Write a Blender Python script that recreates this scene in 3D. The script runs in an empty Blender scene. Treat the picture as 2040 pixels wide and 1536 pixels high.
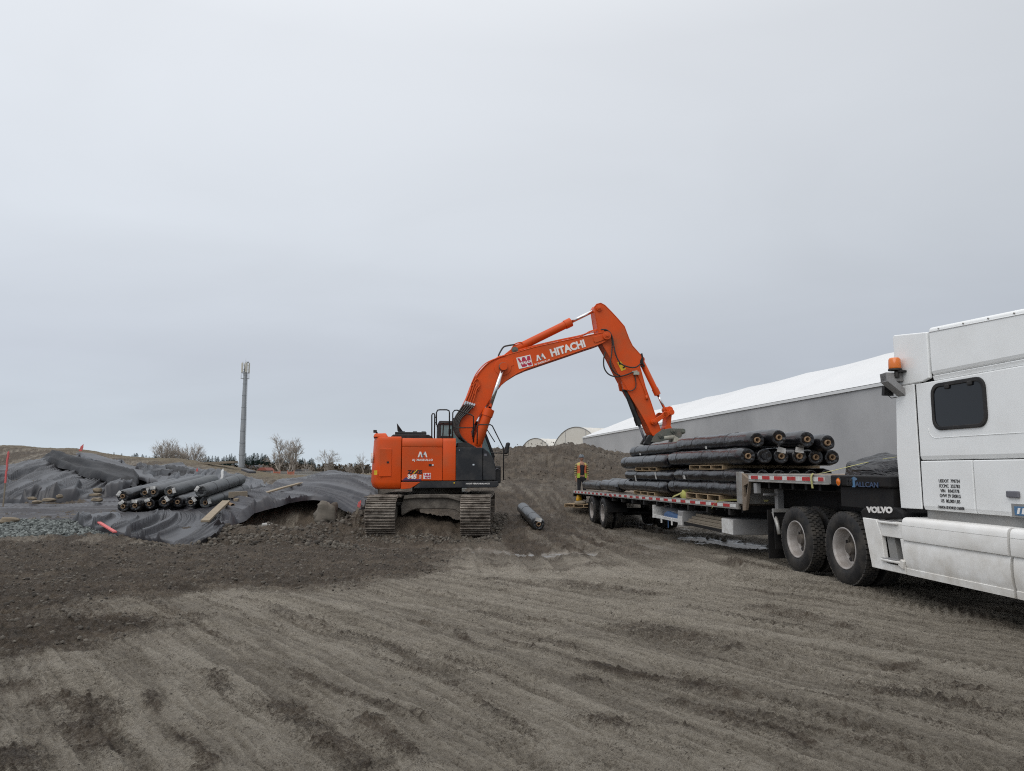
import bpy, bmesh, math, random
import numpy as np
from mathutils import Vector, Matrix, noise as mnoise
random.seed(7); np.random.seed(7)
R = math.radians
scene = bpy.context.scene
COL = scene.collection

# ---------------------------------------------------------------- camera
F, CX, CY, PITCH, CAMH = 1450.0, 1020.0, 768.0, R(6.57), 1.65
cam_d = bpy.data.cameras.new("camera"); cam = bpy.data.objects.new("camera", cam_d); COL.objects.link(cam)
cam.location = (0, 0, CAMH); cam.rotation_euler = (R(90) + PITCH, 0, 0)
cam_d.sensor_width = 36; cam_d.lens = 36 * F / 2040; cam_d.clip_start = 0.1; cam_d.clip_end = 12000
scene.camera = cam
scene.render.resolution_x, scene.render.resolution_y = 1024, 771

# ---------------------------------------------------------------- sky, sun, exposure
SUN_EL, SUN_AZ = R(48), R(-150)         # azimuth clockwise from +Y (north): behind the camera, to its left
world = bpy.data.worlds.new("World"); scene.world = world; world.use_nodes = True
wn = world.node_tree; wn.nodes.clear()
def N(nt, typ, **kw):
    n = nt.nodes.new(typ)
    for k, v in kw.items():
        if k.startswith('i_'):
            n.inputs[k[2:].replace('_', ' ')].default_value = v
        else: setattr(n, k, v)
    return n
def build_world():
    L = wn.links
    out = N(wn, 'ShaderNodeOutputWorld'); bg = N(wn, 'ShaderNodeBackground'); bg.inputs[1].default_value = 1.0
    sky = N(wn, 'ShaderNodeTexSky', sky_type='NISHITA', sun_disc=False, sun_elevation=SUN_EL, sun_rotation=SUN_AZ, air_density=1.0, dust_density=3.0)
    skm = N(wn, 'ShaderNodeMix', data_type='RGBA', blend_type='MULTIPLY'); skm.inputs[0].default_value = 1
    skm.inputs[7].default_value = (0.06, 0.06, 0.06, 1); L.new(sky.outputs[0], skm.inputs[6])
    tc = N(wn, 'ShaderNodeTexCoord'); sx = N(wn, 'ShaderNodeSeparateXYZ'); L.new(tc.outputs['Generated'], sx.inputs[0])
    # cloud deck: brightness against elevation
    rmp = N(wn, 'ShaderNodeValToRGB'); L.new(sx.outputs[2], rmp.inputs[0])
    cr = rmp.color_ramp; cr.elements[0].position = 0.0; cr.elements[0].color = (0.60, 0.68, 0.75, 1)
    cr.elements[1].position = 1.0; cr.elements[1].color = (1.55, 1.56, 1.58, 1)
    for p, c in ((0.05, (0.545, 0.605, 0.67)), (0.14, (0.545, 0.590, 0.66)), (0.30, (0.680, 0.725, 0.785)), (0.52, (0.765, 0.800, 0.85)), (0.68, (1.0, 1.03, 1.07))):
        e = cr.elements.new(p); e.color = (*c, 1)
    # cloud structure: stretched towards the horizon (divide by height), very low contrast
    ad = N(wn, 'ShaderNodeMath', operation='ADD'); ad.inputs[1].default_value = 0.22; L.new(sx.outputs[2], ad.inputs[0])
    dv = N(wn, 'ShaderNodeVectorMath', operation='DIVIDE'); L.new(tc.outputs['Generated'], dv.inputs[0])
    cb = N(wn, 'ShaderNodeCombineXYZ')
    for i in range(3): L.new(ad.outputs[0], cb.inputs[i])
    L.new(cb.outputs[0], dv.inputs[1])
    mp = N(wn, 'ShaderNodeMapping'); mp.inputs['Scale'].default_value = (0.7, 1.1, 1.6); L.new(dv.outputs[0], mp.inputs[0])
    ns = N(wn, 'ShaderNodeTexNoise', i_Scale=1.5, i_Detail=5.0, i_Roughness=0.5, i_Distortion=0.4); L.new(mp.outputs[0], ns.inputs[0])
    mr = N(wn, 'ShaderNodeMapRange'); mr.inputs['From Min'].default_value = 0.3; mr.inputs['From Max'].default_value = 0.7
    mr.inputs['To Min'].default_value = 0.965; mr.inputs['To Max'].default_value = 1.035; L.new(ns.outputs[0], mr.inputs[0])
    # the deck is thinner to the west (left): x from 1.06 to 0.88
    mx = N(wn, 'ShaderNodeMapRange'); mx.inputs['From Min'].default_value = -0.6; mx.inputs['From Max'].default_value = 0.65
    mx.inputs['To Min'].default_value = 1.10; mx.inputs['To Max'].default_value = 0.86; L.new(sx.outputs[0], mx.inputs[0])
    mm = N(wn, 'ShaderNodeMath', operation='MULTIPLY'); L.new(mr.outputs[0], mm.inputs[0]); L.new(mx.outputs[0], mm.inputs[1])
    tint = N(wn, 'ShaderNodeVectorMath', operation='SCALE'); L.new(rmp.outputs[0], tint.inputs[0]); L.new(mm.outputs[0], tint.inputs['Scale'])
    mix = N(wn, 'ShaderNodeMix', data_type='RGBA'); mix.inputs[0].default_value = 0.96
    L.new(skm.outputs[2], mix.inputs[6]); L.new(tint.outputs[0], mix.inputs[7])
    L.new(mix.outputs[2], bg.inputs[0]); L.new(bg.outputs[0], out.inputs[0])
build_world()
sun_d = bpy.data.lights.new("sun", 'SUN'); sun_d.energy = 1.1; sun_d.angle = R(50); sun_d.color = (1.0, 0.96, 0.90)
sun = bpy.data.objects.new("sun", sun_d); COL.objects.link(sun)
_sd = Vector((math.sin(SUN_AZ) * math.cos(SUN_EL), math.cos(SUN_AZ) * math.cos(SUN_EL), math.sin(SUN_EL)))
sun.rotation_euler = _sd.to_track_quat('Z', 'Y').to_euler(); sun.location = _sd * 50
vs = scene.view_settings; vs.view_transform = 'Standard'; vs.look = 'None'; vs.exposure = 0.0; vs.gamma = 1.0
scene.render.engine = 'CYCLES'
cy = scene.cycles; cy.use_denoising = False; cy.filter_width = 1.1; cy.max_bounces = 5; cy.diffuse_bounces = 3; cy.glossy_bounces = 3; cy.transmission_bounces = 4; cy.transparent_max_bounces = 6
try: cy.denoising_prefilter = 'NONE'
except Exception: pass

# ---------------------------------------------------------------- measuring: photo pixel + true distance -> world point
cp, sp = math.cos(PITCH), math.sin(PITCH)
def ray(px, py):
    a, b = (px - CX) / F, (CY - py) / F
    return Vector((a, cp - b * sp, sp + b * cp))
def at(px, py, Y):
    d = ray(px, py); k = Y / d.y
    return Vector((d.x * k, Y, CAMH + d.z * k))
def onz(px, py, z=0.0):
    d = ray(px, py); k = (z - CAMH) / d.z
    return Vector((d.x * k, d.y * k, z))
class Frame:
    """a local frame of a real machine: origin o, x axis at heading ang, z up"""
    def __init__(s, o, ang, roll=0.0, pitch=0.0):
        s.M = Matrix.Translation(Vector(o)) @ Matrix.Rotation(ang, 4, 'Z') @ Matrix.Rotation(pitch, 4, 'Y') @ Matrix.Rotation(roll, 4, 'X'); s.I = s.M.inverted()
    def px(s, px, py, y=0.0):
        """local (x, z) where the sight line meets the local plane y = const"""
        o = s.I @ Vector((0, 0, CAMH)); d = s.I.to_3x3() @ ray(px, py)
        k = (y - o.y) / d.y; p = o + d * k
        return (p.x, p.z)

# ---------------------------------------------------------------- objects
def tag(o, label=None, cat=None, group=None, kind=None):
    if label: o['label'] = label
    if cat: o['category'] = cat
    if group: o['group'] = group
    if kind: o['kind'] = kind
    return o
OFF = {}
def thing(name, label, cat, frame=None, off=(0, 0, 0), group=None):
    o = bpy.data.objects.new(name, None); COL.objects.link(o); o.empty_display_size = 0.3
    M = (frame.M if frame else Matrix.Identity(4)) @ Matrix.Translation(Vector(off))
    o.matrix_world = M; OFF[o.name] = Vector(off)
    return tag(o, label, cat, group)
def copy_tree(o, parent=None):
    c = o.copy(); COL.objects.link(c); c.parent = parent
    if parent is not None: c.matrix_parent_inverse = Matrix.Identity(4)
    for ch in [q for q in o.children]: copy_tree(ch, c)
    return c

class MB:
    def __init__(s): s.v = []; s.f = []; s.m = []; s.sm = []; s.cur = 0; s.uv = None
    def add(s, vs_, fs, smooth=False, M=None):
        b = len(s.v)
        for p in vs_:
            p = Vector(p)
            s.v.append(M @ p if M is not None else p)
        for f in fs: s.f.append([b + i for i in f]); s.m.append(s.cur); s.sm.append(smooth)
        return s
    def box(s, c, d, M=None, rz=0, ry=0, rx=0):
        x, y, z = d[0] / 2, d[1] / 2, d[2] / 2
        T = Matrix.Translation(Vector(c)) @ Matrix.Rotation(rz, 4, 'Z') @ Matrix.Rotation(ry, 4, 'Y') @ Matrix.Rotation(rx, 4, 'X')
        if M is not None: T = M @ T
        vs_ = [(i * x, j * y, k * z) for i in (-1, 1) for j in (-1, 1) for k in (-1, 1)]
        return s.add(vs_, [(0, 1, 3, 2), (4, 6, 7, 5), (0, 4, 5, 1), (2, 3, 7, 6), (0, 2, 6, 4), (1, 5, 7, 3)], False, T)
    def bx(s, x0, x1, y0, y1, z0, z1, M=None):
        return s.box(((x0 + x1) / 2, (y0 + y1) / 2, (z0 + z1) / 2), (abs(x1 - x0), abs(y1 - y0), abs(z1 - z0)), M)
    def cyl(s, p0, p1, r0, r1=None, n=16, caps=True, smooth=True, M=None):
        p0, p1 = Vector(p0), Vector(p1); r1 = r0 if r1 is None else r1
        d = (p1 - p0); q = d.to_track_quat('Z', 'Y').to_matrix()
        a, b = q.col[0], q.col[1]; vs_ = []
        for p, r in ((p0, r0), (p1, r1)):
            for i in range(n):
                t = 2 * math.pi * i / n; vs_.append(p + a * math.cos(t) * r + b * math.sin(t) * r)
        fs = [(i, (i + 1) % n, n + (i + 1) % n, n + i) for i in range(n)]
        s.add(vs_, fs, smooth, M)
        if caps:
            s.add(vs_[:n], [tuple(reversed(range(n)))], False, M); s.add(vs_[n:], [tuple(range(n))], False, M)
        return s
    def tube(s, pts, r, n=8, M=None, closed=False):
        pts = [Vector(p) for p in pts]
        rr = r if isinstance(r, (list, tuple)) else [r] * len(pts)
        rings = []; up = Vector((0.13, 0.27, 0.95)).normalized(); prev = None
        for i, p in enumerate(pts):
            a = pts[i - 1] if i > 0 else (pts[-1] if closed else pts[0]); b = pts[i + 1] if i < len(pts) - 1 else (pts[0] if closed else pts[-1])
            t = (b - a).normalized()
            if prev is None: x = t.cross(up).normalized()
            else: x = (prev - t * prev.dot(t)).normalized()
            prev = x; y = t.cross(x)
            rings.append([p + x * math.cos(2 * math.pi * k / n) * rr[i] + y * math.sin(2 * math.pi * k / n) * rr[i] for k in range(n)])
        vs_ = [q for rg in rings for q in rg]; fs = []
        m = len(rings)
        for i in range(m if closed else m - 1):
            j = (i + 1) % m
            for k in range(n): fs.append((i * n + k, i * n + (k + 1) % n, j * n + (k + 1) % n, j * n + k))
        if not closed: fs.append(tuple(reversed(range(n)))); fs.append(tuple((m - 1) * n + k for k in range(n)))
        return s.add(vs_, fs, True, M)
    def prism(s, poly, y0, y1, M=None, smooth=False, axis='y'):
        """poly of (x,z) pushed out along y (axis y); axis 'x': poly (y,z); axis 'z': poly (x,y)"""
        n = len(poly)
        if axis == 'y': f = lambda p, t: (p[0], t, p[1])
        elif axis == 'x': f = lambda p, t: (t, p[0], p[1])
        else: f = lambda p, t: (p[0], p[1], t)
        vs_ = [f(p, y0) for p in poly] + [f(p, y1) for p in poly]
        s.add(vs_, [(i, (i + 1) % n, n + (i + 1) % n, n + i) for i in range(n)], smooth, M)
        s.add(vs_[:n], [tuple(reversed(range(n)))], False, M); s.add(vs_[n:], [tuple(range(n))], False, M)
        return s
    def lathe(s, prof, p0, p1, n=32, M=None, smooth=True):
        """prof: (t along axis in metres from p0, radius) along p0->p1"""
        p0, p1 = Vector(p0), Vector(p1); ax = (p1 - p0).normalized(); q = ax.to_track_quat('Z', 'Y').to_matrix(); a, b = q.col[0], q.col[1]
        vs_ = []
        for t, r in prof:
            for i in range(n):
                u = 2 * math.pi * i / n; vs_.append(p0 + ax * t + a * math.cos(u) * r + b * math.sin(u) * r)
        fs = []
        for j in range(len(prof) - 1):
            for i in range(n): fs.append((j * n + i, j * n + (i + 1) % n, (j + 1) * n + (i + 1) % n, (j + 1) * n + i))
        return s.add(vs_, fs, smooth, M)
    def ball(s, c, r, n=12, m=8, M=None):
        c = Vector(c); r = r if isinstance(r, (tuple, list)) else (r, r, r); vs_ = []; fs = []
        for j in range(m + 1):
            a = math.pi * j / m
            for i in range(n):
                b = 2 * math.pi * i / n; vs_.append(c + Vector((math.sin(a) * math.cos(b) * r[0], math.sin(a) * math.sin(b) * r[1], math.cos(a) * r[2])))
        for j in range(m):
            for i in range(n): fs.append((j * n + i, (j + 1) * n + i, (j + 1) * n + (i + 1) % n, j * n + (i + 1) % n))
        return s.add(vs_, fs, True, M)
    def build(s, name, mats, parent=None, bevel=0.0, seg=2, weld=True, sub=0, smooth_all=False):
        me = bpy.data.meshes.new(name)
        off = OFF.get(parent.name, Vector((0, 0, 0))) if parent is not None else Vector((0, 0, 0))
        p = parent
        me.from_pydata([tuple(v - off) for v in s.v], [], s.f)
        me.polygons.foreach_set('material_index', s.m)
        me.polygons.foreach_set('use_smooth', [True] * len(s.sm) if smooth_all else s.sm)
        for m in (mats if isinstance(mats, (list, tuple)) else [mats]): me.materials.append(m)
        if weld:
            bm = bmesh.new(); bm.from_mesh(me); bmesh.ops.remove_doubles(bm, verts=bm.verts, dist=1e-5)
            bmesh.ops.recalc_face_normals(bm, faces=bm.faces); bm.to_mesh(me); bm.free()
        me.update()
        o = bpy.data.objects.new(name, me); COL.objects.link(o)
        if parent is not None:
            o.parent = parent; OFF[o.name] = off
        if bevel:
            md = o.modifiers.new('bevel', 'BEVEL'); md.width = bevel; md.segments = seg; md.limit_method = 'ANGLE'; md.angle_limit = R(35); md.harden_normals = False
        if sub:
            md = o.modifiers.new('sub', 'SUBSURF'); md.levels = sub; md.render_levels = sub
        return o
_fonts = {}
def lettering(name, txt, size, origin, xdir, ydir, mat, parent=None, bold=0.0, shear=0.0, sx=1.0, depth=0.002, align='CENTER', space=1.0, frame_off=True):
    """flat letters; origin = centre (or start) of baseline, in the coordinates the parent's parts are built in"""
    cu = bpy.data.curves.new(name, 'FONT'); cu.body = txt; cu.size = size; cu.offset = bold; cu.shear = shear; cu.extrude = depth
    cu.align_x = align; cu.space_character = space; cu.resolution_u = 3
    tmp = bpy.data.objects.new(name + '_tmp', cu); COL.objects.link(tmp)
    dg = bpy.context.evaluated_depsgraph_get(); me = bpy.data.meshes.new_from_object(tmp.evaluated_get(dg)); bpy.data.objects.remove(tmp)
    x = Vector(xdir).normalized() * sx; y = Vector(ydir).normalized(); z = Vector(xdir).cross(y).normalized()
    off = OFF.get(parent.name, Vector((0, 0, 0))) if parent is not None else Vector((0, 0, 0))
    M = Matrix(((x.x, y.x, z.x, origin[0] - off.x), (x.y, y.y, z.y, origin[1] - off.y), (x.z, y.z, z.z, origin[2] - off.z), (0, 0, 0, 1)))
    me.transform(M); me.materials.clear(); me.materials.append(mat); me.name = name
    for p in me.polygons: p.material_index = 0
    o = bpy.data.objects.new(name, me); COL.objects.link(o)
    if parent is not None: o.parent = parent; OFF[o.name] = off
    return o

# ---------------------------------------------------------------- materials
def mat_base(name):
    m = bpy.data.materials.new(name); m.use_nodes = True; nt = m.node_tree; b = nt.nodes['Principled BSDF']; return m, nt, b
def srgb(r, g, b):
    f = lambda c: (c / 255 / 12.92) if c / 255 <= 0.04045 else ((c / 255 + 0.055) / 1.055) ** 2.4
    return (f(r), f(g), f(b))
def M_(name, col, rough=0.5, metal=0.0, dirt=0.0, dirtcol=(0.16, 0.13, 0.10), dscale=3.0, bump=0.0, bscale=40.0, spec=0.5, dthr=0.5, var=0.06, coat=0.0, lowdirt=None):
    """paint / metal / rubber with surface variation: faint mottling, dirt patches, fine bump"""
    m, nt, b = mat_base(name); L = nt.links
    tc = N(nt, 'ShaderNodeTexCoord')
    n1 = N(nt, 'ShaderNodeTexNoise', i_Scale=dscale, i_Detail=7.0, i_Roughness=0.62); L.new(tc.outputs['Object'], n1.inputs[0])
    n2 = N(nt, 'ShaderNodeTexNoise', i_Scale=dscale * 0.35, i_Detail=3.0); L.new(tc.outputs['Object'], n2.inputs[0])
    vr = N(nt, 'ShaderNodeMapRange'); vr.inputs['From Min'].default_value = 0.3; vr.inputs['From Max'].default_value = 0.7
    vr.inputs['To Min'].default_value = 1 - var; vr.inputs['To Max'].default_value = 1 + var; L.new(n2.outputs[0], vr.inputs[0])
    sc = N(nt, 'ShaderNodeVectorMath', operation='SCALE'); sc.inputs[0].default_value = col; L.new(vr.outputs[0], sc.inputs['Scale'])
    last = sc.outputs[0]
    if dirt > 0:
        rp = N(nt, 'ShaderNodeMapRange'); rp.inputs['From Min'].default_value = dthr - 0.08; rp.inputs['From Max'].default_value = dthr + 0.2
        rp.inputs['To Max'].default_value = dirt; L.new(n1.outputs[0], rp.inputs[0]); fac = rp.outputs[0]
        if lowdirt:     # splashed mud: stronger near the machine's underside (object z), as mud lands there
            sz = N(nt, 'ShaderNodeSeparateXYZ'); L.new(tc.outputs['Object'], sz.inputs[0])
            mr = N(nt, 'ShaderNodeMapRange'); mr.inputs['From Min'].default_value = lowdirt[1]; mr.inputs['From Max'].default_value = lowdirt[0]; L.new(sz.outputs[2], mr.inputs[0])
            mu = N(nt, 'ShaderNodeMath', operation='MULTIPLY'); L.new(mr.outputs[0], mu.inputs[0]); L.new(fac, mu.inputs[1]); fac = mu.outputs[0]
        mx = N(nt, 'ShaderNodeMix', data_type='RGBA'); L.new(fac, mx.inputs[0]); L.new(last, mx.inputs[6]); mx.inputs[7].default_value = (*dirtcol, 1); last = mx.outputs[2]
        rm = N(nt, 'ShaderNodeMix', data_type='FLOAT'); L.new(fac, rm.inputs[0]); rm.inputs[2].default_value = rough; rm.inputs[3].default_value = 0.85; L.new(rm.outputs[0], b.inputs['Roughness'])
    else: b.inputs['Roughness'].default_value = rough
    L.new(last, b.inputs['Base Color'])
    b.inputs['Metallic'].default_value = metal; b.inputs['Specular IOR Level'].default_value = spec; b.inputs['Coat Weight'].default_value = coat
    if bump > 0:
        n3 = N(nt, 'ShaderNodeTexNoise', i_Scale=bscale, i_Detail=4.0, i_Roughness=0.6); L.new(tc.outputs['Object'], n3.inputs[0])
        bp = N(nt, 'ShaderNodeBump'); bp.inputs['Strength'].default_value = bump; bp.inputs['Distance'].default_value = 0.02; L.new(n3.outputs[0], bp.inputs['Height']); L.new(bp.outputs[0], b.inputs['Normal'])
    return m
def Film(name, col, rough=0.38, wr=0.35, ax='x', scale=1.0, rot=None, dust=.2, dist=.05, spec=.55):
    """black plastic wrap / woven sheet: glossy, creased"""
    m, nt, b = mat_base(name); L = nt.links
    tc = N(nt, 'ShaderNodeTexCoord'); mp = N(nt, 'ShaderNodeMapping'); L.new(tc.outputs['Object'], mp.inputs[0])
    mp.inputs['Scale'].default_value = (1.2 * scale, 5 * scale, 5 * scale) if ax == 'x' else (2.6 * scale, .9 * scale, 2.6 * scale)
    if rot is not None:
        m0 = N(nt, 'ShaderNodeMapping'); m0.vector_type = 'TEXTURE'; m0.inputs['Rotation'].default_value = (0, 0, rot); L.new(tc.outputs['Object'], m0.inputs[0]); L.new(m0.outputs[0], mp.inputs[0]); mp.inputs['Scale'].default_value = (.05 * scale, 2.6 * scale, .6 * scale)
    n1 = N(nt, 'ShaderNodeTexNoise', i_Scale=2.0, i_Detail=3.0, i_Roughness=0.5, i_Distortion=1.0); L.new(mp.outputs[0], n1.inputs[0])
    n2 = N(nt, 'ShaderNodeTexNoise', i_Scale=6.0 * scale, i_Detail=2.0, i_Distortion=0.8); L.new(tc.outputs['Object'], n2.inputs[0])
    if rot is not None: n1.inputs['Distortion'].default_value = 0; n1.inputs['Detail'].default_value = 3
    ad = N(nt, 'ShaderNodeMath', operation='MULTIPLY_ADD'); ad.inputs[1].default_value = 0.25 if rot is None else .08; L.new(n2.outputs[0], ad.inputs[0]); L.new(n1.outputs[0], ad.inputs[2])
    bp = N(nt, 'ShaderNodeBump'); bp.inputs['Strength'].default_value = wr; bp.inputs['Distance'].default_value = dist; L.new(ad.outputs[0], bp.inputs['Height']); L.new(bp.outputs[0], b.inputs['Normal'])
    n4 = N(nt, 'ShaderNodeTexNoise', i_Scale=3.1, i_Detail=8.0, i_Roughness=0.7); L.new(tc.outputs['Object'], n4.inputs[0])
    mr = N(nt, 'ShaderNodeMapRange'); mr.inputs['From Min'].default_value = 0.52; mr.inputs['From Max'].default_value = 0.75; mr.inputs['To Max'].default_value = dust; L.new(n4.outputs[0], mr.inputs[0])
    mx = N(nt, 'ShaderNodeMix', data_type='RGBA'); L.new(mr.outputs[0], mx.inputs[0]); mx.inputs[6].default_value = (*col, 1); mx.inputs[7].default_value = (0.13, 0.12, 0.11, 1); L.new(mx.outputs[2], b.inputs['Base Color'])
    b.inputs['Roughness'].default_value = rough; b.inputs['Specular IOR Level'].default_value = spec
    return m
# ================================================================ noise (numpy)
def _hash(ix, iy, seed):
    h = (ix.astype(np.int64) * 374761393 + iy.astype(np.int64) * 668265263 + seed * 974711) & 0x7fffffff
    h = ((h ^ (h >> 13)) * 1274126177) & 0x7fffffff
    return ((h ^ (h >> 16)) & 0xffff) / 65535.0
def vnoise(x, y, seed=0):
    ix = np.floor(x); iy = np.floor(y); fx = x - ix; fy = y - iy
    fx = fx * fx * fx * (fx * (fx * 6 - 15) + 10); fy = fy * fy * fy * (fy * (fy * 6 - 15) + 10)
    a = _hash(ix, iy, seed); b = _hash(ix + 1, iy, seed); c = _hash(ix, iy + 1, seed); d = _hash(ix + 1, iy + 1, seed)
    return (a + (b - a) * fx) * (1 - fy) + (c + (d - c) * fx) * fy
def fbm(x, y, o=4, seed=0, g=0.5):
    s = 0; a = 1; t = 0
    for k in range(o):
        s = s + a * vnoise(x, y, seed + 17 * k); t += a; a *= g; x, y = x * 2.03 + 7.1, y * 2.03 + 3.7
    return s / t
def sstep(a, b, x):
    t = np.clip((x - a) / (b - a), 0, 1); return t * t * (3 - 2 * t)
def ridged(x, y, o=3, seed=0):
    s = 0; a = 1; t = 0
    for k in range(o):
        s = s + a * (1 - np.abs(2 * vnoise(x, y, seed + 31 * k) - 1)); t += a; a *= 0.5; x, y = x * 2.1 + 1.3, y * 2.1 + 5.1
    return s / t

# ================================================================ the lie of the land, measured from the photo
# tarpaulin sheets: rows (back to front) of (px, py, distance)
SHEETS = {
 'slope_a': [[(-330, 925, 44), (-120, 928, 42), (0, 931, 40), (60, 920, 41), (105, 913, 43), (170, 909, 45), (232, 917, 46)],
             [(-330, 950, 38), (-120, 952, 36), (0, 952, 35), (70, 948, 35), (140, 944, 36), (200, 938, 38), (262, 937, 40)],
             [(-330, 978, 33), (-120, 979, 31), (0, 979, 30), (70, 975, 30), (150, 970, 31), (225, 962, 33), (292, 956, 36)],
             [(-330, 1001, 29), (-120, 1001, 28), (0, 1000, 27.5), (80, 998, 27), (170, 992, 28), (240, 985, 29), (310, 972, 33)]],
 'slope_b': [[(228, 916, 46.5), (262, 929, 44), (296, 935, 43), (345, 926, 47), (400, 934, 46), (462, 944, 46), (520, 957, 46)],
             [(250, 930, 42), (285, 940, 40), (325, 946, 39), (372, 943, 41), (420, 949, 41), (475, 955, 42), (528, 962, 43)],
             [(285, 962, 34), (320, 964, 34), (360, 965, 34), (400, 963, 36), (445, 964, 37), (490, 966, 38), (535, 968, 39)],
             [(290, 985, 28), (330, 984, 28.5), (370, 982, 29), (410, 980, 30), (460, 977, 32), (500, 974, 34), (540, 971, 37)]],
 'flat':    [[(-330, 998, 30), (-100, 998, 29), (40, 998, 28.5), (130, 993, 29), (220, 986, 30), (320, 978, 31), (430, 972, 32)],
             [(-330, 1010, 26.5), (-100, 1010, 26), (40, 1009, 26), (130, 1006, 26.2), (220, 1000, 26.5), (320, 992, 27), (430, 984, 27.5)],
             [(-330, 1021, 24), (-100, 1020, 23.8), (40, 1018, 23.8), (130, 1017, 23.8), (220, 1014, 24), (320, 1008, 24.2), (440, 996, 24.5)],
             [(-330, 1033, 21.9), (-100, 1032, 22), (40, 1029, 22.1), (130, 1030, 22), (220, 1029, 22), (330, 1027, 22), (450, 1014, 22.2)]],
 'apron':   [[(150, 1026, 22.5), (215, 1022, 22.8), (270, 1020, 22.8), (330, 1019, 22.8), (390, 1017, 22.8), (440, 1008, 23)],
             [(150, 1033, 21.2), (215, 1031, 21.4), (275, 1031, 21.4), (340, 1031, 21.4), (400, 1030, 21.2), (450, 1022, 21.2)],
             [(160, 1042, 19.8), (225, 1046, 19.4), (290, 1051, 19.2), (350, 1053, 19.2), (405, 1050, 19.2), (448, 1040, 19.6)],
             [(190, 1050, 18.8), (250, 1062, 18), (310, 1074, 17.5), (355, 1081, 17.2), (400, 1081, 17.2), (428, 1074, 17.6)]],
 'shelf':   [[(470, 990, 25), (520, 972, 27.5), (580, 966, 28), (640, 961, 28), (700, 957, 28), (728, 956, 28), (755, 962, 27)],
             [(455, 1008, 23), (515, 987, 25), (580, 975, 26), (640, 968, 26.4), (695, 968, 25.5), (728, 972, 25), (750, 978, 24.5)],
             [(440, 1030, 20.8), (505, 1004, 22.8), (575, 987, 24), (640, 978, 24.5), (685, 983, 23.5), (715, 992, 22.8), (735, 1000, 22.3)],
             [(425, 1060, 18.6), (497, 1022, 21), (566, 1000, 22.3), (630, 990, 23.2), (665, 1001, 22.5), (690, 1014, 21.8), (705, 1022, 21.3)]],
 'far_peak':[[(555, 958, 42), (600, 953, 42), (640, 944, 40), (665, 943, 40), (700, 946, 40), (760, 952, 42)],
             [(545, 962, 37), (600, 957, 37), (640, 949, 36), (660, 943, 35), (700, 951, 35), (770, 956, 36)],
             [(560, 966, 32), (605, 962, 32), (645, 957, 31), (668, 954, 31), (705, 957, 30), (770, 963, 30)]],
}
def sheet_pts(k): return [[at(*p) for p in row] for row in SHEETS[k]]
CTRL = []
for k in SHEETS:
    rows_ = sheet_pts(k)
    for ri, row in enumerate(rows_):
        for ci, p in enumerate(row): CTRL.append((p.x, p.y, p.z - (0.62 if k == 'shelf' and ri == 3 and 1 <= ci <= 5 else 0.10)))
def G(px, py, Y): p = at(px, py, Y); CTRL.append((p.x, p.y, p.z))
for x, y, z in ((-9, 0, 0), (0, 0, 0), (9, 0, 0), (-9, 6, 0), (-5, 6, 0), (0, 6, 0), (4, 6, .02), (7, 6, 0), (0, 9, .0), (3, 9, 0), (5, 9, 0), (8, 9, 0), (-4, 9, .03), (-8, 9, .03), (-12, 10, .02),
                (0, 12, -.02), (3, 12, 0), (5, 12, 0.0), (8, 12, 0.), (-4, 12, 0), (-8, 12, 0), (-14, 14, .02), (-8, 15, 0), (-4, 15.5, -.05), (0, 15.5, -.08), (2.5, 15.5, -.10), (4.5, 15.5, -.05), (8, 16, 0),
                (-3.9, 19.4, -.14), (-1, 19.4, -.16), (-3.9, 24.5, .0), (-1, 24.5, .02), (-2.2, 26.5, .38), (-3.6, 26.5, .3), (-.8, 26.5, .28), (.8, 19.5, -.1), (.3, 24.5, .08), (2.2, 20, -.2), (4.5, 20, -.15), (3.6, 24.5, -.35), (3.3, 26.3, -.36), (5.5, 25.5, -.3), (5.4, 27, -.3), (1.6, 24.5, -.05), (1.2, 28, .1), (8, 22, -.1),
                (-5.2, 17, -.05), (-6.5, 18.6, .0), (-6.6, 20, .0), (-5.2, 20.5, .05), (-5, 22.5, .25), (-5.3, 18.7, -.05),
                (-12, 17.2, .0), (-18, 17.2, .02), (-12, 20, .12), (-17, 20, .14), (-22, 20, .12), (14, 12, 0), (14, 20, 0), (14, 30, .1), (14, 45, .3), (20, 80, .4), (30, 40, .2), (-30, 12, 0), (-30, 20, .1),
                (3.0, 29, .12), (2.6, 31, .42), (5.2, 31, .5), (7.5, 31, .3), (10, 34, .2)): CTRL.append((x, y, z))
for a in ((-200, 889, 52), (0, 889, 50), (60, 890, 52), (130, 893, 53), (200, 900, 54), (240, 908, 55), (320, 911, 56), (400, 917, 56), (460, 925, 57), (520, 939, 58), (545, 955, 50), (600, 962, 46),
          (800, 962, 32), (860, 960, 36), (940, 962, 33), (1000, 972, 31), (1060, 980, 31), (1120, 985, 31),
          (1000, 962, 34.5), (1070, 962, 35.5), (1130, 960, 36), (1000, 925, 40), (1060, 927, 40), (1130, 925, 40), (1200, 935, 38.5), (1250, 945, 37),
          (960, 905, 44), (1000, 894, 45), (1040, 893, 45.5), (1085, 895, 45.5), (1110, 887, 45), (1150, 888, 45), (1185, 893, 45), (1230, 908, 43.5), (1280, 925, 42), (1330, 940, 42),
          (1000, 910, 60), (1110, 908, 60), (1200, 912, 60), (850, 945, 50), (780, 952, 50), (850, 950, 70), (700, 952, 75), (600, 955, 75)): G(*a)
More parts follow.
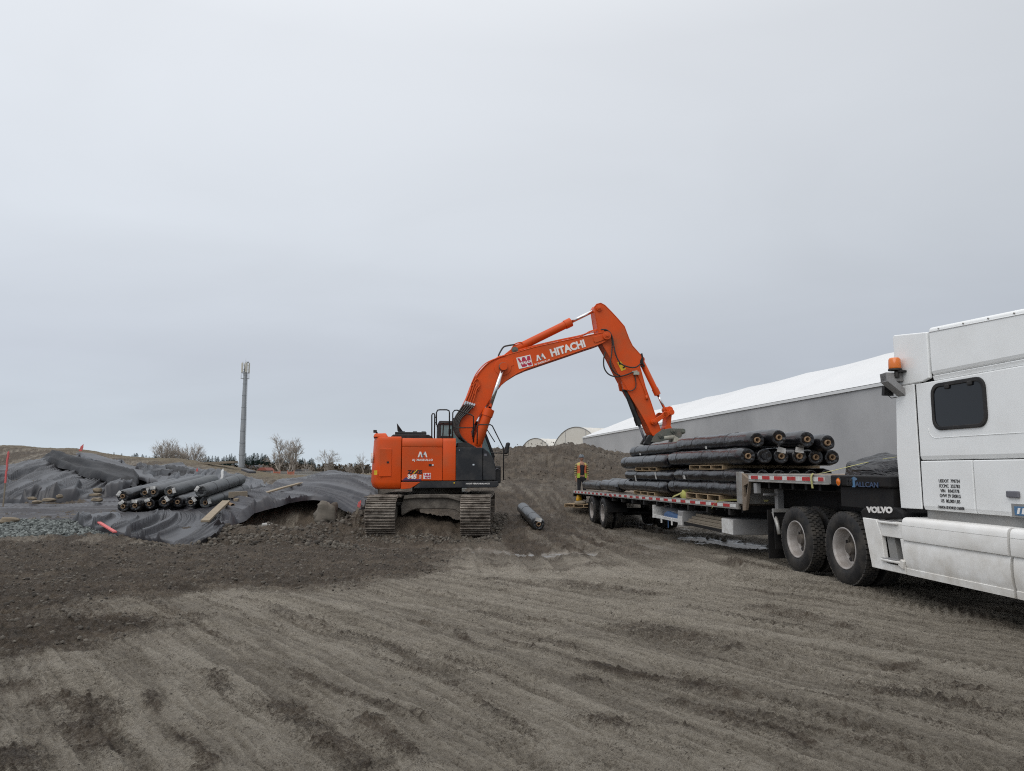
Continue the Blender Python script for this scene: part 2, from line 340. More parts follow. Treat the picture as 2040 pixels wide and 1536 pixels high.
for x, y, z in ((-60, 60, 1.0), (-20, 70, .9), (0, 85, .5), (-40, 110, .3), (0, 130, .2), (60, 130, .2), (-120, 60, .5), (90, 60, .2), (-200, 200, 0), (0, 250, 0), (200, 200, 0), (-20, 170, .2), (-70, 170, .3), (-150, 120, .3),
                (0, 3000, 0), (-3000, 3000, 0), (3000, 3000, 0), (0, 800, 0), (-600, 800, 0), (600, 800, 0), (0, -20, 0), (-30, -20, 0), (30, -20, 0), (-30, 0, 0), (30, 0, 0)): CTRL.append((x, y, z))
CT = np.array(CTRL)
def _st(x, y):
    q = np.maximum(y, -12) + 14.0
    return x / q, np.log(q) * 1.0
def _tps():
    s, t = _st(CT[:, 0], CT[:, 1]); n = len(s)
    D = (s[:, None] - s[None]) ** 2 + (t[:, None] - t[None]) ** 2
    K = np.where(D > 0, 0.5 * D * np.log(np.maximum(D, 1e-18)), 0) + np.eye(n) * 2e-5
    P = np.stack([np.ones(n), s, t], 1)
    A = np.block([[K, P], [P.T, np.zeros((3, 3))]])
    return s, t, np.linalg.solve(A, np.concatenate([CT[:, 2], np.zeros(3)]))
_ts, _tt, _tw = _tps()
def base_z(x, y):
    x = np.asarray(x, float); y = np.asarray(y, float); s, t = _st(x, y); sh = s.shape; s = s.ravel(); t = t.ravel()
    out = _tw[-3] + _tw[-2] * s + _tw[-1] * t
    for i in range(len(_ts)):
        D = (s - _ts[i]) ** 2 + (t - _tt[i]) ** 2
        out = out + _tw[i] * 0.5 * D * np.log(np.maximum(D, 1e-18))
    return out.reshape(sh)
_gx = _gy = None
def gz(x, y): return float(base_z(np.array([x]), np.array([y]))[0])

# polygons on the ground, drawn as the mud lies: signed softness through noise
def inpoly(x, y, poly):
    c = np.zeros(x.shape, bool); n = len(poly)
    for i in range(n):
        x0, y0 = poly[i]; x1, y1 = poly[(i + 1) % n]
        if y0 == y1: continue
        c ^= ((y0 > y) != (y1 > y)) & (x < (x1 - x0) * (y - y0) / (y1 - y0) + x0)
    return c
def segdist(x, y, pts):
    d = np.full(x.shape, 1e9); a = np.zeros(x.shape); L0 = 0
    for (x0, y0), (x1, y1) in zip(pts[:-1], pts[1:]):
        dx, dy = x1 - x0, y1 - y0; l = math.hypot(dx, dy); t = np.clip(((x - x0) * dx + (y - y0) * dy) / (l * l), 0, 1)
        q = np.hypot(x - x0 - t * dx, y - y0 - t * dy); m = q < d
        d = np.where(m, q, d); a = np.where(m, L0 + t * l, a); L0 += l
    return d, a, L0
def gp(lst): return [tuple(onz(a, b, 0.0)[:2]) for a, b in lst]
# rough dark bands of churned soil (centre line in the photo, half width m, strength)
BANDS = [
 ([(1130, 1318), (1260, 1345), (1400, 1375), (1520, 1410)], .10, 1.0), ([(1110, 1345), (1250, 1380), (1400, 1420), (1560, 1470), (1700, 1536)], .07, .8),
 ([(1210, 1240), (1320, 1265), (1440, 1290), (1600, 1330)], .26, .8), ([(1480, 1205), (1600, 1230), (1700, 1255), (1820, 1295)], .22, .75),
 ([(1720, 1320), (1780, 1335), (1830, 1322)], .10, 1.0), ([(1690, 1370), (1850, 1400), (2040, 1450)], .14, .7), ([(1830, 1360), (1950, 1385), (2040, 1395)], .12, .8),
 ([(1120, 1425), (1200, 1440), (1290, 1470)], .10, .9), ([(1300, 1395), (1500, 1430), (1750, 1490), (1900, 1536)], .05, .6), ([(1500, 1365), (1700, 1410), (2040, 1500)], .05, .6),
 ([(0, 1360), (60, 1385), (120, 1420), (200, 1470), (225, 1536)], .14, .9), ([(50, 1390), (150, 1400), (215, 1460)], .16, .8), ([(0, 1480), (40, 1520), (60, 1560)], .12, 1.0),
 ([(290, 1370), (340, 1430), (380, 1490), (410, 1560)], .05, .9), ([(520, 1390), (600, 1440), (700, 1510), (760, 1560)], .11, .9), ([(640, 1380), (740, 1440), (850, 1536)], .09, .9),
 ([(560, 1330), (680, 1380), (800, 1420), (880, 1440)], .06, .7), ([(720, 1300), (860, 1350), (1000, 1420), (1100, 1500)], .05, .6), ([(330, 1310), (420, 1350), (480, 1400)], .08, .6), ([(800, 1235), (900, 1255), (960, 1300)], .06, .7), ([(960, 1150), (1030, 1165), (1100, 1160), (1200, 1170), (1330, 1190)], .22, .7),
 ([(560, 1240), (640, 1250), (700, 1275), (830, 1310)], .10, .55), ([(880, 1100), (980, 1120), (1100, 1130), (1250, 1120)], .35, .6), ([(1440, 1115), (1520, 1130), (1560, 1140)], .2, .8), ([(1740, 1170), (1850, 1190), (2040, 1260)], .12, .7),
]
BANDS = [(gp(p), w, s) for p, w, s in BANDS]
DARKZ = gp([(-400, 1078), (0, 1078), (300, 1085), (430, 1078), (560, 1068), (740, 1072), (900, 1085), (905, 1110), (870, 1140), (780, 1155), (690, 1178), (560, 1180), (440, 1172), (390, 1188), (250, 1195), (180, 1225), (330, 1235), (370, 1225), (375, 1240), (300, 1262), (220, 1285), (100, 1300), (0, 1318), (-400, 1380)])
GRAVZ = [(-32, 17.2), (-12.5, 17.2), (-9.8, 18.2), (-9.5, 20.5), (-13, 22.2), (-32, 23)]
PUDS = [([(745, 1085), (790, 1078)], .38), ([(890, 1084), (950, 1080), (985, 1092)], .42), ([(1035, 1098), (1110, 1100), (1180, 1096)], .35), ([(1370, 1058), (1450, 1075), (1520, 1085)], .55), ([(1300, 1040), (1340, 1050)], .4), ([(1600, 1100), (1640, 1095)], .3)]
PUDS = [(gp(p), w) for p, w in PUDS]
SX, SY = 5.916, -0.115                     # the trailer's line on the ground: x = SX + SY*y
def coarse_base(X, Y, k=5):
    r, c = X.shape; ri = np.unique(np.append(np.arange(0, r, k), r - 1)); ci = np.unique(np.append(np.arange(0, c, k), c - 1))
    Z = base_z(X[np.ix_(ri, ci)], Y[np.ix_(ri, ci)])
    fr = np.interp(np.arange(r), ri, np.arange(len(ri))); fc = np.interp(np.arange(c), ci, np.arange(len(ci)))
    i = np.minimum(fr.astype(int), len(ri) - 2); j = np.minimum(fc.astype(int), len(ci) - 2); a = (fr - i)[:, None]; b = (fc - j)[None]
    Q = lambda p, q: Z[np.ix_(i + p, j + q)]
    return (Q(0, 0) * (1 - b) + Q(0, 1) * b) * (1 - a) + (Q(1, 0) * (1 - b) + Q(1, 1) * b) * a
def ground_fields(X, Y, z=None):
    z = coarse_base(X, Y) if z is None else z
    nb = fbm(X * .8, Y * .8, 4, 3); n1 = fbm(X * 2.3, Y * 2.3, 4, 11); n2 = fbm(X * 9, Y * 9, 4, 21); n3 = fbm(X * 30, Y * 30, 3, 31)
    wx = X + (n1 - .5) * .9; wy = Y + (nb - .5) * 1.1
    dark = np.zeros(X.shape)
    for k, j in enumerate(((0, 0), (.35, .2), (-.3, .25), (.2, -.3), (-.2, -.25))):
        dark += inpoly(wx + j[0], wy + j[1], DARKZ) / 5.0
    near = 1 - sstep(40, 70, Y)
    # beyond 13 m the whole yard is darker, churned soil
    yard = sstep(13.0, 16.5, Y + (n1 - .5) * 4) * (1 - sstep(2.0, 4.0, X + (n1 - .5) * 2)); yard = np.maximum(yard, sstep(18, 26, Y) * .8)
    st3p = fbm((X - SX - SY * Y) * 2.6 + .0024 * (Y - 20) ** 2, Y * .16, 4, 61, .6)
    dark = np.maximum(dark, yard * (.52 + .45 * sstep(.40, .60, st3p)))
    und_shade = sstep(19.4, 20.2, Y) * (1 - sstep(29, 32, Y)) * sstep(-5.2, -4.6, X) * (1 - sstep(.2, .8, X)); dark = np.maximum(dark, und_shade)  # shade under and behind the excavator, painted into the soil darkness
    mo_ = sstep(31, 36, Y) * (1 - sstep(50, 60, Y)) * sstep(-4, -2, X); dark = dark * (1 - mo_) + mo_ * (.80 + .20 * sstep(.30, .52, fbm(X * .55 + Y * .3, Y * .8, 4, 99) + (n1 - .5) * .5))
    band = np.zeros(X.shape)
    for pts, w, s in BANDS:
        d, a, L = segdist(X + (n1 - .5) * .25, Y + (n2 - .5) * .12, pts)
        k = np.exp(-(d / (w * 1.15)) ** 2) * s * sstep(.25, .6, fbm(a * 2 + L, d * 3, 3, int(L * 7))) * np.minimum(1, np.minimum(a, L - a) / .3 + .15)
        band = np.maximum(band, k * 1.1)
    al = -.6 * X + .8 * Y; w_ = .8 * X + .6 * Y + .012 * (al - 4) ** 2 + (n1 - .5) * .12
    gr_ = (n3 - .5) * .9 + (vnoise(X * 55, Y * 55, 78) - .5) * .5
    b2 = sstep(.56, .70, fbm(w_ * 3.4 + (n1 - .5) * .5, al * .22, 4, 43, .62)) * sstep(.42, .62, fbm(al * .9, w_ * 2.2, 3, 45)) * (1 - sstep(10, 13, Y)) * .85
    band = np.maximum(band * .92, b2 * .6); band = np.clip(band + gr_ * 1.1 * np.clip(band * (1 - band) * 4, 0, 1), 0, 1)
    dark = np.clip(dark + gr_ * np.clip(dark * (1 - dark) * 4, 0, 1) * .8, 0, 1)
    # fine parallel wheel streaks: the machines swung round through the near ground
    st = fbm(w_ * 5.5 + (n1 - .5) * .6, al * .35, 4, 41, .6); st2 = fbm(w_ * 22, al * 1.3, 3, 47, .6)
    lug = .5 + .5 * np.sin((al + .15 * np.sin(w_ * 3)) * 2 * math.pi / .11)
    lugz = sstep(.50, .6, fbm(w_ * 2.2, al * .16, 3, 53)) * sstep(.35, .55, fbm(w_ * 3, al * 1.2, 2, 57))
    nearw = 1 - sstep(11, 15, Y)
    u_ = X - SX - SY * Y       # distance from the trailer line
    st3 = fbm(u_ * 3.2 + .12 * (Y - 20) ** 2 * .02, Y * .18, 4, 61, .6)
    farw = sstep(10, 14, Y) * (1 - sstep(30, 36, Y)) * sstep(-6.5, -4.5, u_)
    inner = 1 - np.clip(dark, 0, 1)
    h = (nb - .5) * .10 + (n1 - .5) * .05 + (n2 - .5) * .018
    h += nearw * inner * ((st - .5) * .034 + (st2 - .5) * .046 + (lug - .5) * .028 * lugz)
    h += farw * (st3 - .5) * .22
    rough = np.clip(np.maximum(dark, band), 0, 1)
    cl = ridged(X * 5.5 + n2, Y * 5.5, 3, 71); cl2 = vnoise(X * 16, Y * 16, 77); cl3 = vnoise(X * 38, Y * 38, 79)
    h += rough * (1 - .45 * (band > dark)) * ((cl - .5) * .07 + np.maximum(cl2 - .45, 0) * .07 + np.maximum(cl3 - .5, 0) * .045)
    fz = sstep(12.5, 16, Y) * (1 - sstep(34, 40, Y)) * np.clip(dark * 1.3, 0, 1); h += fz * ((ridged(X * 2.4 + n1, Y * 1.5, 3, 72) - .5) * .11 + (fbm(X * 6, Y * 3, 3, 73) - .5) * .08)
    h += band * .012 + (n3 - .5) * .010 + inner * np.maximum(cl3 - .62, 0) * .035 * sstep(.4, .62, n2)
    # mud banks: the mound and the cut are rough too
    d45 = sstep(33, 38, Y) * (1 - sstep(46, 60, Y)) * sstep(-3.5, -1.5, X)
    h += d45 * ((fbm(X * .55, Y * .8, 4, 83) - .5) * .55 + (ridged((X - Y * .6) * .9, (Y + X * .6) * .6, 4, 87) - .5) * .30 + (ridged(X * 3, Y * 3, 3, 88) - .5) * .26 + (n2 - .5) * .16)
    hill = sstep(36, 42, Y) * (1 - sstep(60, 75, Y)) * (1 - sstep(-12, -10, X))
    h += hill * (fbm(X * .5 + Y * .3, Y * .25, 3, 89) - .5) * .3
    moundk = mo_
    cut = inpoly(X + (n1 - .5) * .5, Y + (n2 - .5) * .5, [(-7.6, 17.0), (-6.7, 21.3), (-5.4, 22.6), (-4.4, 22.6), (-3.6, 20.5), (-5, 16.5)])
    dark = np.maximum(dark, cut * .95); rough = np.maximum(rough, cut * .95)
    h += cut * ((fbm(X * 1.6, Y * 1.6, 4, 91) - .5) * .35 + (cl - .5) * .12)
    wet = np.zeros(X.shape)
    for pts, w in PUDS:
        d, a, L = segdist(X + (n1 - .5) * .8, Y + (nb - .5) * 1.4, pts); wet = np.maximum(wet, 1 - sstep(w * .6, w * 1.15, d + (n2 - .5) * .35))
    wet = np.maximum(wet, farw * sstep(.60, .72, 1 - st3 + (n1 - .5) * .25) * sstep(14, 17, Y) * .6 * (1 - sstep(27, 30, Y)) * sstep(.8, 2.0, X))
    h = h * (1 - wet * .93) - wet * .035
    grav = (inpoly(X + (n1 - .5) * 1.6, Y + (n2 - .5) * .9, GRAVZ)).astype(float)
    grav2 = inpoly(X + (n1 - .5) * 1.2, Y + (n2 - .5) * 2, [(-9.6, 24), (-8.4, 24.3), (-7.0, 27.6), (-2, 29), (-2, 36), (-14, 40), (-13.5, 30), (-10.5, 28)]).astype(float)
    grav = np.maximum(grav, grav2)
    h = h * (1 - grav * .6) + grav * (vnoise(X * 22, Y * 22, 95) - .5) * .05
    h *= near * (1 - .0 * near); 
    veg = sstep(46, 54, Y) * (1 - sstep(-2, 4, X)) ; veg = np.maximum(veg, sstep(70, 90, Y)); veg = veg * (1 - moundk)
    mnd = d45
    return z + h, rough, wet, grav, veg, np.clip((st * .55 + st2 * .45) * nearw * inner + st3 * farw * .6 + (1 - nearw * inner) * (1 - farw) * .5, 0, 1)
def make_ground():
    c = np.concatenate([-np.geomspace(7, .82, 26), np.linspace(-.81, .81, 1150), np.geomspace(.82, 7, 26)])
    v = np.concatenate([np.linspace(-25, 3.0, 22)[:-1], 1 / np.linspace(1 / 3.0, 1 / 60., 860), np.geomspace(61, 9000, 70)])
    q = np.maximum(v, 0) + 1.2
    X = c[None, :] * q[:, None]; Y = np.repeat(v[:, None], len(c), 1)
    far = np.clip((v[:, None] - 40) / 60, 0, 1)
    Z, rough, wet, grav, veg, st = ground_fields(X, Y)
    # the earth's edge sinks a little so that the horizon is a clean line
    me = bpy.data.meshes.new('ground'); r, k = X.shape; n = r * k
    co = np.stack([X, Y, Z], -1).reshape(-1, 3).astype(np.float32)
    idx = np.arange(n).reshape(r, k); f = np.stack([idx[:-1, :-1], idx[:-1, 1:], idx[1:, 1:], idx[1:, :-1]], -1).reshape(-1, 4)
    me.vertices.add(n); me.vertices.foreach_set('co', co.ravel())
    me.loops.add(f.size); me.loops.foreach_set('vertex_index', f.ravel().astype(np.int32))
    me.polygons.add(len(f)); me.polygons.foreach_set('loop_start', (np.arange(len(f)) * 4).astype(np.int32)); me.polygons.foreach_set('loop_total', np.full(len(f), 4, np.int32))
    me.polygons.foreach_set('use_smooth', np.ones(len(f), bool)); me.update(calc_edges=True)
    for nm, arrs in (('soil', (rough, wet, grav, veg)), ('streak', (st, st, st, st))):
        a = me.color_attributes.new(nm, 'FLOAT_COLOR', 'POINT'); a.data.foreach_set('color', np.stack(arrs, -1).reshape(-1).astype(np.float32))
    o = bpy.data.objects.new('ground', me); COL.objects.link(o); tag(o, 'churned brown mud ground of the building site', kind='structure')
    me.materials.append(ground_mat()); return o
def ground_mat():
    m, nt, b = mat_base('mud'); L = nt.links
    at1 = N(nt, 'ShaderNodeAttribute', attribute_name='soil'); at2 = N(nt, 'ShaderNodeAttribute', attribute_name='streak'); sp_ = N(nt, 'ShaderNodeSeparateColor'); L.new(at1.outputs['Color'], sp_.inputs[0])
    ge = N(nt, 'ShaderNodeNewGeometry')
    def noise(s, d, r=.6, dist=0.):
        n = N(nt, 'ShaderNodeTexNoise', i_Scale=s, i_Detail=d, i_Roughness=r, i_Distortion=dist); L.new(ge.outputs['Position'], n.inputs[0]); return n
    n1 = noise(1.7, 6); n2 = noise(30, 8, .78); n3 = noise(95, 3, .7); n4 = noise(.35, 3)
    def ramp(fac, cols):
        r = N(nt, 'ShaderNodeValToRGB'); L.new(fac, r.inputs[0]); c = r.color_ramp
        c.elements[0].position, c.elements[0].color = cols[0][0], (*cols[0][1], 1); c.elements[1].position, c.elements[1].color = cols[-1][0], (*cols[-1][1], 1)
        for p, q in cols[1:-1]: e = c.elements.new(p); e.color = (*q, 1)
        return r.outputs[0]
    def mix(f, a, bb):
        x = N(nt, 'ShaderNodeMix', data_type='RGBA')
        if isinstance(f, float): x.inputs[0].default_value = f
        else: L.new(f, x.inputs[0])
        L.new(a, x.inputs[6]); L.new(bb, x.inputs[7]); return x.outputs[2]
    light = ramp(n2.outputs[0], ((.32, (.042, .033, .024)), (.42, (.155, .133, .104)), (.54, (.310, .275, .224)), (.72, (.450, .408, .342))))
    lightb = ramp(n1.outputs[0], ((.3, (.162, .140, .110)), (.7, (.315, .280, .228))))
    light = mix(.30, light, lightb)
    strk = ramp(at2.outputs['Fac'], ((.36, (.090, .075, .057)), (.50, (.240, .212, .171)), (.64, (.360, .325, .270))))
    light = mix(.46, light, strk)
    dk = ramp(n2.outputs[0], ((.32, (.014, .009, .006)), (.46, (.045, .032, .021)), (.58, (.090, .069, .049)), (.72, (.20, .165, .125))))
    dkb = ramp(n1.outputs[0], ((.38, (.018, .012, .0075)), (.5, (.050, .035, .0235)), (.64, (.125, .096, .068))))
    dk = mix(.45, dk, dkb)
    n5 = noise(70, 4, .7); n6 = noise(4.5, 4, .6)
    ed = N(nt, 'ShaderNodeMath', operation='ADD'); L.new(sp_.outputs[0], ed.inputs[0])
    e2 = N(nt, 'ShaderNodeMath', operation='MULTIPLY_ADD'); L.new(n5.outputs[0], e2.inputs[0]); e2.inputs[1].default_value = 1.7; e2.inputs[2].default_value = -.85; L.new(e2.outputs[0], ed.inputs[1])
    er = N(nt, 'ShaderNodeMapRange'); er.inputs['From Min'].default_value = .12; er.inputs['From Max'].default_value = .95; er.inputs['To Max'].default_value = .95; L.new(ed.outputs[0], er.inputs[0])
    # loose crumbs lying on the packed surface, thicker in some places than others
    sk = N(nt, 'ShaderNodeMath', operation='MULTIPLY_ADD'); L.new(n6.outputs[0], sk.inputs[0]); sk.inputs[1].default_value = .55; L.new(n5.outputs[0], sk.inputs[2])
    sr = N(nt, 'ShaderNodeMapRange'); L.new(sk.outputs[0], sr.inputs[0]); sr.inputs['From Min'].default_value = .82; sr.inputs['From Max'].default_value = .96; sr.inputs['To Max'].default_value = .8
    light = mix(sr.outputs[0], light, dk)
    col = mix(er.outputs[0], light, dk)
    wetc = N(nt, 'ShaderNodeRGB'); wetc.outputs[0].default_value = (.15, .135, .115, 1); col = mix(sp_.outputs[1], col, wetc.outputs[0])
    vo = N(nt, 'ShaderNodeTexVoronoi', i_Scale=20.0); L.new(ge.outputs['Position'], vo.inputs[0]); vs2 = N(nt, 'ShaderNodeSeparateColor'); L.new(vo.outputs['Color'], vs2.inputs[0])
    gr = ramp(vs2.outputs[0], ((0., (.03, .035, .034)), (.6, (.085, .098, .094)), (1., (.22, .24, .23)))); col = mix(sp_.outputs[2], col, gr)
    vg = ramp(n1.outputs[0], ((.35, (.085, .068, .042)), (.55, (.15, .115, .07)), (.7, (.09, .095, .05)))); col = mix(at1.outputs['Alpha'], col, vg)
    L.new(col, b.inputs['Base Color'])
    rr = N(nt, 'ShaderNodeMapRange'); L.new(sp_.outputs[1], rr.inputs[0]); rr.inputs['To Min'].default_value = .82; rr.inputs['To Max'].default_value = .16; L.new(rr.outputs[0], b.inputs['Roughness'])
    b.inputs['Specular IOR Level'].default_value = .35
    s1 = N(nt, 'ShaderNodeMath', operation='MULTIPLY_ADD'); s1.inputs[1].default_value = .55; L.new(n5.outputs[0], s1.inputs[0]); L.new(n2.outputs[0], s1.inputs[2])
    iv = N(nt, 'ShaderNodeMath', operation='SUBTRACT'); iv.inputs[0].default_value = 1; L.new(sp_.outputs[1], iv.inputs[1])
    bp = N(nt, 'ShaderNodeBump'); bp.inputs['Distance'].default_value = .05; L.new(iv.outputs[0], bp.inputs['Strength']); L.new(s1.outputs[0], bp.inputs['Height']); L.new(bp.outputs[0], b.inputs['Normal'])
    return m
ground = make_ground()
# ================================================================ tarpaulins over the berm
MT = dict(
 slab=M_('earth_slab', (.13, .115, .095), .9, dirt=.6, dirtcol=(.07, .06, .048), dscale=4, bump=.6, bscale=9), film=Film('black_wrap', (.009, .009, .011), .27, .4, 'y', dust=.10), film2=Film('black_wrap_dusty', (.018, .019, .021), .34, .4, 'y'), film3=Film('grey_fabric_wrap', (.048, .052, .054), .44, .3, 'y'),
 tarp=Film('woven_geotextile', (.034, .034, .039), .40, .8, spec=.40, scale=.9, rot=R(-40), dist=.03, dust=.3), tarpf=Film('woven_geotextile_flat', (.036, .035, .041), .40, .8, spec=.40, scale=.9, rot=R(3), dist=.03, dust=.4), tarps=Film('woven_geotextile_shelf', (.036, .035, .041), .40, .8, spec=.40, scale=1.0, rot=R(-28), dist=.03, dust=.35), tarpa=Film('woven_geotextile_apron', (.032, .032, .037), .40, .8, spec=.40, scale=1.2, rot=R(-45), dist=.03, dust=.3), tarpd=Film('black_sheet', (.012, .012, .014), .55, .7, scale=.9, rot=R(-42), dist=.03, spec=.25),
 core=M_('cardboard', (.22, .145, .085), .8, bump=.2), hole=M_('inside_tube', (.05, .035, .022), .9), sticker=M_('paper_tag', (.55, .55, .54), .6, dirt=.5, dscale=20),
 pink=M_('fluorescent_pink', (.58, .11, .11), .6, dirt=.35, dscale=8), timber=M_('pale_timber', (.27, .22, .155), .8, dirt=.5, dscale=5, bump=.3, bscale=20), oldwood=M_('weathered_wood', (.20, .17, .13), .85, dirt=.5, dscale=4, bump=.4),
 white=M_('white_plastic', (.75, .75, .74), .5), concrete=M_('concrete', (.30, .30, .29), .85, dirt=.4, dscale=2), bark=M_('bark', (.20, .175, .15), .9), barkpale=M_('pale_twigs', (.34, .305, .27), .9),
 needle=M_('conifer_needles', (.012, .022, .018), .95, spec=.05, var=.3, dscale=.2), galv=M_('galvanised_steel', (.30, .32, .34), .5, .6, dirt=.4, dirtcol=(.42, .43, .44), dscale=1.2, dthr=.48), antenna=M_('antenna_grey', (.48, .47, .42), .6),
 roofw=M_('white_membrane', (.66, .665, .67), .5, dirt=.25, dirtcol=(.5, .5, .5), dscale=.12, var=.04), wallg=M_('grey_membrane', (.32, .32, .325), .6, dirt=.8, dirtcol=(.44, .44, .445), dscale=.16, var=.08, dthr=.45),
 poly=M_('polythene', (.62, .60, .55), .5, dirt=.4, dirtcol=(.48, .44, .38), dscale=.5), steel=M_('steel', (.3, .3, .3), .45, .7), bag=M_('sandbag', (.19, .155, .11), .9, dirt=.5, dscale=9, bump=.5), dkgrey=M_('dark_grey', (.05, .05, .055), .6), red=M_('red_paint', (.45, .06, .04), .5), roofred=M_('red_roof', (.22, .07, .05), .8), orange_p=M_('orange_mesh', (.38, .11, .06), .6))
def cr(P, t):
    """Catmull-Rom through the list P at t in 0..1"""
    n = len(P) - 1; x = min(max(t * n, 0), n - 1e-6); i = int(x); f = x - i
    a, b, c, d = P[max(i - 1, 0)], P[i], P[i + 1], P[min(i + 2, n)]
    return 0.5 * ((2 * b) + (c - a) * f + (2 * a - 5 * b + 4 * c - d) * f * f + (3 * b - a - 3 * c + d) * f ** 3)
def sheet(name, pts, nu, nv, label, mat, dirv=(1, -1), amp=.12, wl=.8, seed=1, group='tarpaulins over the berm', raise_=.02, lift=None, fade=None, curve=0.0, edge=.12):
    dx, dy = dirv; l = math.hypot(dx, dy); dx /= l; dy /= l
    P = np.array([[tuple(p) for p in row] for row in pts]); V = np.zeros((nv + 1, nu + 1, 3))
    cols = [[cr(list(row), i / nu) for i in range(nu + 1)] for row in P]
    for i in range(nu + 1):
        line = [c[i] for c in cols]
        for j in range(nv + 1): V[j, i] = cr(line, j / nv)
    U_, W_ = np.meshgrid(np.linspace(0, 1, nu + 1), np.linspace(0, 1, nv + 1))
    X, Y = V[..., 0].copy(), V[..., 1].copy()
    e = np.minimum(np.minimum(U_, 1 - U_) * nu / 6, np.minimum(W_, 1 - W_) * nv / 6); ew = 1 - np.clip(e, 0, 1)
    V[..., 0] += ew * (fbm(X * .7, Y * .7, 3, seed + 5) - .5) * edge * 4; V[..., 1] += ew * (fbm(X * .7, Y * .7, 3, seed + 9) - .5) * edge * 4
    a = X * dx + Y * dy; w = -X * dy + Y * dx; a = a - a.mean(); w = w + curve * a * a + (fbm(X * .10, Y * .10, 2, seed) - .5) * .9 + (fbm(a * .25, w * .8, 2, seed + 7) - .5) * .10
    def folds(f, s_, wd):       # long narrow creases, each with its own height, dying out along their length
        q = w / f; k = np.floor(q); r_ = q - k; c_ = .25 + .5 * _hash(k, k * 0, s_); hgt = _hash(k, k * 0 + 3, s_) * sstep(.38, .6, vnoise(a * .22 + k * 7.3, k * 1.7, s_ + 2)); return hgt * np.exp(-(np.abs(r_ - c_) / wd) ** 1.25)
    h = (folds(wl * 1.3, seed + 1, .11) * 1.5 + folds(wl * .62, seed + 31, .14) * 1.1 + folds(wl * .34, seed + 61, .18) * .85) * amp + (fbm(a * .3, w * .9, 3, seed + 2) - .5) * amp * .9 + (fbm(X * .45, Y * .45, 2, seed + 3) - .5) * amp * .7
    big = sstep(.60, .72, ridged(a * .07 + 3, w / (wl * 2.6), 2, seed + 21)); h += big * amp * 1.3
    h = h * (1 - .9 * ew)
    if fade is not None: h = h * fade(U_, W_)
    V[..., 2] += h + raise_ + amp * .05
    if lift is not None: V[..., 2] += lift(U_, W_)
    V[..., 2] -= ew ** 2 * (amp * .4 + .07)
    mb = MB(); idx = lambda j, i: j * (nu + 1) + i
    mb.add([tuple(p) for p in V.reshape(-1, 3)], [(idx(j, i), idx(j + 1, i), idx(j + 1, i + 1), idx(j, i + 1)) for j in range(nv) for i in range(nu)], True)
    o = mb.build(name, mat, weld=False); tag(o, label, 'tarpaulin', group); return o
S = {k: sheet_pts(k) for k in SHEETS}
sheet('tarpaulin', S['slope_a'], 330, 140, 'grey tarpaulin rising up the bank behind the tall pink stake', MT['tarp'], (1, -3.0), .24, .50, 3, fade=lambda u, w: .3 + .7 * sstep(0, .5, w))
sheet('tarpaulin', S['slope_b'], 260, 120, 'grey striped tarpaulin on the bank behind the far ends of the stacked rolls', MT['tarp'], (1, -3.2), .24, .50, 13, fade=lambda u, w: .3 + .7 * sstep(0, .5, w))
sheet('tarpaulin', S['flat'], 330, 140, 'flat grey tarpaulin lying under the stacked rolls with sandbags on it', MT['tarpf'], (1, -.12), .10, .5, 23, raise_=-.08, fade=lambda u, w: 1 - .6 * u)
sheet('tarpaulin', S['apron'], 260, 120, 'tarpaulin in curved folds running down to the mud before the stacked rolls', MT['tarpa'], (1, -2.6), .13, .34, 33, curve=.05, raise_=.0, fade=lambda u, w: .15 + .85 * sstep(0, .5, w))
sheet('tarpaulin', S['shelf'], 240, 130, 'tarpaulin over the undercut earth shelf beside the excavator', MT['tarps'], (1, -1.3), .13, .40, 43, edge=.1)
sheet('tarpaulin', S['far_peak'], 130, 60, 'dark tarpaulin humped up in the distance behind the gravel', MT['tarp'], (1, -.6), .07, .8, 53)
FL = [[at(*p) for p in row] for row in [
  [(88, 913, 42.5), (118, 910, 43), (150, 916, 41), (190, 928, 38.5), (235, 943, 36), (275, 957, 33.5)],
  [(86, 920, 41), (120, 922, 40.5), (155, 931, 38), (198, 944, 35.5), (240, 958, 33), (272, 968, 31)],
  [(95, 927, 39), (125, 934, 37), (160, 946, 35), (200, 960, 32.5), (235, 970, 31), (262, 976, 30)]]]
sheet('tarpaulin', FL, 90, 40, 'loose black flap of sheeting hanging in a diagonal fold on the bank', MT['tarpd'], (1, -1.0), .16, .8, 63, raise_=.12)
FL2 = [[at(*p) for p in row] for row in [
  [(150, 908, 44.5), (185, 912, 42.5), (225, 926, 40), (262, 943, 37), (310, 960, 33.5)],
  [(165, 920, 41.5), (205, 929, 39), (242, 943, 36.5), (278, 956, 34), (312, 966, 32.2)],
  [(195, 931, 38), (228, 942, 36), (256, 953, 34), (285, 964, 32), (315, 972, 31)]]]
sheet('tarpaulin', FL2, 80, 36, 'smooth grey triangle of sheeting laid over the black flap on the bank', MT['tarp'], (1, -.9), .07, 1.1, 73, raise_=.22)
FL3 = [[at(*p) for p in row] for row in [
  [(318, 937, 42), (345, 940, 42), (372, 938, 42), (392, 944, 40)], [(330, 944, 39), (352, 949, 38.5), (375, 950, 38.5), (396, 955, 37)], [(345, 951, 37), (362, 955, 36.5), (380, 957, 36.5), (402, 959, 35.5)]]]
sheet('tarpaulin', FL3, 40, 24, 'small black bunched flap of sheeting high on the striped bank', MT['tarpd'], (1, -.7), .16, .8, 83, raise_=.08)

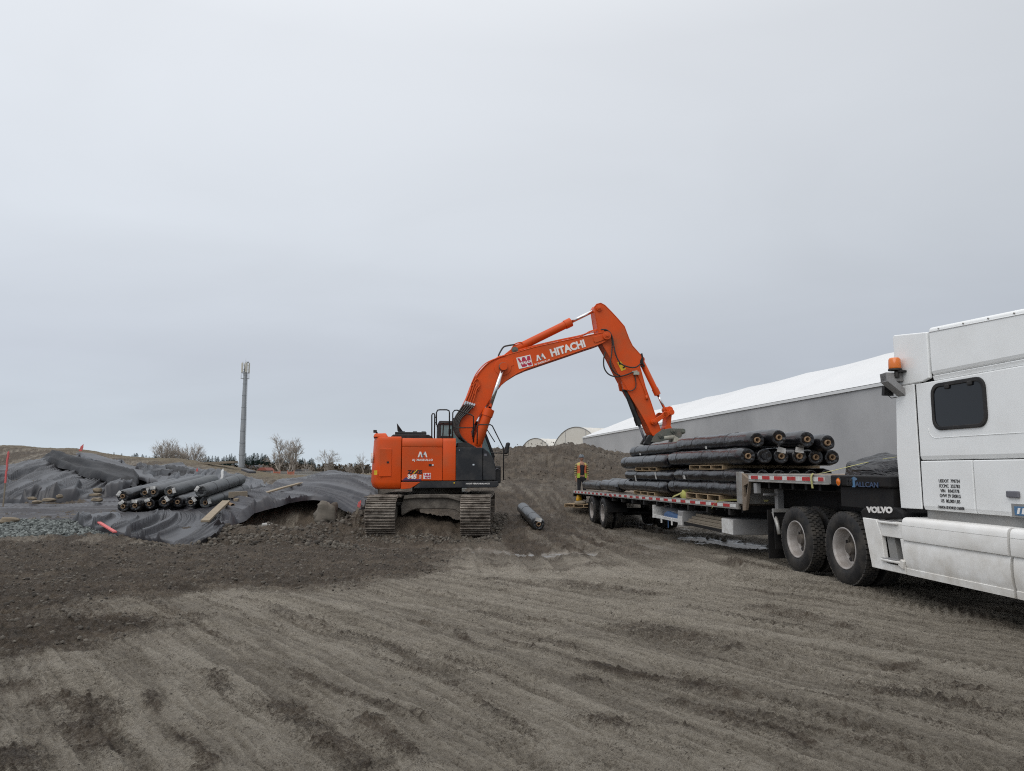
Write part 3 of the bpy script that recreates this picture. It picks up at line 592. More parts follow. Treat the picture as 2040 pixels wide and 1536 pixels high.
# ================================================================ rolls of sheeting
def roll(p0, p1, r, label, group, seed=0, mat='film', core=True, sag=0.0, ties=3, tags=0, squash=1.0, name='sheeting_roll', tagang=None, lump=.045, tiemat='dkgrey'):
    """a wrapped roll lying from p0 (the end towards the camera) to p1; parts: wrap, core, tag, tie"""
    rnd = random.Random(seed); p0, p1 = Vector(p0), Vector(p1); L = (p1 - p0).length; mid = (p0 + p1) / 2
    t = thing(name, label, 'roll', None, (0, 0, 0), group); base = mid - Vector((0, 0, r * squash)); t.location = base; OFF[t.name] = base.copy()
    ax = (p1 - p0).normalized(); sd = ax.cross(Vector((0, 0, 1))).normalized(); up = sd.cross(ax).normalized()
    n, m = 30, max(26, int(L / .11)); rings = []
    tie_t = [(i + .5 + rnd.uniform(-.15, .15)) / ties for i in range(ties)] if ties else []
    def rad(s, a):
        k = 1 + lump * (mnoise.noise(Vector((math.cos(a) * 1.1 + seed, math.sin(a) * 1.1, s * 2.2))) + .55 * mnoise.noise(Vector((math.cos(a) * 2.8, math.sin(a) * 2.8 + seed, s * 5.5))) + .8 * abs(mnoise.noise(Vector((a * 1.2 + seed, s * 7, 3.1)))))
        for q in tie_t: k -= .045 * math.exp(-((s - q * L) / .035) ** 2)
        e = min(s, L - s); k *= 1 - .16 * math.exp(-(e / .05))
        z = math.sin(a); 
        return r * k * (1 - (.07 if z < -.6 else 0) * (abs(z) - .6) / .4)
    for j in range(m + 1):
        s = L * j / m; u = s / L; c = p0 + ax * s - up * (sag * 4 * u * (1 - u)) * -1 + sd * (.03 * mnoise.noise(Vector((s * .5, seed, 0))))
        rings.append([c + sd * math.cos(2 * math.pi * i / n) * rad(s, 2 * math.pi * i / n) + up * math.sin(2 * math.pi * i / n) * rad(s, 2 * math.pi * i / n) * squash for i in range(n)])
    mb = MB(); vs_ = [v for rg in rings for v in rg]
    mb.add(vs_, [(j * n + i, j * n + (i + 1) % n, (j + 1) * n + (i + 1) % n, (j + 1) * n + i) for j in range(m) for i in range(n)], True)
    cr0 = .062 * r / .19
    for end in (0, m):       # crumpled end face: rings stepping in, with wound layers
        c = sum((Vector(v) for v in rings[end]), Vector()) / n; out = -ax if end == 0 else ax; prev = rings[end]; fr = [1, .9, .74, .58, cr0 / r * 1.02]
        lay = [prev]
        for k_, f in enumerate(fr[1:]):
            lay.append([c + (v - c) * f * (1 + .04 * rnd.uniform(-1, 1)) + out * (.012 + .018 * rnd.uniform(-1, 1) - .008 * k_) if k_ < 3 else c + (v - c).normalized() * cr0 * 1.0 - out * .01 for v in prev])
        vs2 = [v for rg in lay for v in rg]
        mb.add(vs2, [(k_ * n + i, k_ * n + (i + 1) % n, (k_ + 1) * n + (i + 1) % n, (k_ + 1) * n + i) for k_ in range(len(fr) - 1) for i in range(n)], True)
    mb.build('wrap', MT[mat], t, weld=False)
    c0 = sum((Vector(v) for v in rings[0]), Vector()) / n
    if core:
        mb = MB(); o_, i_ = cr0, cr0 * .68
        mb.lathe([(-.25, i_), (.035, i_), (.035, o_), (-.25, o_)], c0, c0 - ax, 20); mb.build('core', MT['core'], t)
        mb = MB(); mb.cyl(c0 + ax * .10, c0 + ax * .12, i_ * 1.05, n=16); mb.build('core_bore', MT['hole'], t)
    else:
        mb = MB(); mb.cyl(c0 - ax * .012, c0 + ax * .05, cr0 * 1.1, n=16); mb.build('end_plug', MT['film'], t)
    for k_ in range(tags):
        a = (tagang if tagang is not None else rnd.uniform(.3, 2.6)) + k_ * 1.3; rr = r * .68
        c = c0 - ax * .035 + sd * math.cos(a) * rr * 1 + up * math.sin(a) * rr * squash
        mb = MB(); e1 = (sd * math.sin(a) - up * math.cos(a)).normalized(); e1 = (e1 + up * rnd.uniform(-.4, .4)).normalized(); e2 = ax.cross(e1).normalized(); w_, h_ = .085, .05
        q = [c + e1 * w_ * x + e2 * h_ * y - ax * (.012 * (x * y)) for x, y in ((-1, -1), (0, -1), (1, -1), (1, 1), (0, 1), (-1, 1))]
        q2 = [v + ax * .004 for v in q]; mb.add(q + q2, [(0, 1, 4, 5), (1, 2, 3, 4), (11, 10, 7, 6), (10, 9, 8, 7), (0, 6, 7, 1), (1, 7, 8, 2), (2, 8, 9, 3), (3, 9, 10, 4), (4, 10, 11, 5), (5, 11, 6, 0)])
        mb.build('paper_tag', MT['sticker'], t)
    for q in tie_t:
        j = int(round(q * m)); s = L * j / m; c = sum((Vector(v) for v in rings[j]), Vector()) / n
        mb = MB(); mb.tube([c + (Vector(v) - c) * 1.015 for v in rings[j]], .006, 5, closed=True); mb.build('tie', MT[tiemat], t)
    return t
GP = 'rolls stacked on the tarpaulin'
lo = [(245.2, 1012.5, 'end roll of the bottom row, farthest from the excavator'), (268.8, 1010.6, 'second roll of the bottom row counting from the pink stake side'), (297.5, 1007.4, 'third roll of the bottom row, its tag above the core'),
      (326.8, 1003.6, 'fourth roll of the bottom row, tag hanging beside its core'), (353.6, 1003.6, 'fifth roll of the bottom row with a bare end and no tag'), (380.3, 1003.6, 'sixth roll of the bottom row with a white tag over its core'), (409, 1004.8, 'last roll of the bottom row lying nearest the timber and excavator')]
for k, (a, b, lab) in enumerate(lo):
    p = at(a, b, 23.0 + (.3 if k in (2, 4) else 0)); roll(p + Vector((0, 0, .05)), p + Vector((-.42, 4.5, .36)), .20, 'black wrapped ' + lab, GP, 100 + k, 'film' if k < 6 else 'film3', tags=0 if k == 4 else 1, ties=2 if k == 6 else 0)
hi = [(244.6, 991.5, 23.1, 'top row roll overhanging the far corner of the stack, tag beside its core', 'film2'), (288.6, 984.5, 23.9, 'top row roll tucked behind its neighbour with a folded tag', 'film2'),
      (305.8, 983.2, 23.2, 'top row roll with a long tag above its core', 'film2'), (338.3, 982.5, 23.2, 'top row roll with a tag below its pale core ring', 'film3'), (400, 981.9, 22.7, 'grey dusty top row roll with a plugged end nearest the excavator', 'film3')]
for k, (a, b, Y, lab, mt) in enumerate(hi):
    p = at(a, b, Y) + Vector((0, 0, .04)); roll(p, p + Vector((-.45, 4.5, .32)), .205, 'black ' + lab if mt != 'film3' or k == 3 else lab, GP, 120 + k, mt, core=k != 4, tags=1, ties=3 if k == 4 else 0)
p = at(1073, 1044.5, 20.4); roll(p, Vector((.35, 24.9, p.z + .22)), .185, 'single black roll lying alone on the mud between excavator and trailer', None, 140, 'film2', tags=1, ties=2, core=True, tagang=1.6)

# ================================================================ stakes, sandbags, timber
def stake(px, py0, py1, Y, w, label, mats=('pink', 'oldwood'), tilt=0.0, split=.72, grp=None, name='survey_stake'):
    b = at(px, py1, Y); h = (py1 - py0) / F * Y; t = thing(name, label, 'stake', None, (0, 0, 0), grp); t.location = b; OFF[t.name] = b.copy()
    M = Matrix.Translation(b) @ Matrix.Rotation(tilt, 4, 'Y')
    if mats[1]: mb = MB(); mb.bx(-w / 2, w / 2, -.012, .012, -.15, h * (1 - split), M); mb.build('shaft', MT[mats[1]], t, bevel=.003)
    mb = MB(); s0 = h * (1 - split) if mats[1] else -.15; 
    for i in range(5):
        z0 = s0 + (h - s0) * i / 5; z1 = s0 + (h - s0) * (i + 1) / 5; o_ = .012 * random.uniform(-1, 1)
        mb.bx(-w * .55 + o_, w * .55 + o_, -.018 - .0015 * i, .018 + .0015 * i, z0, z1 + .004, M)
    mb.prism([(-w / 2, h), (w / 2, h), (w * .1, h + w * 1.2)], -.012, .012, M)
    mb.build('painted_band' if mats[1] else 'board', MT[mats[0]], t); return t
stake(7, 903, 1000, 23.5, .042, 'tall wooden stake with a long pink painted band in the tarpaulin', tilt=.02, split=.62)
stake(393, 936, 960, 38, .09, 'short pink flagged stake on the bank behind the stacked rolls', tilt=-.06)
stake(441, 938, 962, 34, .10, 'white marker post standing behind the stacked rolls', mats=('white', None), tilt=.06, name='marker_post')
stake(158, 889, 903, 50, .16, 'pink ribboned stake leaning on the crest of the bank', tilt=.35)
stake(713, 1001, 1014, 20.5, .07, 'little pink flagged peg in the mud beside the excavator track', tilt=.3)
a, b = at(197, 1047, 18.6), at(229, 1067, 17.4); t = thing('painted_lath', 'pink painted lath lying on the gravel by the folded tarpaulin', 'lath', None); OFF[t.name] = a.copy(); t.location = a
mb = MB(); d = (b - a); q = Matrix.Translation(a + d / 2 + Vector((0, 0, .08))) @ d.to_track_quat('X', 'Z').to_matrix().to_4x4(); mb.box((0, 0, 0), (d.length, .085, .035), q); mb.build('lath', MT['pink'], t, bevel=.004)
def blob(name, px, py, Y, s, label, cat, mat, grp, seed, rz=0.0, amp=.16):
    c = at(px, py, Y); mb = MB(); rn = 14
    for_ = []; n, m = 18, 12; vs_ = []
    for j in range(m + 1):
        A = math.pi * j / m
        for i in range(n):
            B = 2 * math.pi * i / n; d = Vector((math.sin(A) * math.cos(B), math.sin(A) * math.sin(B), math.cos(A))); k = 1 + amp * mnoise.noise(d * 1.6 + Vector((seed, 0, 0))) * 2 + amp * .5 * mnoise.noise(d * 4 + Vector((seed, 5, 0)))
            sg = lambda v, e: math.copysign(abs(v) ** e, v)
            vs_.append(c + Matrix.Rotation(rz, 3, 'Z') @ Vector((sg(d.x, .75) * s[0] * k, sg(d.y, .75) * s[1] * k, sg(d.z, .8) * s[2] * k)))
    mb.add(vs_, [(j * n + i, (j + 1) * n + i, (j + 1) * n + (i + 1) % n, j * n + (i + 1) % n) for j in range(m) for i in range(n)], True)
    o = mb.build(name, MT[mat]); o.data.transform(Matrix.Translation(-c)); o.location = c; tag(o, label, cat, grp); return o
SB = 'sandbags holding the tarpaulin down'
for k, (px, py, Y, s, lab) in enumerate([(195, 977, 28.5, (.20, .16, .12), 'upright tan sandbag standing on top of the heap beside the stacked rolls'), (190, 986, 27.6, (.26, .15, .07), 'flat tan sandbag lying just below the upright one'), (194, 995.5, 26, (.25, .17, .09), 'tan sandbag nearest the stacked rolls on the tarpaulin fold'),
    (98, 996, 26, (.27, .15, .09), 'long brown sandbag in the middle of the flat tarpaulin'), (119, 989, 27, (.13, .12, .09), 'small pale sandbag behind the long brown one'), (64, 993, 26.6, (.20, .14, .08), 'grey brown sandbag between the pink stake and the long one'),
    (74, 1000, 25.5, (.22, .13, .07), 'pinkish sandbag at the end of a black fold'), (18, 1037, 21, (.30, .2, .11), 'big brown sandbag on the gravel below the pink stake'), (36, 963, 33, (.2, .13, .08), 'dark sandbag half way up the grey bank'), (75, 925, 40, (.55, .2, .16), 'long olive sandbag on the upper edge of the bank')]):
    blob('sandbag', px, py, Y, tuple(.8 * v_ for v_ in s), lab, 'sandbag', 'bag', SB, k * 3.3, rz=.4 * math.sin(k * 2))
blob('boulder', 533, 1050, 19.8, (.17, .13, .12), 'pale stone lying at the foot of the undercut shelf', 'rock', 'concrete', None, 51)
blob('boulder', 650, 1024, 21.3, (.30, .2, .34), 'tall grey slab of earth standing in the cut beside the excavator', 'rock', 'slab', None, 57, amp=.3)
def plank(pts, w, h, label, mat='timber', name='timber_plank'):
    P = [at(*p) for p in pts]; t = thing(name, label, 'plank', None); OFF[t.name] = P[0].copy(); t.location = P[0]; mb = MB()
    for a, b in zip(P[:-1], P[1:]):
        d = b - a; M = Matrix.Translation((a + b) / 2 + Vector((0, 0, h / 2 + .12))) @ d.to_track_quat('X', 'Z').to_matrix().to_4x4(); mb.box((0, 0, 0), (d.length + .01, w, h), M)
    mb.build('board', MT[mat], t, bevel=.006); return t
plank([(528, 991, 24.6), (560, 981, 25.4), (597, 971, 26.2)], .16, .05, 'long pale board across the shelf tarpaulin'); plank([(592, 972.5, 26.3), (620, 967, 26.8), (648, 961, 27.6)], .12, .05, 'second pale board continuing along the shelf to the gravel')
plank([(408, 1050, 19.4), (430, 1028, 20.7), (450, 1009, 22)], .22, .06, 'pale board sloping down the folded tarpaulin to the mud')
plank([(455, 1000, 22.4), (492, 998, 22.6)], .24, .18, 'squared brown timber baulk lying beside the stacked rolls', 'oldwood'); plank([(466, 1008, 22), (492, 1003, 22.2)], .16, .09, 'short pale offcut in front of the timber baulk')
for pts, lab in (([(700, 0, 0)], ''),): pass
plank([(390, 930, 52), (470, 926, 52)], .7, .16, 'grey pipe bundle lying in dry grass on the crest', 'oldwood', 'timber_stack'); plank([(486, 941, 46), (503, 947, 44)], .4, .12, 'black heap of sheeting ends on the crest by the mast', 'dkgrey', 'sheeting_heap')
t = thing('cardboard_tube', 'short empty cardboard tube on the tarpaulin beside the sloping board', 'tube'); c = at(458, 1014, 21.6); OFF[t.name] = c.copy(); t.location = c
mb = MB(); mb.lathe([(0, .05), (.5, .05), (.5, .065), (0, .065), (0, .05)], c + Vector((.12, -.1, .1)), c + Vector((-.25, .5, .12)), 18); mb.build('tube', MT['core'], t)

# ================================================================ stones of the gravel patches and loose clods (nobody could count them)
def scatter(name, label, zone, n, s0, s1, mat, seed, zoff=.012):
    rs = np.random.RandomState(seed); P = np.array(zone); x0, y0 = P.min(0); x1, y1 = P.max(0); X = []; 
    while len(X) < n:
        q = rs.rand(n * 2, 2) * [x1 - x0, y1 - y0] + [x0, y0]; X += [tuple(v) for v in q[inpoly(q[:, 0], q[:, 1], zone)]]
    X = np.array(X[:n]); Z = ground_fields(X[:, 0][None], X[:, 1][None], base_z(X[:, 0], X[:, 1])[None])[0][0]
    ico = [(0, 0, 1), (.89, 0, .45), (.28, .85, .45), (-.72, .53, .45), (-.72, -.53, .45), (.28, -.85, .45), (.72, .53, -.45), (-.28, .85, -.45), (-.89, 0, -.45), (-.28, -.85, -.45), (.72, -.53, -.45)]
    fc = [(0, 1, 2), (0, 2, 3), (0, 3, 4), (0, 4, 5), (0, 5, 1), (1, 10, 6), (1, 6, 2), (2, 6, 7), (2, 7, 3), (3, 7, 8), (3, 8, 4), (4, 8, 9), (4, 9, 5), (5, 9, 10), (5, 10, 1)]
    I = np.array(ico); nI = len(I); s = (s0 + (s1 - s0) * rs.rand(n) ** 2.5)
    V = I[None] * (s[:, None, None] * (0.6 + .8 * rs.rand(n, 1, 3))) * (1 + .35 * (rs.rand(n, nI, 1) - .5)); a = rs.rand(n) * 6.28
    c, q = np.cos(a)[:, None], np.sin(a)[:, None]; V = np.stack([V[..., 0] * c - V[..., 1] * q, V[..., 0] * q + V[..., 1] * c, V[..., 2] * .75], -1) + np.stack([X[:, 0], X[:, 1], Z + zoff * s / s1], -1)[:, None]
    f = (np.array(fc)[None] + (np.arange(n) * nI)[:, None, None]).reshape(-1, 3); me = bpy.data.meshes.new(name); nv = n * nI
    me.vertices.add(nv); me.vertices.foreach_set('co', V.reshape(-1).astype(np.float32)); me.loops.add(f.size); me.loops.foreach_set('vertex_index', f.ravel().astype(np.int32))
    me.polygons.add(len(f)); me.polygons.foreach_set('loop_start', (np.arange(len(f)) * 3).astype(np.int32)); me.polygons.foreach_set('loop_total', np.full(len(f), 3, np.int32)); me.update(calc_edges=True)
    o = bpy.data.objects.new(name, me); COL.objects.link(o); me.materials.append(mat); tag(o, label, kind='stuff'); return o
def stone_mat(name, c0, c1):
    m, nt, b = mat_base(name); g = N(nt, 'ShaderNodeNewGeometry'); r = N(nt, 'ShaderNodeMix', data_type='RGBA'); nt.links.new(g.outputs['Random Per Island'], r.inputs[0]); r.inputs[6].default_value = (*c0, 1); r.inputs[7].default_value = (*c1, 1); nt.links.new(r.outputs[2], b.inputs['Base Color']); b.inputs['Roughness'].default_value = .9; return m
scatter('gravel', 'crushed grey stone spread below the tarpaulin', [(-22, 17.4), (-12.8, 17.3), (-10.2, 18.2), (-10.3, 20.5), (-13, 21.8), (-22, 22.6)], 16000, .015, .055, stone_mat('grey_stone', (.03, .036, .035), (.20, .22, .212)), 5)
scatter('gravel', 'patch of crushed grey stone behind the shelf', [(-9.4, 24.2), (-8.2, 24.5), (-6.8, 27.6), (-3, 29), (-3, 34), (-12, 36), (-12, 30), (-10, 28)], 9000, .02, .06, stone_mat('grey_stone_far', (.05, .06, .058), (.32, .35, .335)), 6)
cm = stone_mat('soil_clod', (.030, .025, .020), (.13, .115, .095))
scatter('soil_clods', 'dark crumbs of churned soil', DARKZ, 9000, .004, .030, cm, 8, .01)
scatter('soil_clods', 'small crumbs scattered over the packed mud', gp([(-300, 1536), (-200, 1300), (900, 1100), (2300, 1200), (2600, 1536)]), 3000, .002, .010, cm, 9, .003)
scatter('soil_clods', 'clods along the foot of the shelf cut', [(-8.5, 16.5), (-6.9, 20.8), (-5.4, 22.3), (-4.4, 21.5), (-4.4, 18.2), (-3, 16.2)], 2600, .008, .06, cm, 12, .02)
scatter('soil_clods', 'mud pushed up round the excavator tracks', [(-4.2, 18.7), (-.3, 18.7), (-.1, 25), (-.55, 25), (-.6, 19.5), (-3.9, 19.5), (-3.95, 25), (-4.4, 25)], 2500, .008, .05, cm, 13, .015)
scatter('soil_clods', 'clods tumbled down the face of the soil mound', [(-2.5, 34), (7.5, 34), (8.5, 45), (-2.5, 45)], 1500, .010, .06, stone_mat('mound_clod', (.022, .017, .012), (.12, .10, .08)), 14, .05)

# ================================================================ trees
def bare_tree(name, label, grp, base, h, spread, seed, mat='barkpale', multi=1, depth=5, dens=1.0, trunk=.2):
    rnd = random.Random(seed); t = thing(name, label, 'tree', None, (0, 0, 0), grp); t.location = base; OFF[t.name] = Vector((0, 0, 0)); tr = MB(); br = MB()
    def grow(p, d, l, r, lev, mb):
        n = 3; pts = [p]; q = p
        for i in range(n):
            d = (d + Vector((rnd.uniform(-1, 1), rnd.uniform(-1, 1), rnd.uniform(-.3, .6))) * .13).normalized(); q = q + d * l / n; pts.append(q)
        mb.tube(pts, [r * (1 - .5 * i / n) for i in range(n + 1)], 5 if lev < 2 else 3)
        if lev >= depth: return
        k = rnd.choice((3, 4)) if lev < 3 else rnd.choice((3, 4, 5)); k = max(2, int(k * dens))
        for i in range(k):
            f = rnd.uniform(.35, 1.0); b = pts[0].lerp(pts[-1], f); a = rnd.uniform(0, 6.28); s = rnd.uniform(.35, .85) * spread
            x = d.cross(Vector((.3, .5, .8))).normalized(); y = d.cross(x); nd = (d + (x * math.cos(a) + y * math.sin(a)) * s + Vector((0, 0, .12))).normalized()
            grow(b, nd, l * rnd.uniform(.55, .78), r * .48 * (1 - .3 * f) + .005 * h / 8, lev + 1, br)
        if lev < 3: grow(q, (d + Vector((0, 0, .2))).normalized(), l * .72, r * .5, lev + 1, br if lev else tr)
    for i in range(multi):
        a = rnd.uniform(0, 6.28); o_ = Vector((math.cos(a), math.sin(a), 0)) * (.25 * (multi > 1)) * h * .2
        grow(o_, Vector((o_.x * .25, o_.y * .25, 1)).normalized(), h * .30, trunk, 0, tr)
    k = h / max(v.z for v in br.v); kx = k * (1.2 if multi == 1 else 1.15)
    for mb in (tr, br): mb.v = [Vector((v.x * kx, v.y * kx, v.z * k)) for v in mb.v]
    tr.build('trunk', MT['bark'], t, weld=False); br.build('crown', MT[mat], t, weld=False); return t
GB = 'bare trees on the plain'
def tb(px, py0, Y, top): b = at(px, py0, Y); b.z = min(b.z, .6); return b, at(px, top, Y).z - b.z
for px, Y, top, sp_, sd_, mul, dep, dn, lab, grp in [
  (338, 112, 871, 1.15, 3, 5, 4, 1.0, 'big bare many-stemmed bush behind the crest, the taller of the pair', GB), (382, 116, 880, 1.2, 9, 4, 4, 1.0, 'paler bare bush beside the big one behind the crest', GB), (362, 122, 892, 1.3, 19, 3, 4, 1.0, 'low bare brush between the two big bushes on the crest', GB),
  (555, 128, 861, .95, 21, 1, 5, 1.0, 'tallest bare tree beyond the gravel, narrow pointed crown', GB), (572, 134, 870, 1.0, 25, 1, 5, .9, 'bare tree standing between the tallest and the rounded one', GB), (586, 131, 870, 1.0, 29, 1, 5, 1.0, 'bare tree with a rounded crown beside the tallest one', GB),
  (645, 150, 892, 1.3, 33, 1, 5, 1.0, 'lone bare tree between the pair and the excavator', GB), (724, 150, 898, .9, 37, 1, 5, .7, 'thin bare tree just beside the excavator counterweight', GB), (610, 190, 915, 1.2, 41, 3, 4, .9, 'low grey bare scrub beyond the concrete wall', GB), (692, 210, 921, 1.2, 43, 3, 4, .9, 'low bare scrub near the thin tree by the excavator', GB)]:
    b, h = tb(px, 955, Y, top); bare_tree('bare_tree', lab, grp, b, h, sp_, sd_, 'barkpale', mul, dep, dn, .16 if mul > 1 else .2)
def conifer_mesh(seed):
    rnd = random.Random(seed); mb = MB(); H = 10.0; vs_ = []; fs = []
    lv = 17
    for j in range(lv):
        z = .8 + (H - .8) * (j / lv); R0 = (2.1 + .5 * math.sin(seed)) * (1 - j / lv) ** .85 * rnd.uniform(.75, 1.2) + .1; n = max(5, int(11 * (1 - j / lv)) + 3)
        for i in range(n):
            a = 2 * math.pi * i / n + rnd.uniform(-.3, .3); r = R0 * rnd.uniform(.6, 1.15); w = .22 + .10 * r; dz = rnd.uniform(-.5, .05) * (r / 2); c, s = math.cos(a), math.sin(a)
            for q in range(3):
                f0, f1 = q / 3, (q + 1) / 3; b = len(vs_)
                vs_ += [Vector((c * r * f0, s * r * f0, z + dz * f0 + .25)), Vector((c * r * f1 - s * w * (1.2 - f1), s * r * f1 + c * w * (1.2 - f1), z + dz * f1 - .15)), Vector((c * r * min(1, f1 + .2), s * r * min(1, f1 + .2), z + dz * f1 + rnd.uniform(0, .25))), Vector((c * r * f1 + s * w * (1.2 - f1), s * r * f1 - c * w * (1.2 - f1), z + dz * f1 - .15))]
                fs += [(b, b + 1, b + 2), (b, b + 2, b + 3)]
    mb.add(vs_, fs); return mb
def conifer_proto(seed):
    t = thing('conifer_tree', 'x', 'tree'); OFF[t.name] = Vector((0, 0, 0)); conifer_mesh(seed).build('crown', MT['needle'], t, weld=False)
    mb = MB(); mb.cyl((0, 0, -.3), (0, 0, 9.6), .22, .03, 7); mb.build('trunk', MT['bark'], t); return t
protos = [conifer_proto(s) for s in (1, 2, 3, 4)]; used = set(); rnd = random.Random(5)
def conifers(x0, x1, n, top0, top1, Y0, label, grp):
    for i in range(n):
        k = rnd.randrange(4); px = x0 + (x1 - x0) * (i + rnd.uniform(-.3, .3) + .5) / n; Y = Y0 * rnd.uniform(.9, 1.12); b = at(px, 935, Y); b.z = .1; h = at(px, rnd.uniform(top0 - 4, top1 - 1), Y).z - .1
        o = protos[k] if k not in used else copy_tree(protos[k]); used.add(k); o.location = b; s = h / 10.2; w = max(s, .8) * rnd.uniform(1.0, 1.55); o.scale = (w, w, s); o.rotation_euler = (0, 0, rnd.uniform(0, 6)); o['label'] = label; o['group'] = grp; o['category'] = 'tree'
conifers(168, 318, 30, 903, 913, 330, 'small dark conifer in the row above the crest, between pink stake and bare bushes', 'conifers above the crest')
conifers(395, 470, 20, 905, 920, 330, 'dark conifer in the row between the bare bushes and the mast', 'conifers before the mast')
conifers(484, 536, 18, 903, 918, 300, 'dark conifer in the dense clump just past the mast', 'conifers past the mast')
conifers(536, 625, 34, 913, 922, 330, 'dark conifer standing behind the tall bare trees', 'conifers behind the bare trees')
conifers(625, 738, 24, 923, 931, 380, 'tiny conifer in the low far row beside the excavator', 'conifers beside the excavator')
def scrub(px0, px1, Y, h, n, seed, label):
    """distant thicket that reads as one mass"""
    rnd = random.Random(seed); mb = MB()
    for i in range(n):
        b = at(rnd.uniform(px0, px1), 935, Y * rnd.uniform(.92, 1.1)); b.z = 0; H = h * rnd.uniform(.5, 1.1)
        for j in range(16):
            a = rnd.uniform(0, 6.28); q = b + Vector((math.cos(a) * H * .35, math.sin(a) * H * .35, H * rnd.uniform(.5, 1))); d = Vector((rnd.uniform(-1, 1), rnd.uniform(-1, 1), rnd.uniform(-1, 1))) * H * .14; e = d.cross(Vector((0, 0, 1))) * .8 + Vector((0, 0, H * .08))
            mb.add([b + (q - b) * .1, b + (q - b) * .1 + Vector((.12, 0, 0)), q], [(0, 1, 2)]); mb.add([q - d, q + e, q + d, q - e], [(0, 1, 2), (0, 2, 3)])
    o = mb.build('undergrowth', M_('thicket' + str(seed), (.085, .068, .05), .9, var=.4, dscale=.3), weld=False); tag(o, label, kind='stuff')
scrub(400, 740, 260, 3.6, 150, 3, 'brown leafless thicket under the far trees'); scrub(-300, 330, 380, 3.5, 70, 5, 'brown leafless thicket far behind the bank')

# ================================================================ mast, far walls and houses
t = thing('telecom_mast', 'tall grey steel telecom mast with antennas at its top', 'mast'); b = at(480.5, 935, 140); b.z = -.2; t.location = b; OFF[t.name] = Vector((0, 0, 0)); H = at(482, 742, 140).z + .2
mb = MB(); mb.lathe([(0, .56), (H * .5, .46), (H, .32)], (0, 0, 0), (0, 0, 1), 12, smooth=False); mb.lathe([(0, .36), (.9, .36)], (0, 0, H - .6), (0, 0, H), 12)
for i in range(1, 9): mb.lathe([(0, .66 - .032 * i), (.12, .66 - .032 * i)], (0, 0, H * i / 9), (0, 0, H), 12)
mb.build('pole', MT['galv'], t)
mb = MB()
for s in (-1, 1): mb.cyl((.58 + .1, s * .15, .5), (.42, s * .15, H), .025, n=5)
for i in range(60): z = .6 + (H - .8) * i / 60; x = .68 - .26 * z / H; mb.cyl((x, -.15, z), (x, .15, z), .015, n=4)
mb.build('ladder', MT['galv'], t)
for a in (2.0, 4.1, 0.0, 5.3):
    x, y = .72 * math.cos(a), .72 * math.sin(a); mb = MB(); Mx = Matrix.Translation((x, y, H + .9)) @ Matrix.Rotation(a, 4, 'Z'); mb.box((0, 0, 0), (.16, .42, 1.9), Mx); mb.build('antenna_panel', MT['antenna'], t, bevel=.03)
    mb = MB(); mb.cyl((0, 0, H + .5), (x, y, H + .5), .04, n=6); mb.cyl((0, 0, H + 1.4), (x, y, H + 1.4), .04, n=6); mb.cyl((x * .86, y * .86, H - .25), (x * .86, y * .86, H + 2.1), .035, n=6); mb.build('antenna_bracket', MT['galv'], t)
mb = MB(); mb.cyl((0, 0, H), (0, 0, H + 1.9), .24, .16, n=10); mb.cyl((0, 0, H + 1.9), (0, 0, H + 2.8), .02, n=5); mb.ball((.45, -.1, H + 2.0), .17); mb.build('mast_head', MT['galv'], t)
mb = MB()
for z in (H - 1.2, H - .1):
    mb.tube([(.8 * math.cos(k), .8 * math.sin(k), z) for k in [i * 2 * math.pi / 12 for i in range(12)]], .025, 5, closed=True)
for k in range(6): a = k * math.pi / 3; mb.cyl((.8 * math.cos(a), .8 * math.sin(a), H - 1.25), (.8 * math.cos(a), .8 * math.sin(a), H + .1), .02, n=4); mb.cyl((.3 * math.cos(a), .3 * math.sin(a), H - 1.2), (.8 * math.cos(a), .8 * math.sin(a), H - 1.2), .02, n=4)
mb.build('platform', MT['galv'], t)
def far_box(px0, px1, top, Y, d, name, label, cat, mw, mr=None, gable=False, nwin=0):
    a, b = at(px0, top, Y), at(px1, top, Y); w = b.x - a.x; h = a.z + .3; t = thing(name, label, cat); t.location = (a.x, Y, -.2); OFF[t.name] = Vector((0, 0, 0)); mb = MB(); hw = h * (.62 if gable else 1)
    mb.bx(0, w, 0, d, 0, hw); mb.build('wall', MT[mw], t)
    if mr:
        mb = MB()
        if gable: mb.prism([(-.3, hw), (w + .3, hw), (w * .75, h), (w * .25, h)], -.3, d + .3)
        else: mb.bx(-.1, w + .1, -.1, d + .1, hw, hw + .15)
        mb.build('roof', MT[mr], t)
    for i in range(nwin): x = w * (i + .5) / nwin; mb = MB(); mb.bx(x - .6, x + .6, -.04, .03, hw * .4, hw * .85); mb.build('window', MT['dkgrey'], t)
far_box(541, 640, 943, 105, 1.2, 'concrete_wall', 'low grey concrete block wall before the bare trees', 'wall', 'concrete', 'concrete')
far_box(514, 531, 932, 230, 7, 'house', 'small far house with a red roof just past the mast', 'house', 'concrete', 'roofred', True, 2)
far_box(588, 606, 935, 220, 7, 'house', 'small far white-walled house between the two orange fence patches', 'house', 'white', 'dkgrey', True, 2)
far_box(565, 577, 927, 300, 7, 'house', 'far pale house half hidden behind the tall bare tree', 'house', 'white', 'concrete', True, 1)
far_box(483, 512, 927, 260, 9, 'house', 'long low far shed at the foot of the mast', 'shed', 'concrete', 'dkgrey', True, 0)
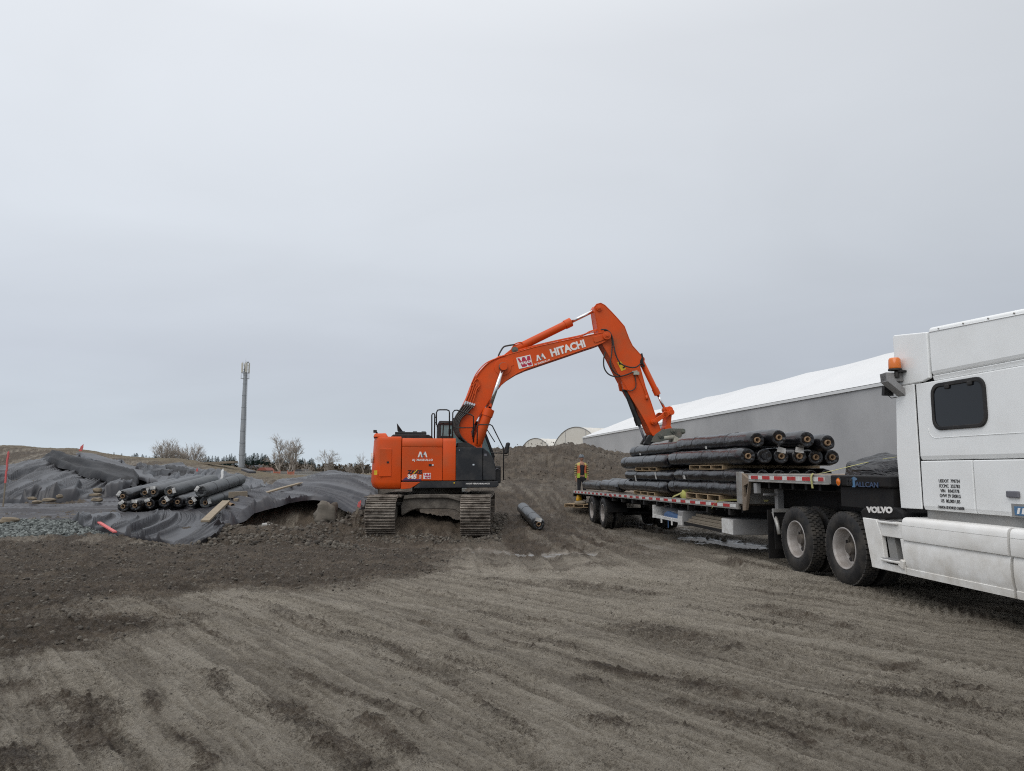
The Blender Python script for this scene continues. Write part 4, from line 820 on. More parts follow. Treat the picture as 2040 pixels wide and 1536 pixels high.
for px, lab in ((551, 'orange barrier mesh at the far concrete wall under the tallest bare tree'), (579, 'orange barrier mesh under the rounded bare tree')):
    a = at(px, 955, 98); t = thing('barrier_fence', lab, 'fence', group='orange barriers'); t.location = (a.x, 98, a.z - .5); OFF[t.name] = Vector((0, 0, 0)); mb = MB()
    for i in range(5): mb.bx(-.35 + .15 * i, -.30 + .15 * i, -.02, .02, .1, 1.5)
    for i in range(6): mb.bx(-.4, .4, -.015, .015, .2 + .24 * i, .32 + .24 * i)
    mb.build('mesh_panel', MT['orange_p'], t)
    for s in (-.42, .42): mb = MB(); mb.cyl((s, 0, -.2), (s, 0, 1.7), .04, n=6); mb.build('post', MT['orange_p'], t)

# ================================================================ polytunnels
def tunnel(px, top, Y, r, ang, L, label):
    c = at(px, top, Y); H = c.z; t = thing('polytunnel', label, 'greenhouse', group='arched polytunnels beyond the mound'); t.location = (c.x, Y, 0); t.rotation_euler = (0, 0, ang); OFF[t.name] = Vector((0, 0, 0)); n = 22; sp0 = H - r * .95
    arc = [(math.cos(math.pi * i / n) * r, sp0 + math.sin(math.pi * i / n) * r * .95) for i in range(n + 1)]; pr = [(r, 0)] + arc + [(-r, 0)]; mb = MB(); m = int(L / .8); vs_ = []
    for j in range(m + 1):
        k = 1 - .012 * (j % 2); vs_ += [(L * j / m, p[0] * k, p[1] * k) for p in pr]
    q = len(pr); mb.add(vs_, [(j * q + i, j * q + i + 1, (j + 1) * q + i + 1, (j + 1) * q + i) for j in range(m) for i in range(q - 1)], True); mb.build('cover', MT['poly'], t)
    mb = MB(); mb.prism([(p[0], p[1]) for p in pr], .04, .08, axis='x'); mb.build('end_wall', MT['poly'], t)
    mb = MB(); mb.tube([(0, p[0], p[1]) for p in pr], .07, 6); mb.build('hoop', MT['steel'], t)
    for y in (-r * .4, r * .4): mb = MB(); mb.cyl((.0, y, 0), (.0, y, sp0 + r * .85), .05, n=6); mb.build('end_post', MT['steel'], t)
tunnel(1146, 850.5, 128, 6.6, R(38), 34, 'larger arched polytunnel touching the corner of the white warehouse'); tunnel(1066, 873, 145, 5.6, R(38), 28, 'smaller arched polytunnel standing alone above the mound')

# ================================================================ the long membrane warehouse
WX = lambda Y: 24.0 - .1430 * Y
t = thing('warehouse', 'long grey walled warehouse with a white membrane roof', 'warehouse'); wo = Vector((WX(100), 100, 0)); t.location = wo; wd = Vector((WX(8) - WX(100), 8 - 100, 0)); WL = wd.length; t.rotation_euler = (0, 0, math.atan2(wd.y, wd.x)); OFF[t.name] = Vector((0, 0, 0))
ze = at(1771, 761.6, 36.4).z; zr = at(1779, 704, 49.8).z; Wd = 9.15; mb = MB(); nb = int(WL / 3.05); pn = 6
Wall_h = ze
vs_ = []
for j in range(nb * pn + 1):
    x = WL * j / (nb * pn); f = (j % pn) / pn; bow = -.05 * math.sin(math.pi * f); vs_ += [(x, 0 - bow + .02 * math.sin(x * 3.1), 0), (x, -bow + .01 * math.sin(x * 2.1), Wall_h * .5), (x, 0, Wall_h)]
mb.add(vs_, [(j * 3 + i, (j + 1) * 3 + i, (j + 1) * 3 + i + 1, j * 3 + i + 1) for j in range(nb * pn) for i in range(2)], True)
mb.add([(0, 0, 0), (0, 2 * Wd, 0), (0, 2 * Wd, ze), (0, Wd, zr - .02), (0, 0, ze)], [(0, 1, 2, 3, 4)]); mb.add([(WL, 0, 0), (WL, 2 * Wd, 0), (WL, 2 * Wd, ze), (WL, Wd, zr - .02), (WL, 0, ze)], [(4, 3, 2, 1, 0)]); mb.add([(0, 2 * Wd, 0), (WL, 2 * Wd, 0), (WL, 2 * Wd, ze), (0, 2 * Wd, ze)], [(0, 1, 2, 3)])
mb.build('wall', MT['wallg'], t)
mb = MB(); nb = 9; pn = 10; vs_ = []; rw = 12
for j in range(nb * pn + 1):
    x = WL * j / (nb * pn); f = (j % pn) / pn; v = math.sin(math.pi * f)
    for i in range(rw + 1):
        g = i / rw; z = ze + .03 + (zr - ze) * (g ** 1.0) - .42 * v * math.sin(math.pi * min(1, g * 1.0)) * .8 - .10 * v * (1 if g > .0 else 0); vs_.append((x, -.06 + (Wd + .06) * g, z))
    for i in range(1, rw + 1):
        g = 1 - i / rw; z = ze + .03 + (zr - ze) * g - .42 * v * math.sin(math.pi * g) * .8 - .10 * v * (1 if g > 0 else 0); vs_.append((x, Wd + Wd * (1 - g), z))
q = 2 * rw + 1; mb.add(vs_, [(j * q + i, (j + 1) * q + i, (j + 1) * q + i + 1, j * q + i + 1) for j in range(nb * pn) for i in range(q - 1)], True); mb.build('roof', MT['roofw'], t)
mb = MB(); mb.bx(-.03, WL, -.09, -.02, ze - .16, ze + .0); mb.build('eave_trim', MT['roofw'], t)
mb = MB()
for s in (0, .35, .9): mb.tube([(WL - 26.6 + s + .1 * math.sin(z * 3 + s * 9), -.02 - .03 * math.sin(z * 2), z) for z in [ze * k / 12 for k in range(13)]], .05 + .04 * s, 6)
mb.build('seam_folds', MT['wallg'], t, weld=False)
# ================================================================ the excavator
MT.update(orange=M_('excavator_orange', (.62, .072, .006), .42, dirt=.5, dirtcol=(.30, .11, .045), dscale=1.6, dthr=.54, var=.16, spec=.28),
 charcoal=M_('charcoal_paint', (.017, .019, .023), .42, spec=.35, dirt=.35, dirtcol=(.12, .11, .10), dscale=2.5, dthr=.52), blackm=M_('black_metal', (.010, .010, .011), .5, spec=.35, dirt=.3, dirtcol=(.10, .09, .08), dscale=5),
 mudsteel=M_('muddy_steel', (.060, .050, .041), .6, .2, dirt=.95, dirtcol=(.19, .17, .145), dscale=3.0, dthr=.42, bump=.8, bscale=14, var=.15), shoe=M_('track_shoe', (.24, .21, .18), .5, .35, dirt=.95, dirtcol=(.055, .042, .032), dscale=3.5, dthr=.47, bump=.7, bscale=18, var=.2),
 chrome=M_('chrome_rod', (.72, .72, .72), .16, 1.0), rubber=M_('hose_rubber', (.014, .014, .015), .45, dirt=.3, dscale=8), glass=M_('tinted_glass', (.010, .012, .016), .09, spec=.4), glass2=M_('cab_glass', (.16, .26, .27), .08, spec=.8),
 decal_w=M_('white_decal', (.78, .76, .74), .45, dirt=.15, dscale=6), decal_k=M_('black_decal', (.012, .010, .012), .4), decal_y=M_('yellow_decal', (.75, .50, .02), .5, dirt=.4, dscale=15, dirtcol=(.1, .08, .03)), decal_r=M_('crimson_decal', (.45, .012, .05), .45), decal_g=M_('grey_decal', (.13, .13, .15), .45), decal_p=M_('violet_decal', (.07, .035, .11), .45),
 coupler=M_('coupler_grey_green', (.10, .115, .098), .55, .2, dirt=.8, dirtcol=(.16, .14, .12), dscale=5, dthr=.45, bump=.3), palecyl=M_('pale_casting', (.40, .39, .33), .6, dirt=.6, dscale=6), seam=M_('panel_gap', (.05, .012, .006), .8), seamk=M_('dark_gap', (.008, .008, .009), .8))
EF = Frame((-2.24, 22, 0), R(8)); EU = Frame((-2.22, 22, -.125), 0)
ex = thing('excavator', 'orange tracked excavator with charcoal side door reaching its boom over the trailer', 'excavator', EF, (0, 0, 0))
OFF[ex.name] = Vector((0, 0, 0))
E1 = lambda cx, cy_, y=-1.48: EF.px(720 + cx * .1953, 780 + cy_ * .1953, y)
E2 = lambda cx, cy_, y=-.31: EF.px(900 + cx * .2353, 590 + cy_ * .2353, y)
IEF = EF.I @ EU.M                        # undercarriage coordinates (aligned with the tracks) -> the machine's frame
# --- tracks
def track(xc, side):
    w = .80; y0, y1 = -2.62, 2.62; r = .50; zc = .52; mb = MB()
    path = []; n = 9; L = (y1 - y0) - 2 * r; P = .215
    def pos(s):
        per = 2 * L + 2 * math.pi * r; s %= per
        if s < L: return (y0 + r + s, zc - r, 0, -1)
        s -= L
        if s < math.pi * r: a = -math.pi / 2 + s / r; return (y1 - r + math.cos(a) * r, zc + math.sin(a) * r, math.cos(a), math.sin(a))
        s -= math.pi * r
        if s < L: sagk = -.035 * math.sin(math.pi * s / L); return (y1 - r - s, zc + r + sagk, 0, 1)
        s -= L; a = math.pi / 2 + s / r; return (y0 + r + math.cos(a) * r, zc + math.sin(a) * r, math.cos(a), math.sin(a))
    per = 2 * L + 2 * math.pi * r; k = int(per / P); rnd = random.Random(side + 3)
    for i in range(k):
        a = pos(i * per / k); nrm = Vector((0, a[2], a[3])); tan = Vector((0, -a[3], a[2])); c = Vector((xc, a[0], a[1])); xw = Vector((1, 0, 0))
        M = Matrix(((1, 0, 0, c.x + rnd.uniform(-.006, .006)), (0, tan.y, nrm.y, c.y), (0, tan.z, nrm.z, c.z), (0, 0, 0, 1)))
        mb.box((0, 0, .008), (w, .205, .022), IEF @ M)
        for q, hh in ((-.088, .050), (-.012, .040), (.064, .040)): mb.box((0, q, .018 + hh / 2), (w * .985, .022, hh), IEF @ M)
        for q in (-.14, .14): mb.box((q, 0, -.035), (.05, .17, .07), IEF @ M)
        if rnd.random() < .8:   # packed mud between the grousers
            mb.cur = 1; xx = rnd.uniform(-.3, .3); mb.box((xx, rnd.choice((-.05, .026)), .028), (rnd.uniform(.1, .45), .055, .030), IEF @ M); mb.cur = 0
    o = mb.build('track_shoes', [MT['shoe'], MT['mudsteel']], ex, bevel=.004, seg=1)
    fr = MB(); I = IEF; fr.prism([(y0 + .45, .28), (y1 - .45, .28), (y1 - .30, .5), (y1 - .6, .74), (y0 + .6, .74), (y0 + .30, .5)], xc - .24, xc + .24, I, axis='x'); f = fr.build('track_frame', MT['mudsteel'], ex, bevel=.02)
    for nm, yy in (('sprocket', y0 + r), ('idler_wheel', y1 - r)):
        m2 = MB(); m2.cyl(I @ Vector((xc - .11, yy, zc)), I @ Vector((xc + .11, yy, zc)), r - .08, n=26); m2.cyl(I @ Vector((xc - .27, yy, zc)), I @ Vector((xc + .27, yy, zc)), .24, n=20)
        if nm == 'sprocket':
            for i in range(20): a = i * math.pi / 10; m2.box((xc, yy + math.cos(a) * (r - .07), zc + math.sin(a) * (r - .07)), (.09, .07, .07), I @ Matrix.Identity(4), rx=a)
        m2.build(nm, MT['mudsteel'], ex, bevel=.008)
    for i in range(7): m2 = MB(); yy = y0 + .75 + i * .62; m2.cyl(I @ Vector((xc - .2, yy, .20)), I @ Vector((xc + .2, yy, .20)), .12, n=14); m2.build('track_roller', MT['mudsteel'], ex)
    for yy in (-.8, .8): m2 = MB(); m2.cyl(I @ Vector((xc - .15, yy, .86)), I @ Vector((xc + .15, yy, .86)), .09, n=12); m2.build('carrier_roller', MT['mudsteel'], ex)
track(-1.25, -1); track(1.25, 1)
def EUp(px, py): v = EU.I @ at(px, py, 20.6); return (v.x, v.z)
c1 = lambda x, y: EUp(720 + x * .1953, 780 + y * .1953)
mb = MB(); mb.prism([c1(*p) for p in [(395, 1185), (430, 1085), (470, 1050), (1030, 1050), (1040, 1110), (1030, 1260), (955, 1212), (880, 1200), (560, 1200), (490, 1222), (405, 1275)]], -1.35, 1.5, IEF); mb.build('undercarriage_frame', MT['mudsteel'], ex, bevel=.03)
mb = MB(); mb.prism([c1(*p) for p in [(430, 1100), (560, 1085), (880, 1085), (1020, 1125), (1020, 1090), (880, 1045), (560, 1045), (440, 1060)]], -1.45, -1.34, IEF); mb.build('frame_flange', MT['mudsteel'], ex, bevel=.02)
mb = MB(); mb.cyl((0, 0, .78), (0, 0, 1.16), .74, n=40); mb.lathe([(0, .86), (.1, .86), (.1, .74)], (0, 0, .86), (0, 0, 1.2), 40); mb.build('slewing_ring', MT['mudsteel'], ex)
# --- house: deck, side panels, counterweight
def loft(levels, mat_name, name, bevel=.02, parent=ex):
    """levels: list of (z, plan polygon) bottom to top"""
    mb = MB(); n = len(levels[0][1]); vs_ = [(p[0], p[1], z) for z, P in levels for p in P]; fs = []
    for j in range(len(levels) - 1): fs += [(j * n + i, j * n + (i + 1) % n, (j + 1) * n + (i + 1) % n, (j + 1) * n + i) for i in range(n)]
    mb.add(vs_, fs, True); m = len(levels) - 1; mb.add([vs_[i] for i in range(n)], [tuple(reversed(range(n)))]); mb.add([vs_[m * n + i] for i in range(n)], [tuple(range(n))])
    o = mb.build(name, MT[mat_name], parent); md = o.modifiers.new('b', 'BEVEL'); md.width = bevel; md.segments = 3; md.limit_method = 'ANGLE'; md.angle_limit = R(40); return o
def cwplan(dx, ds, xj=-1.06):
    P = [(xj, -1.49 + ds)]; n = 16
    for i in range(n + 1):       # rear arc
        a = math.pi * i / n; x = -1.34 - (0.56 + dx) * math.sin(a) ** .62; y = -(1.49 - ds) * math.copysign(abs(math.cos(a)) ** .55, math.cos(a)); P.append((x, y))
    P.append((xj, 1.49 - ds)); return P
loft([(1.10, cwplan(-.10, .10)), (1.16, cwplan(-.02, .03)), (1.30, cwplan(.03, 0)), (1.9, cwplan(.0, .0)), (2.45, cwplan(-.03, .01)), (2.56, cwplan(-.05, .03))], 'orange', 'counterweight', .03)
loft([(2.55, [(-1.45, -1.44), (-1.86, -1.2), (-1.9, 0), (-1.86, 1.2), (-1.45, 1.44)]), (2.66, [(-1.5, -1.36), (-1.82, -1.15), (-1.86, 0), (-1.82, 1.15), (-1.5, 1.36)])], 'orange', 'counterweight_cap', .025)
def pan(name, x0, x1, z0, z1, mat='orange', y=-1.49, t=.05, bev=.018, parent=ex):
    mb = MB(); mb.bx(x0, x1, y, y + t, z0, z1); return mb.build(name, MT[mat], parent, bevel=bev, seg=3)
mb = MB(); mb.bx(-1.04, .45, -1.44, 1.44, 1.16, 2.49); mb.bx(.45, 1.15, -1.43, -.55, 1.2, 2.2); mb.build('engine_house', MT['charcoal'], ex, bevel=.02)
p = pan('engine_door', -1.045, .085, 1.335, 2.265); mb = MB(); mb.bx(-.30, -.22, -1.502, -1.485, 1.74, 1.80); mb.build('door_latch', MT['decal_k'], p); mb = MB(); mb.bx(-.21, -.165, -1.506, -1.485, 1.75, 1.79); mb.build('door_lock', MT['chrome'], p)
loft([(2.272, [(-1.045, -1.49), (.085, -1.49), (.085, -1.3), (-1.045, -1.3)]), (2.42, [(-1.045, -1.49), (.085, -1.49), (.085, -1.3), (-1.045, -1.3)]), (2.52, [(-1.045, -1.43), (.085, -1.43), (.085, -1.2), (-1.045, -1.2)])], 'orange', 'upper_panel', .015)
loft([(1.335, [(.093, -1.49), (.455, -1.49), (.455, -1.3), (.093, -1.3)]), (2.42, [(.093, -1.49), (.455, -1.49), (.455, -1.3), (.093, -1.3)]), (2.52, [(.093, -1.43), (.455, -1.43), (.455, -1.2), (.093, -1.2)])], 'orange', 'pump_cover', .015)
mb = MB(); mb.bx(-1.04, .45, -1.2, 1.4, 2.485, 2.515); mb.build('deck_top', MT['orange'], ex, bevel=.01)
p = pan('counterweight_door', -1.665, -1.325, 1.45, 2.22, y=-1.503, t=.03, bev=.012); mb = MB(); mb.bx(-1.46, -1.40, -1.512, -1.49, 1.82, 1.87); mb.build('door_latch', MT['decal_k'], p)
# charcoal front quarter with rounded nose
nose = [(.462, 1.335), (1.60, 1.335), (1.60, 1.55), (1.57, 1.80), (1.49, 2.0), (1.38, 2.15), (1.24, 2.26), (1.20, 2.27), (.462, 2.27)]
mb = MB(); mb.prism([(.462, 1.335), (1.215, 1.335), (1.215, 2.265), (.462, 2.265)], -1.49, -.62); mb.build('front_side_door', MT['charcoal'], ex, bevel=.02, seg=3)
mb = MB(); mb.prism([(1.225, 1.335), (1.60, 1.335), (1.60, 1.55), (1.57, 1.80), (1.49, 2.0), (1.38, 2.15), (1.225, 2.27)], -1.485, -.62); mb.build('front_corner_cover', MT['charcoal'], ex, bevel=.03, seg=3)
mb = MB(); mb.prism([(.50, 2.268), (.52, 2.41), (.82, 2.40), (1.05, 2.268)], -1.40, -.7); mb.build('tread_cover', MT['blackm'], ex, bevel=.015)
mb = MB(); mb.bx(1.26, 1.33, -1.493, -1.47, 2.02, 2.09); mb.build('corner_lamp', MT['decal_g'], ex)
mb = MB(); mb.bx(.93, .98, -1.498, -1.485, 1.76, 1.80); mb.bx(.54, .56, -1.496, -1.48, 2.18, 2.20); mb.build('door_lock', MT['chrome'], ex)
mb = MB(); mb.prism([(-.55, 1.32), (1.66, 1.32), (1.68, 1.2), (1.60, 1.14), (-.72, 1.12), (-.62, 1.22)], -1.475, 1.475); mb.build('lower_skirt', MT['charcoal'], ex, bevel=.02, seg=3)
mb = MB(); mb.prism([(-1.055, 1.30), (-.52, 1.30), (-.66, 1.20), (-.80, 1.12), (-1.055, 1.10)], -1.485, -1.3); mb.build('skirt_wedge', MT['orange'], ex, bevel=.012)
mb = MB(); mb.bx(.40, .43, -1.492, -1.47, 1.255, 1.29); mb.build('marker_stud', MT['decal_y'], ex)
# decals on the side
YD = -1.4935
def flat(name, polys, mat, y=YD, t=.003, parent=ex):
    mb = MB()
    for P in polys: mb.prism(P, y - t, y + t)
    return mb.build(name, MT[mat], parent)
def logo_m(x, z, s, y, M=None, nm='logo'):
    """the white/grey double-peak company mark"""
    for nm_, polys, mt in ((nm + '_white', [[(-1, 0), (-.62, 1.0), (-.30, 1.0), (.10, .0), (-.22, 0), (-.46, .62), (-.70, 0)], [(.22, .55), (.42, 1.0), (.66, 1.0), (1.0, 0), (.70, 0), (.50, .60), (.36, .35)]], 'decal_w'), (nm + '_grey', [[(-.20, .72), (.0, .42), (.30, .98), (.46, .98), (.10, .30), (.28, 0), (.02, 0), (-.12, .30)]], 'decal_g')):
        mb = MB()
        for P in polys: mb.prism([(p[0] * s, p[1] * s * 1.15) for p in P], -.003 - (.001 if 'grey' in nm_ else 0), .003, (M or Matrix.Identity(4)) @ Matrix.Translation((x, y, z)))
        mb.build(nm_, MT[mt], ex)
logo_m(-.475, 1.985, .135, YD)
X_, Z_ = (1, 0, 0), (0, 0, 1)
lettering('company_lettering', 'AJ MASSULLO', .078, (-.475, YD, 1.885), X_, Z_, MT['decal_w'], ex, bold=.0035, space=1.28, sx=.98)
lettering('series_lettering', 'ZAXIS', .135, (-.675, YD, 1.53), X_, Z_, MT['decal_k'], ex, bold=.007, sx=1.08)
lettering('model_number', '345', .155, (-.77, YD, 1.395), X_, Z_, MT['decal_w'], ex, bold=.008, shear=.15, sx=1.12); lettering('model_suffix', 'US\nLC', .055, (-.53, YD, 1.45), X_, Z_, MT['decal_w'], ex, bold=.002)
flat('series_stripe', [[(-1.03, 1.345), (-.50, 1.345), (-.50, 1.375), (-.86, 1.385), (-.92, 1.44)]], 'decal_p', y=YD + .001); flat('series_accent', [[(-.71, 1.52), (-.66, 1.57), (-.60, 1.64), (-.63, 1.64), (-.68, 1.59), (-.73, 1.55)]], 'decal_y', y=YD - .002)
def wajax(x, z, s, y, M=None):
    M = M or Matrix.Identity(4); T_ = M @ Matrix.Translation((x, y, z))
    for nm_, polys, mt, dy in (('dealer_badge', [[(-1, -.78), (.98, -.78), (.98, .78), (-1, .78)]], 'decal_w', 0), ('dealer_mark', [[(-.88, .66), (-.62, .66), (-.40, .1), (-.22, .66), (.12, .66), (.34, .1), (.52, .66), (.88, .66), (.88, -.10), (.88, -.66), (.44, -.66), (.28, -.38), (.14, -.66), (-.50, -.66)]], 'decal_r', -.002)):
        mb = MB()
        for P in polys: mb.prism([(p[0] * s, p[1] * s) for p in P], -.003 + dy, .003, T_)
        mb.build(nm_, MT[mt], ex)
    o = T_ @ Vector((.08 * s, -.0055, -.28 * s)); xd = (T_.to_3x3() @ Vector((1, 0, 0))); zd = (T_.to_3x3() @ Vector((0, 0, 1)))
    lettering('dealer_lettering', 'WAJAX', s * .50, o, xd, zd, MT['decal_w'], ex, bold=s * .02)
wajax(-.34, 1.465, .105, YD)
lettering('trim_lettering', 'HIGH PERFORMANCE', .052, (1.08, -1.478, 1.232), X_, Z_, MT['decal_w'], ex, bold=.002, space=1.15, sx=1.2)
flat('warning_sticker', [[(-1.80, 1.50), (-1.715, 1.50), (-1.715, 1.62), (-1.80, 1.62)]], 'decal_y', y=-1.47 - .026)
# maker's name round the tail: letters set tangent to the curved counterweight
for i, ch in enumerate('HITACHI'):
    f = (i - 3) / 3; y = -f * .98 if False else f * 1.02; a = math.acos(max(-1, min(1, math.copysign(abs(y / 1.49) ** (1 / .55), y)))) ; a0 = math.pi - a if False else a
    x = -1.34 - .585 * math.sin(a) ** .62; e = .01; y2 = y + .02; a2 = math.acos(max(-1, min(1, math.copysign(abs(y2 / 1.49) ** (1 / .55), y2)))); x2 = -1.34 - .585 * math.sin(a2) ** .62
    tg = Vector((x2 - x, .02, 0)).normalized() * -1; lettering('maker_letter', ch, .34, (x - .012, y, 1.86), tg, Z_, MT['decal_w'], ex, bold=.02, depth=.012)
# engine hood, exhaust, rear camera
z0 = 2.50; mb = MB(); mb.prism([(-1.38, z0), (-1.36, 2.60), (-1.30, 2.64), (-.30, 2.64), (-.20, 2.58), (-.14, z0)], -1.05, .9); mb.build('engine_hood', MT['blackm'], ex, bevel=.02)
mb = MB(); mb.bx(-1.26, -.36, -.9, .7, 2.642, 2.72); mb.build('hood_louvre', MT['blackm'], ex, bevel=.015)
mb = MB(); mb.prism([(-1.0, 2.70), (-1.22, 3.0), (-1.20, 2.78), (-1.14, 2.70)], -.5, -.36); mb.prism([(-1.0, 2.70), (-1.22, 3.0), (-1.215, 2.96), (-1.03, 2.70)], -.6, -.26); mb.build('exhaust_deflector', MT['blackm'], ex, bevel=.008)
mb = MB(); mb.tube([(-1.78, -.3, 2.64), (-1.80, -.3, 2.72), (-1.86, -.3, 2.78)], .03, 8); mb.bx(-1.90, -1.80, -.37, -.23, 2.72, 2.80); mb.build('rear_camera', MT['blackm'], ex, bevel=.01)
mb = MB(); [mb.bx(x, x + .12, -.8, -.6, 2.72, 2.745) for x in (-1.1, -.75, -.5)]; mb.build('hood_latch', MT['charcoal'], ex)
# rails
def rail(pts, r=.020, name='handrail', y=-1.36): mb = MB(); mb.tube([(E1(a, b, y)[0], y + c, E1(a, b, y)[1]) for a, b, c in pts], r, 8); return mb.build(name, MT['blackm'], ex, weld=False)
rail([(718, 480, 0), (718, 240, 0), (725, 226, 0), (742, 226, 0), (748, 240, 0), (745, 480, 0)])
rail([(765, 345, 0), (765, 215, 0), (778, 190, 0), (800, 186, 0), (870, 186, 0), (893, 195, 0), (898, 215, 0), (898, 470, 0)]); rail([(745, 262, 0), (768, 262, 0)]); rail([(745, 318, 0), (768, 318, 0)])
rail([(930, 470, 0), (932, 215, 0), (950, 192, 0), (975, 190, 0), (1120, 238, 0), (1143, 255, 0), (1145, 520, 0)], .019); rail([(935, 368, 0), (1143, 370, 0)], .016)
rail([(1180, 540, 0), (1182, 365, 0), (1190, 342, 0), (1205, 338, 0), (1315, 338, 0), (1335, 350, 0), (1450, 580, 0), (1450, 900, 0)], .018); rail([(1320, 625, 0), (1450, 628, 0)], .016); rail([(1450, 652, 0), (1497, 652, 0), (1502, 600, 0)], .012)
x, z = E1(1482, 580, -1.36); mb = MB(); mb.box((x, -1.40, z), (.10, .26, .34), ry=.25); mb.build('mirror', MT['blackm'], ex, bevel=.04, seg=3)
x, z = E1(1380, 840, -1.3); mb = MB(); mb.box((x + .01, -1.2, z - .02), (.20, .4, .5)); mb.build('work_lamp_housing', MT['blackm'], ex, bevel=.04, seg=3); mb = MB(); mb.tube([(x - .08, -1.42, z - .22), (x - .09, -1.43, z + .05), (x - .02, -1.43, z + .16), (x + .08, -1.40, z + .12)], .012, 6); mb.build('cable', MT['decal_g'], ex)
for k, (a, b) in enumerate([(-.6, 2.52), (-.9, 2.52)]): pass
mb = MB(); [mb.bx(x, x + .2, -1.2, -.9, 2.515, 2.60) for x in (.02, .2)]; mb.tube([(.1, -1.1, 2.6), (.12, -1.1, 2.95), (.05, -1.1, 2.98), (.3, -1.1, 3.0)], .02, 6); mb.bx(.02, .36, -1.15, -1.0, 2.96, 2.985); mb.bx(.26, .34, -1.2, -1.08, 2.66, 2.8); mb.build('access_step', MT['blackm'], ex, bevel=.008)
# cab (far side)
x0, x1, ya, yb, zt = .02, 1.78, .47, 1.47, 3.12
side = [(x0, 1.32), (x1 - .02, 1.32), (x1, 2.05), (x1 - .12, 2.5), (x1 - .36, zt - .08), (x1 - .45, zt), (x0 + .06, zt), (x0, zt - .06)]
mb = MB(); mb.prism([(x0, 1.32), (x1 - .02, 1.32), (x1, 2.05), (x0, 2.05)], ya, yb); mb.prism([(x0 - .02, zt - .1), (x1 - .36, zt - .1), (x1 - .42, zt + .02), (x0 + .04, zt + .02)], ya - .02, yb + .02)
for y in (ya, yb - .06):
    mb.bx(x0, x0 + .09, y, y + .06, 2.05, zt - .09); mb.bx(.80, .88, y, y + .06, 2.05, zt - .09); mb.prism([(x1 - .08, 2.05), (x1, 2.05), (x1 - .36, zt - .08), (x1 - .44, zt - .08)], y, y + .06)
mb.build('cab_frame', MT['charcoal'], ex, bevel=.015)
for k_ in range(4):
    mb = MB()
    if k_ == 0: mb.bx(x0 + .02, .84, ya + .02, ya + .03, 2.06, zt - .1)
    if k_ == 1: mb.prism([(.86, 2.06), (x1 - .05, 2.06), (x1 - .41, zt - .1), (.86, zt - .1)], ya + .02, ya + .03)
    if k_ == 2: mb.prism([(.86, 2.06), (x1 - .05, 2.06), (x1 - .41, zt - .1), (.86, zt - .1)], yb - .03, yb - .02)
    if k_ == 3: mb.bx(x0 + .02, x0 + .03, ya + .08, yb - .08, 2.06, zt - .1)
    mb.build('cab_window', MT['glass2'], ex)
mb = MB(); mb.tube([(x1 + .02, ya + .1, 2.5), (x1 - .3, ya + .1, 3.0)], .015, 6); mb.bx(.5, .62, ya + .1, ya + .22, zt + .02, zt + .12); mb.build('cab_roof_fitting', MT['blackm'], ex)
# --- boom
bo = [(150, 1270), (105, 1215), (60, 1180), (40, 1130), (36, 1060), (52, 1000), (85, 945), (130, 858), (152, 800), (168, 755), (198, 690), (225, 650), (262, 610), (330, 556), (400, 520), (430, 508), (500, 488), (560, 472), (700, 432), (900, 388), (1100, 346), (1200, 324), (1255, 312), (1290, 308), (1316, 316), (1328, 334), (1326, 356), (1306, 378), (1275, 395), (1230, 412), (1100, 455), (1000, 490), (900, 524), (800, 558), (700, 592), (640, 613), (560, 648), (480, 698), (420, 748), (390, 788), (345, 850), (310, 900), (270, 960), (220, 1035), (190, 1090), (165, 1150), (185, 1260)]
BP = [E2(*p) for p in bo]
mb = MB(); mb.prism(BP, -.31, .31); mb.build('boom', MT['orange'], ex, bevel=.018, seg=2)
# edge plates (the side plates stand proud of the top and bottom plates)
for ys in (-.318, .298):
    mb = MB(); cen = None; out_ = []
    for (a, b) in BP[3:40]:
        out_.append((a, b))
    mb.tube([(a, ys + .01, b) for a, b in out_], .016, 6); mb.build('boom_edge', MT['orange'], ex, weld=False)
def pin(cx, cy_, r, y0=-.36, y1=.36, mat='orange', nm='pivot_pin'):
    x, z = E2(cx, cy_); mb = MB(); mb.cyl((x, y0, z), (x, y1, z), r, n=24); mb.cyl((x, y0 - .02, z), (x, y0, z), r * .62, n=20); mb.cyl((x, y0 - .05, z), (x, y0 - .02, z), r * .35, n=8); mb.build(nm, MT[mat], ex, bevel=.006)
pin(1308, 336, .13, -.40, .40); pin(432, 600, .13, -.46, .46, 'coupler'); pin(1250, 100, .09, -.30, .30); pin(538, 452, .10, -.24, .24, 'coupler')
# boss plates on the boom and the cylinder bracket on top
mb = MB(); x, z = E2(432, 600); mb.cyl((x, -.335, z), (x, .335, z), .26, n=28); mb.build('boom_boss', MT['orange'], ex, bevel=.01)
mb = MB(); mb.prism([E2(*p) for p in [(1195, 345), (1290, 322), (1315, 345), (1285, 372), (1215, 398), (1200, 380)]], -.335, .335); mb.build('boom_nose_plate', MT['orange'], ex, bevel=.012)
mb = MB()
for ys in (-.20, .12): mb.prism([E2(*p) for p in [(420, 512), (500, 448), (528, 425), (552, 432), (566, 455), (560, 476)]], ys, ys + .08)
mb.build('cylinder_bracket', MT['orange'], ex, bevel=.01)
flat('inspection_plate', [[E2(*p) for p in [(488, 545), (520, 540), (524, 582), (496, 600), (486, 580)]]], 'orange', y=-.318, t=.008)
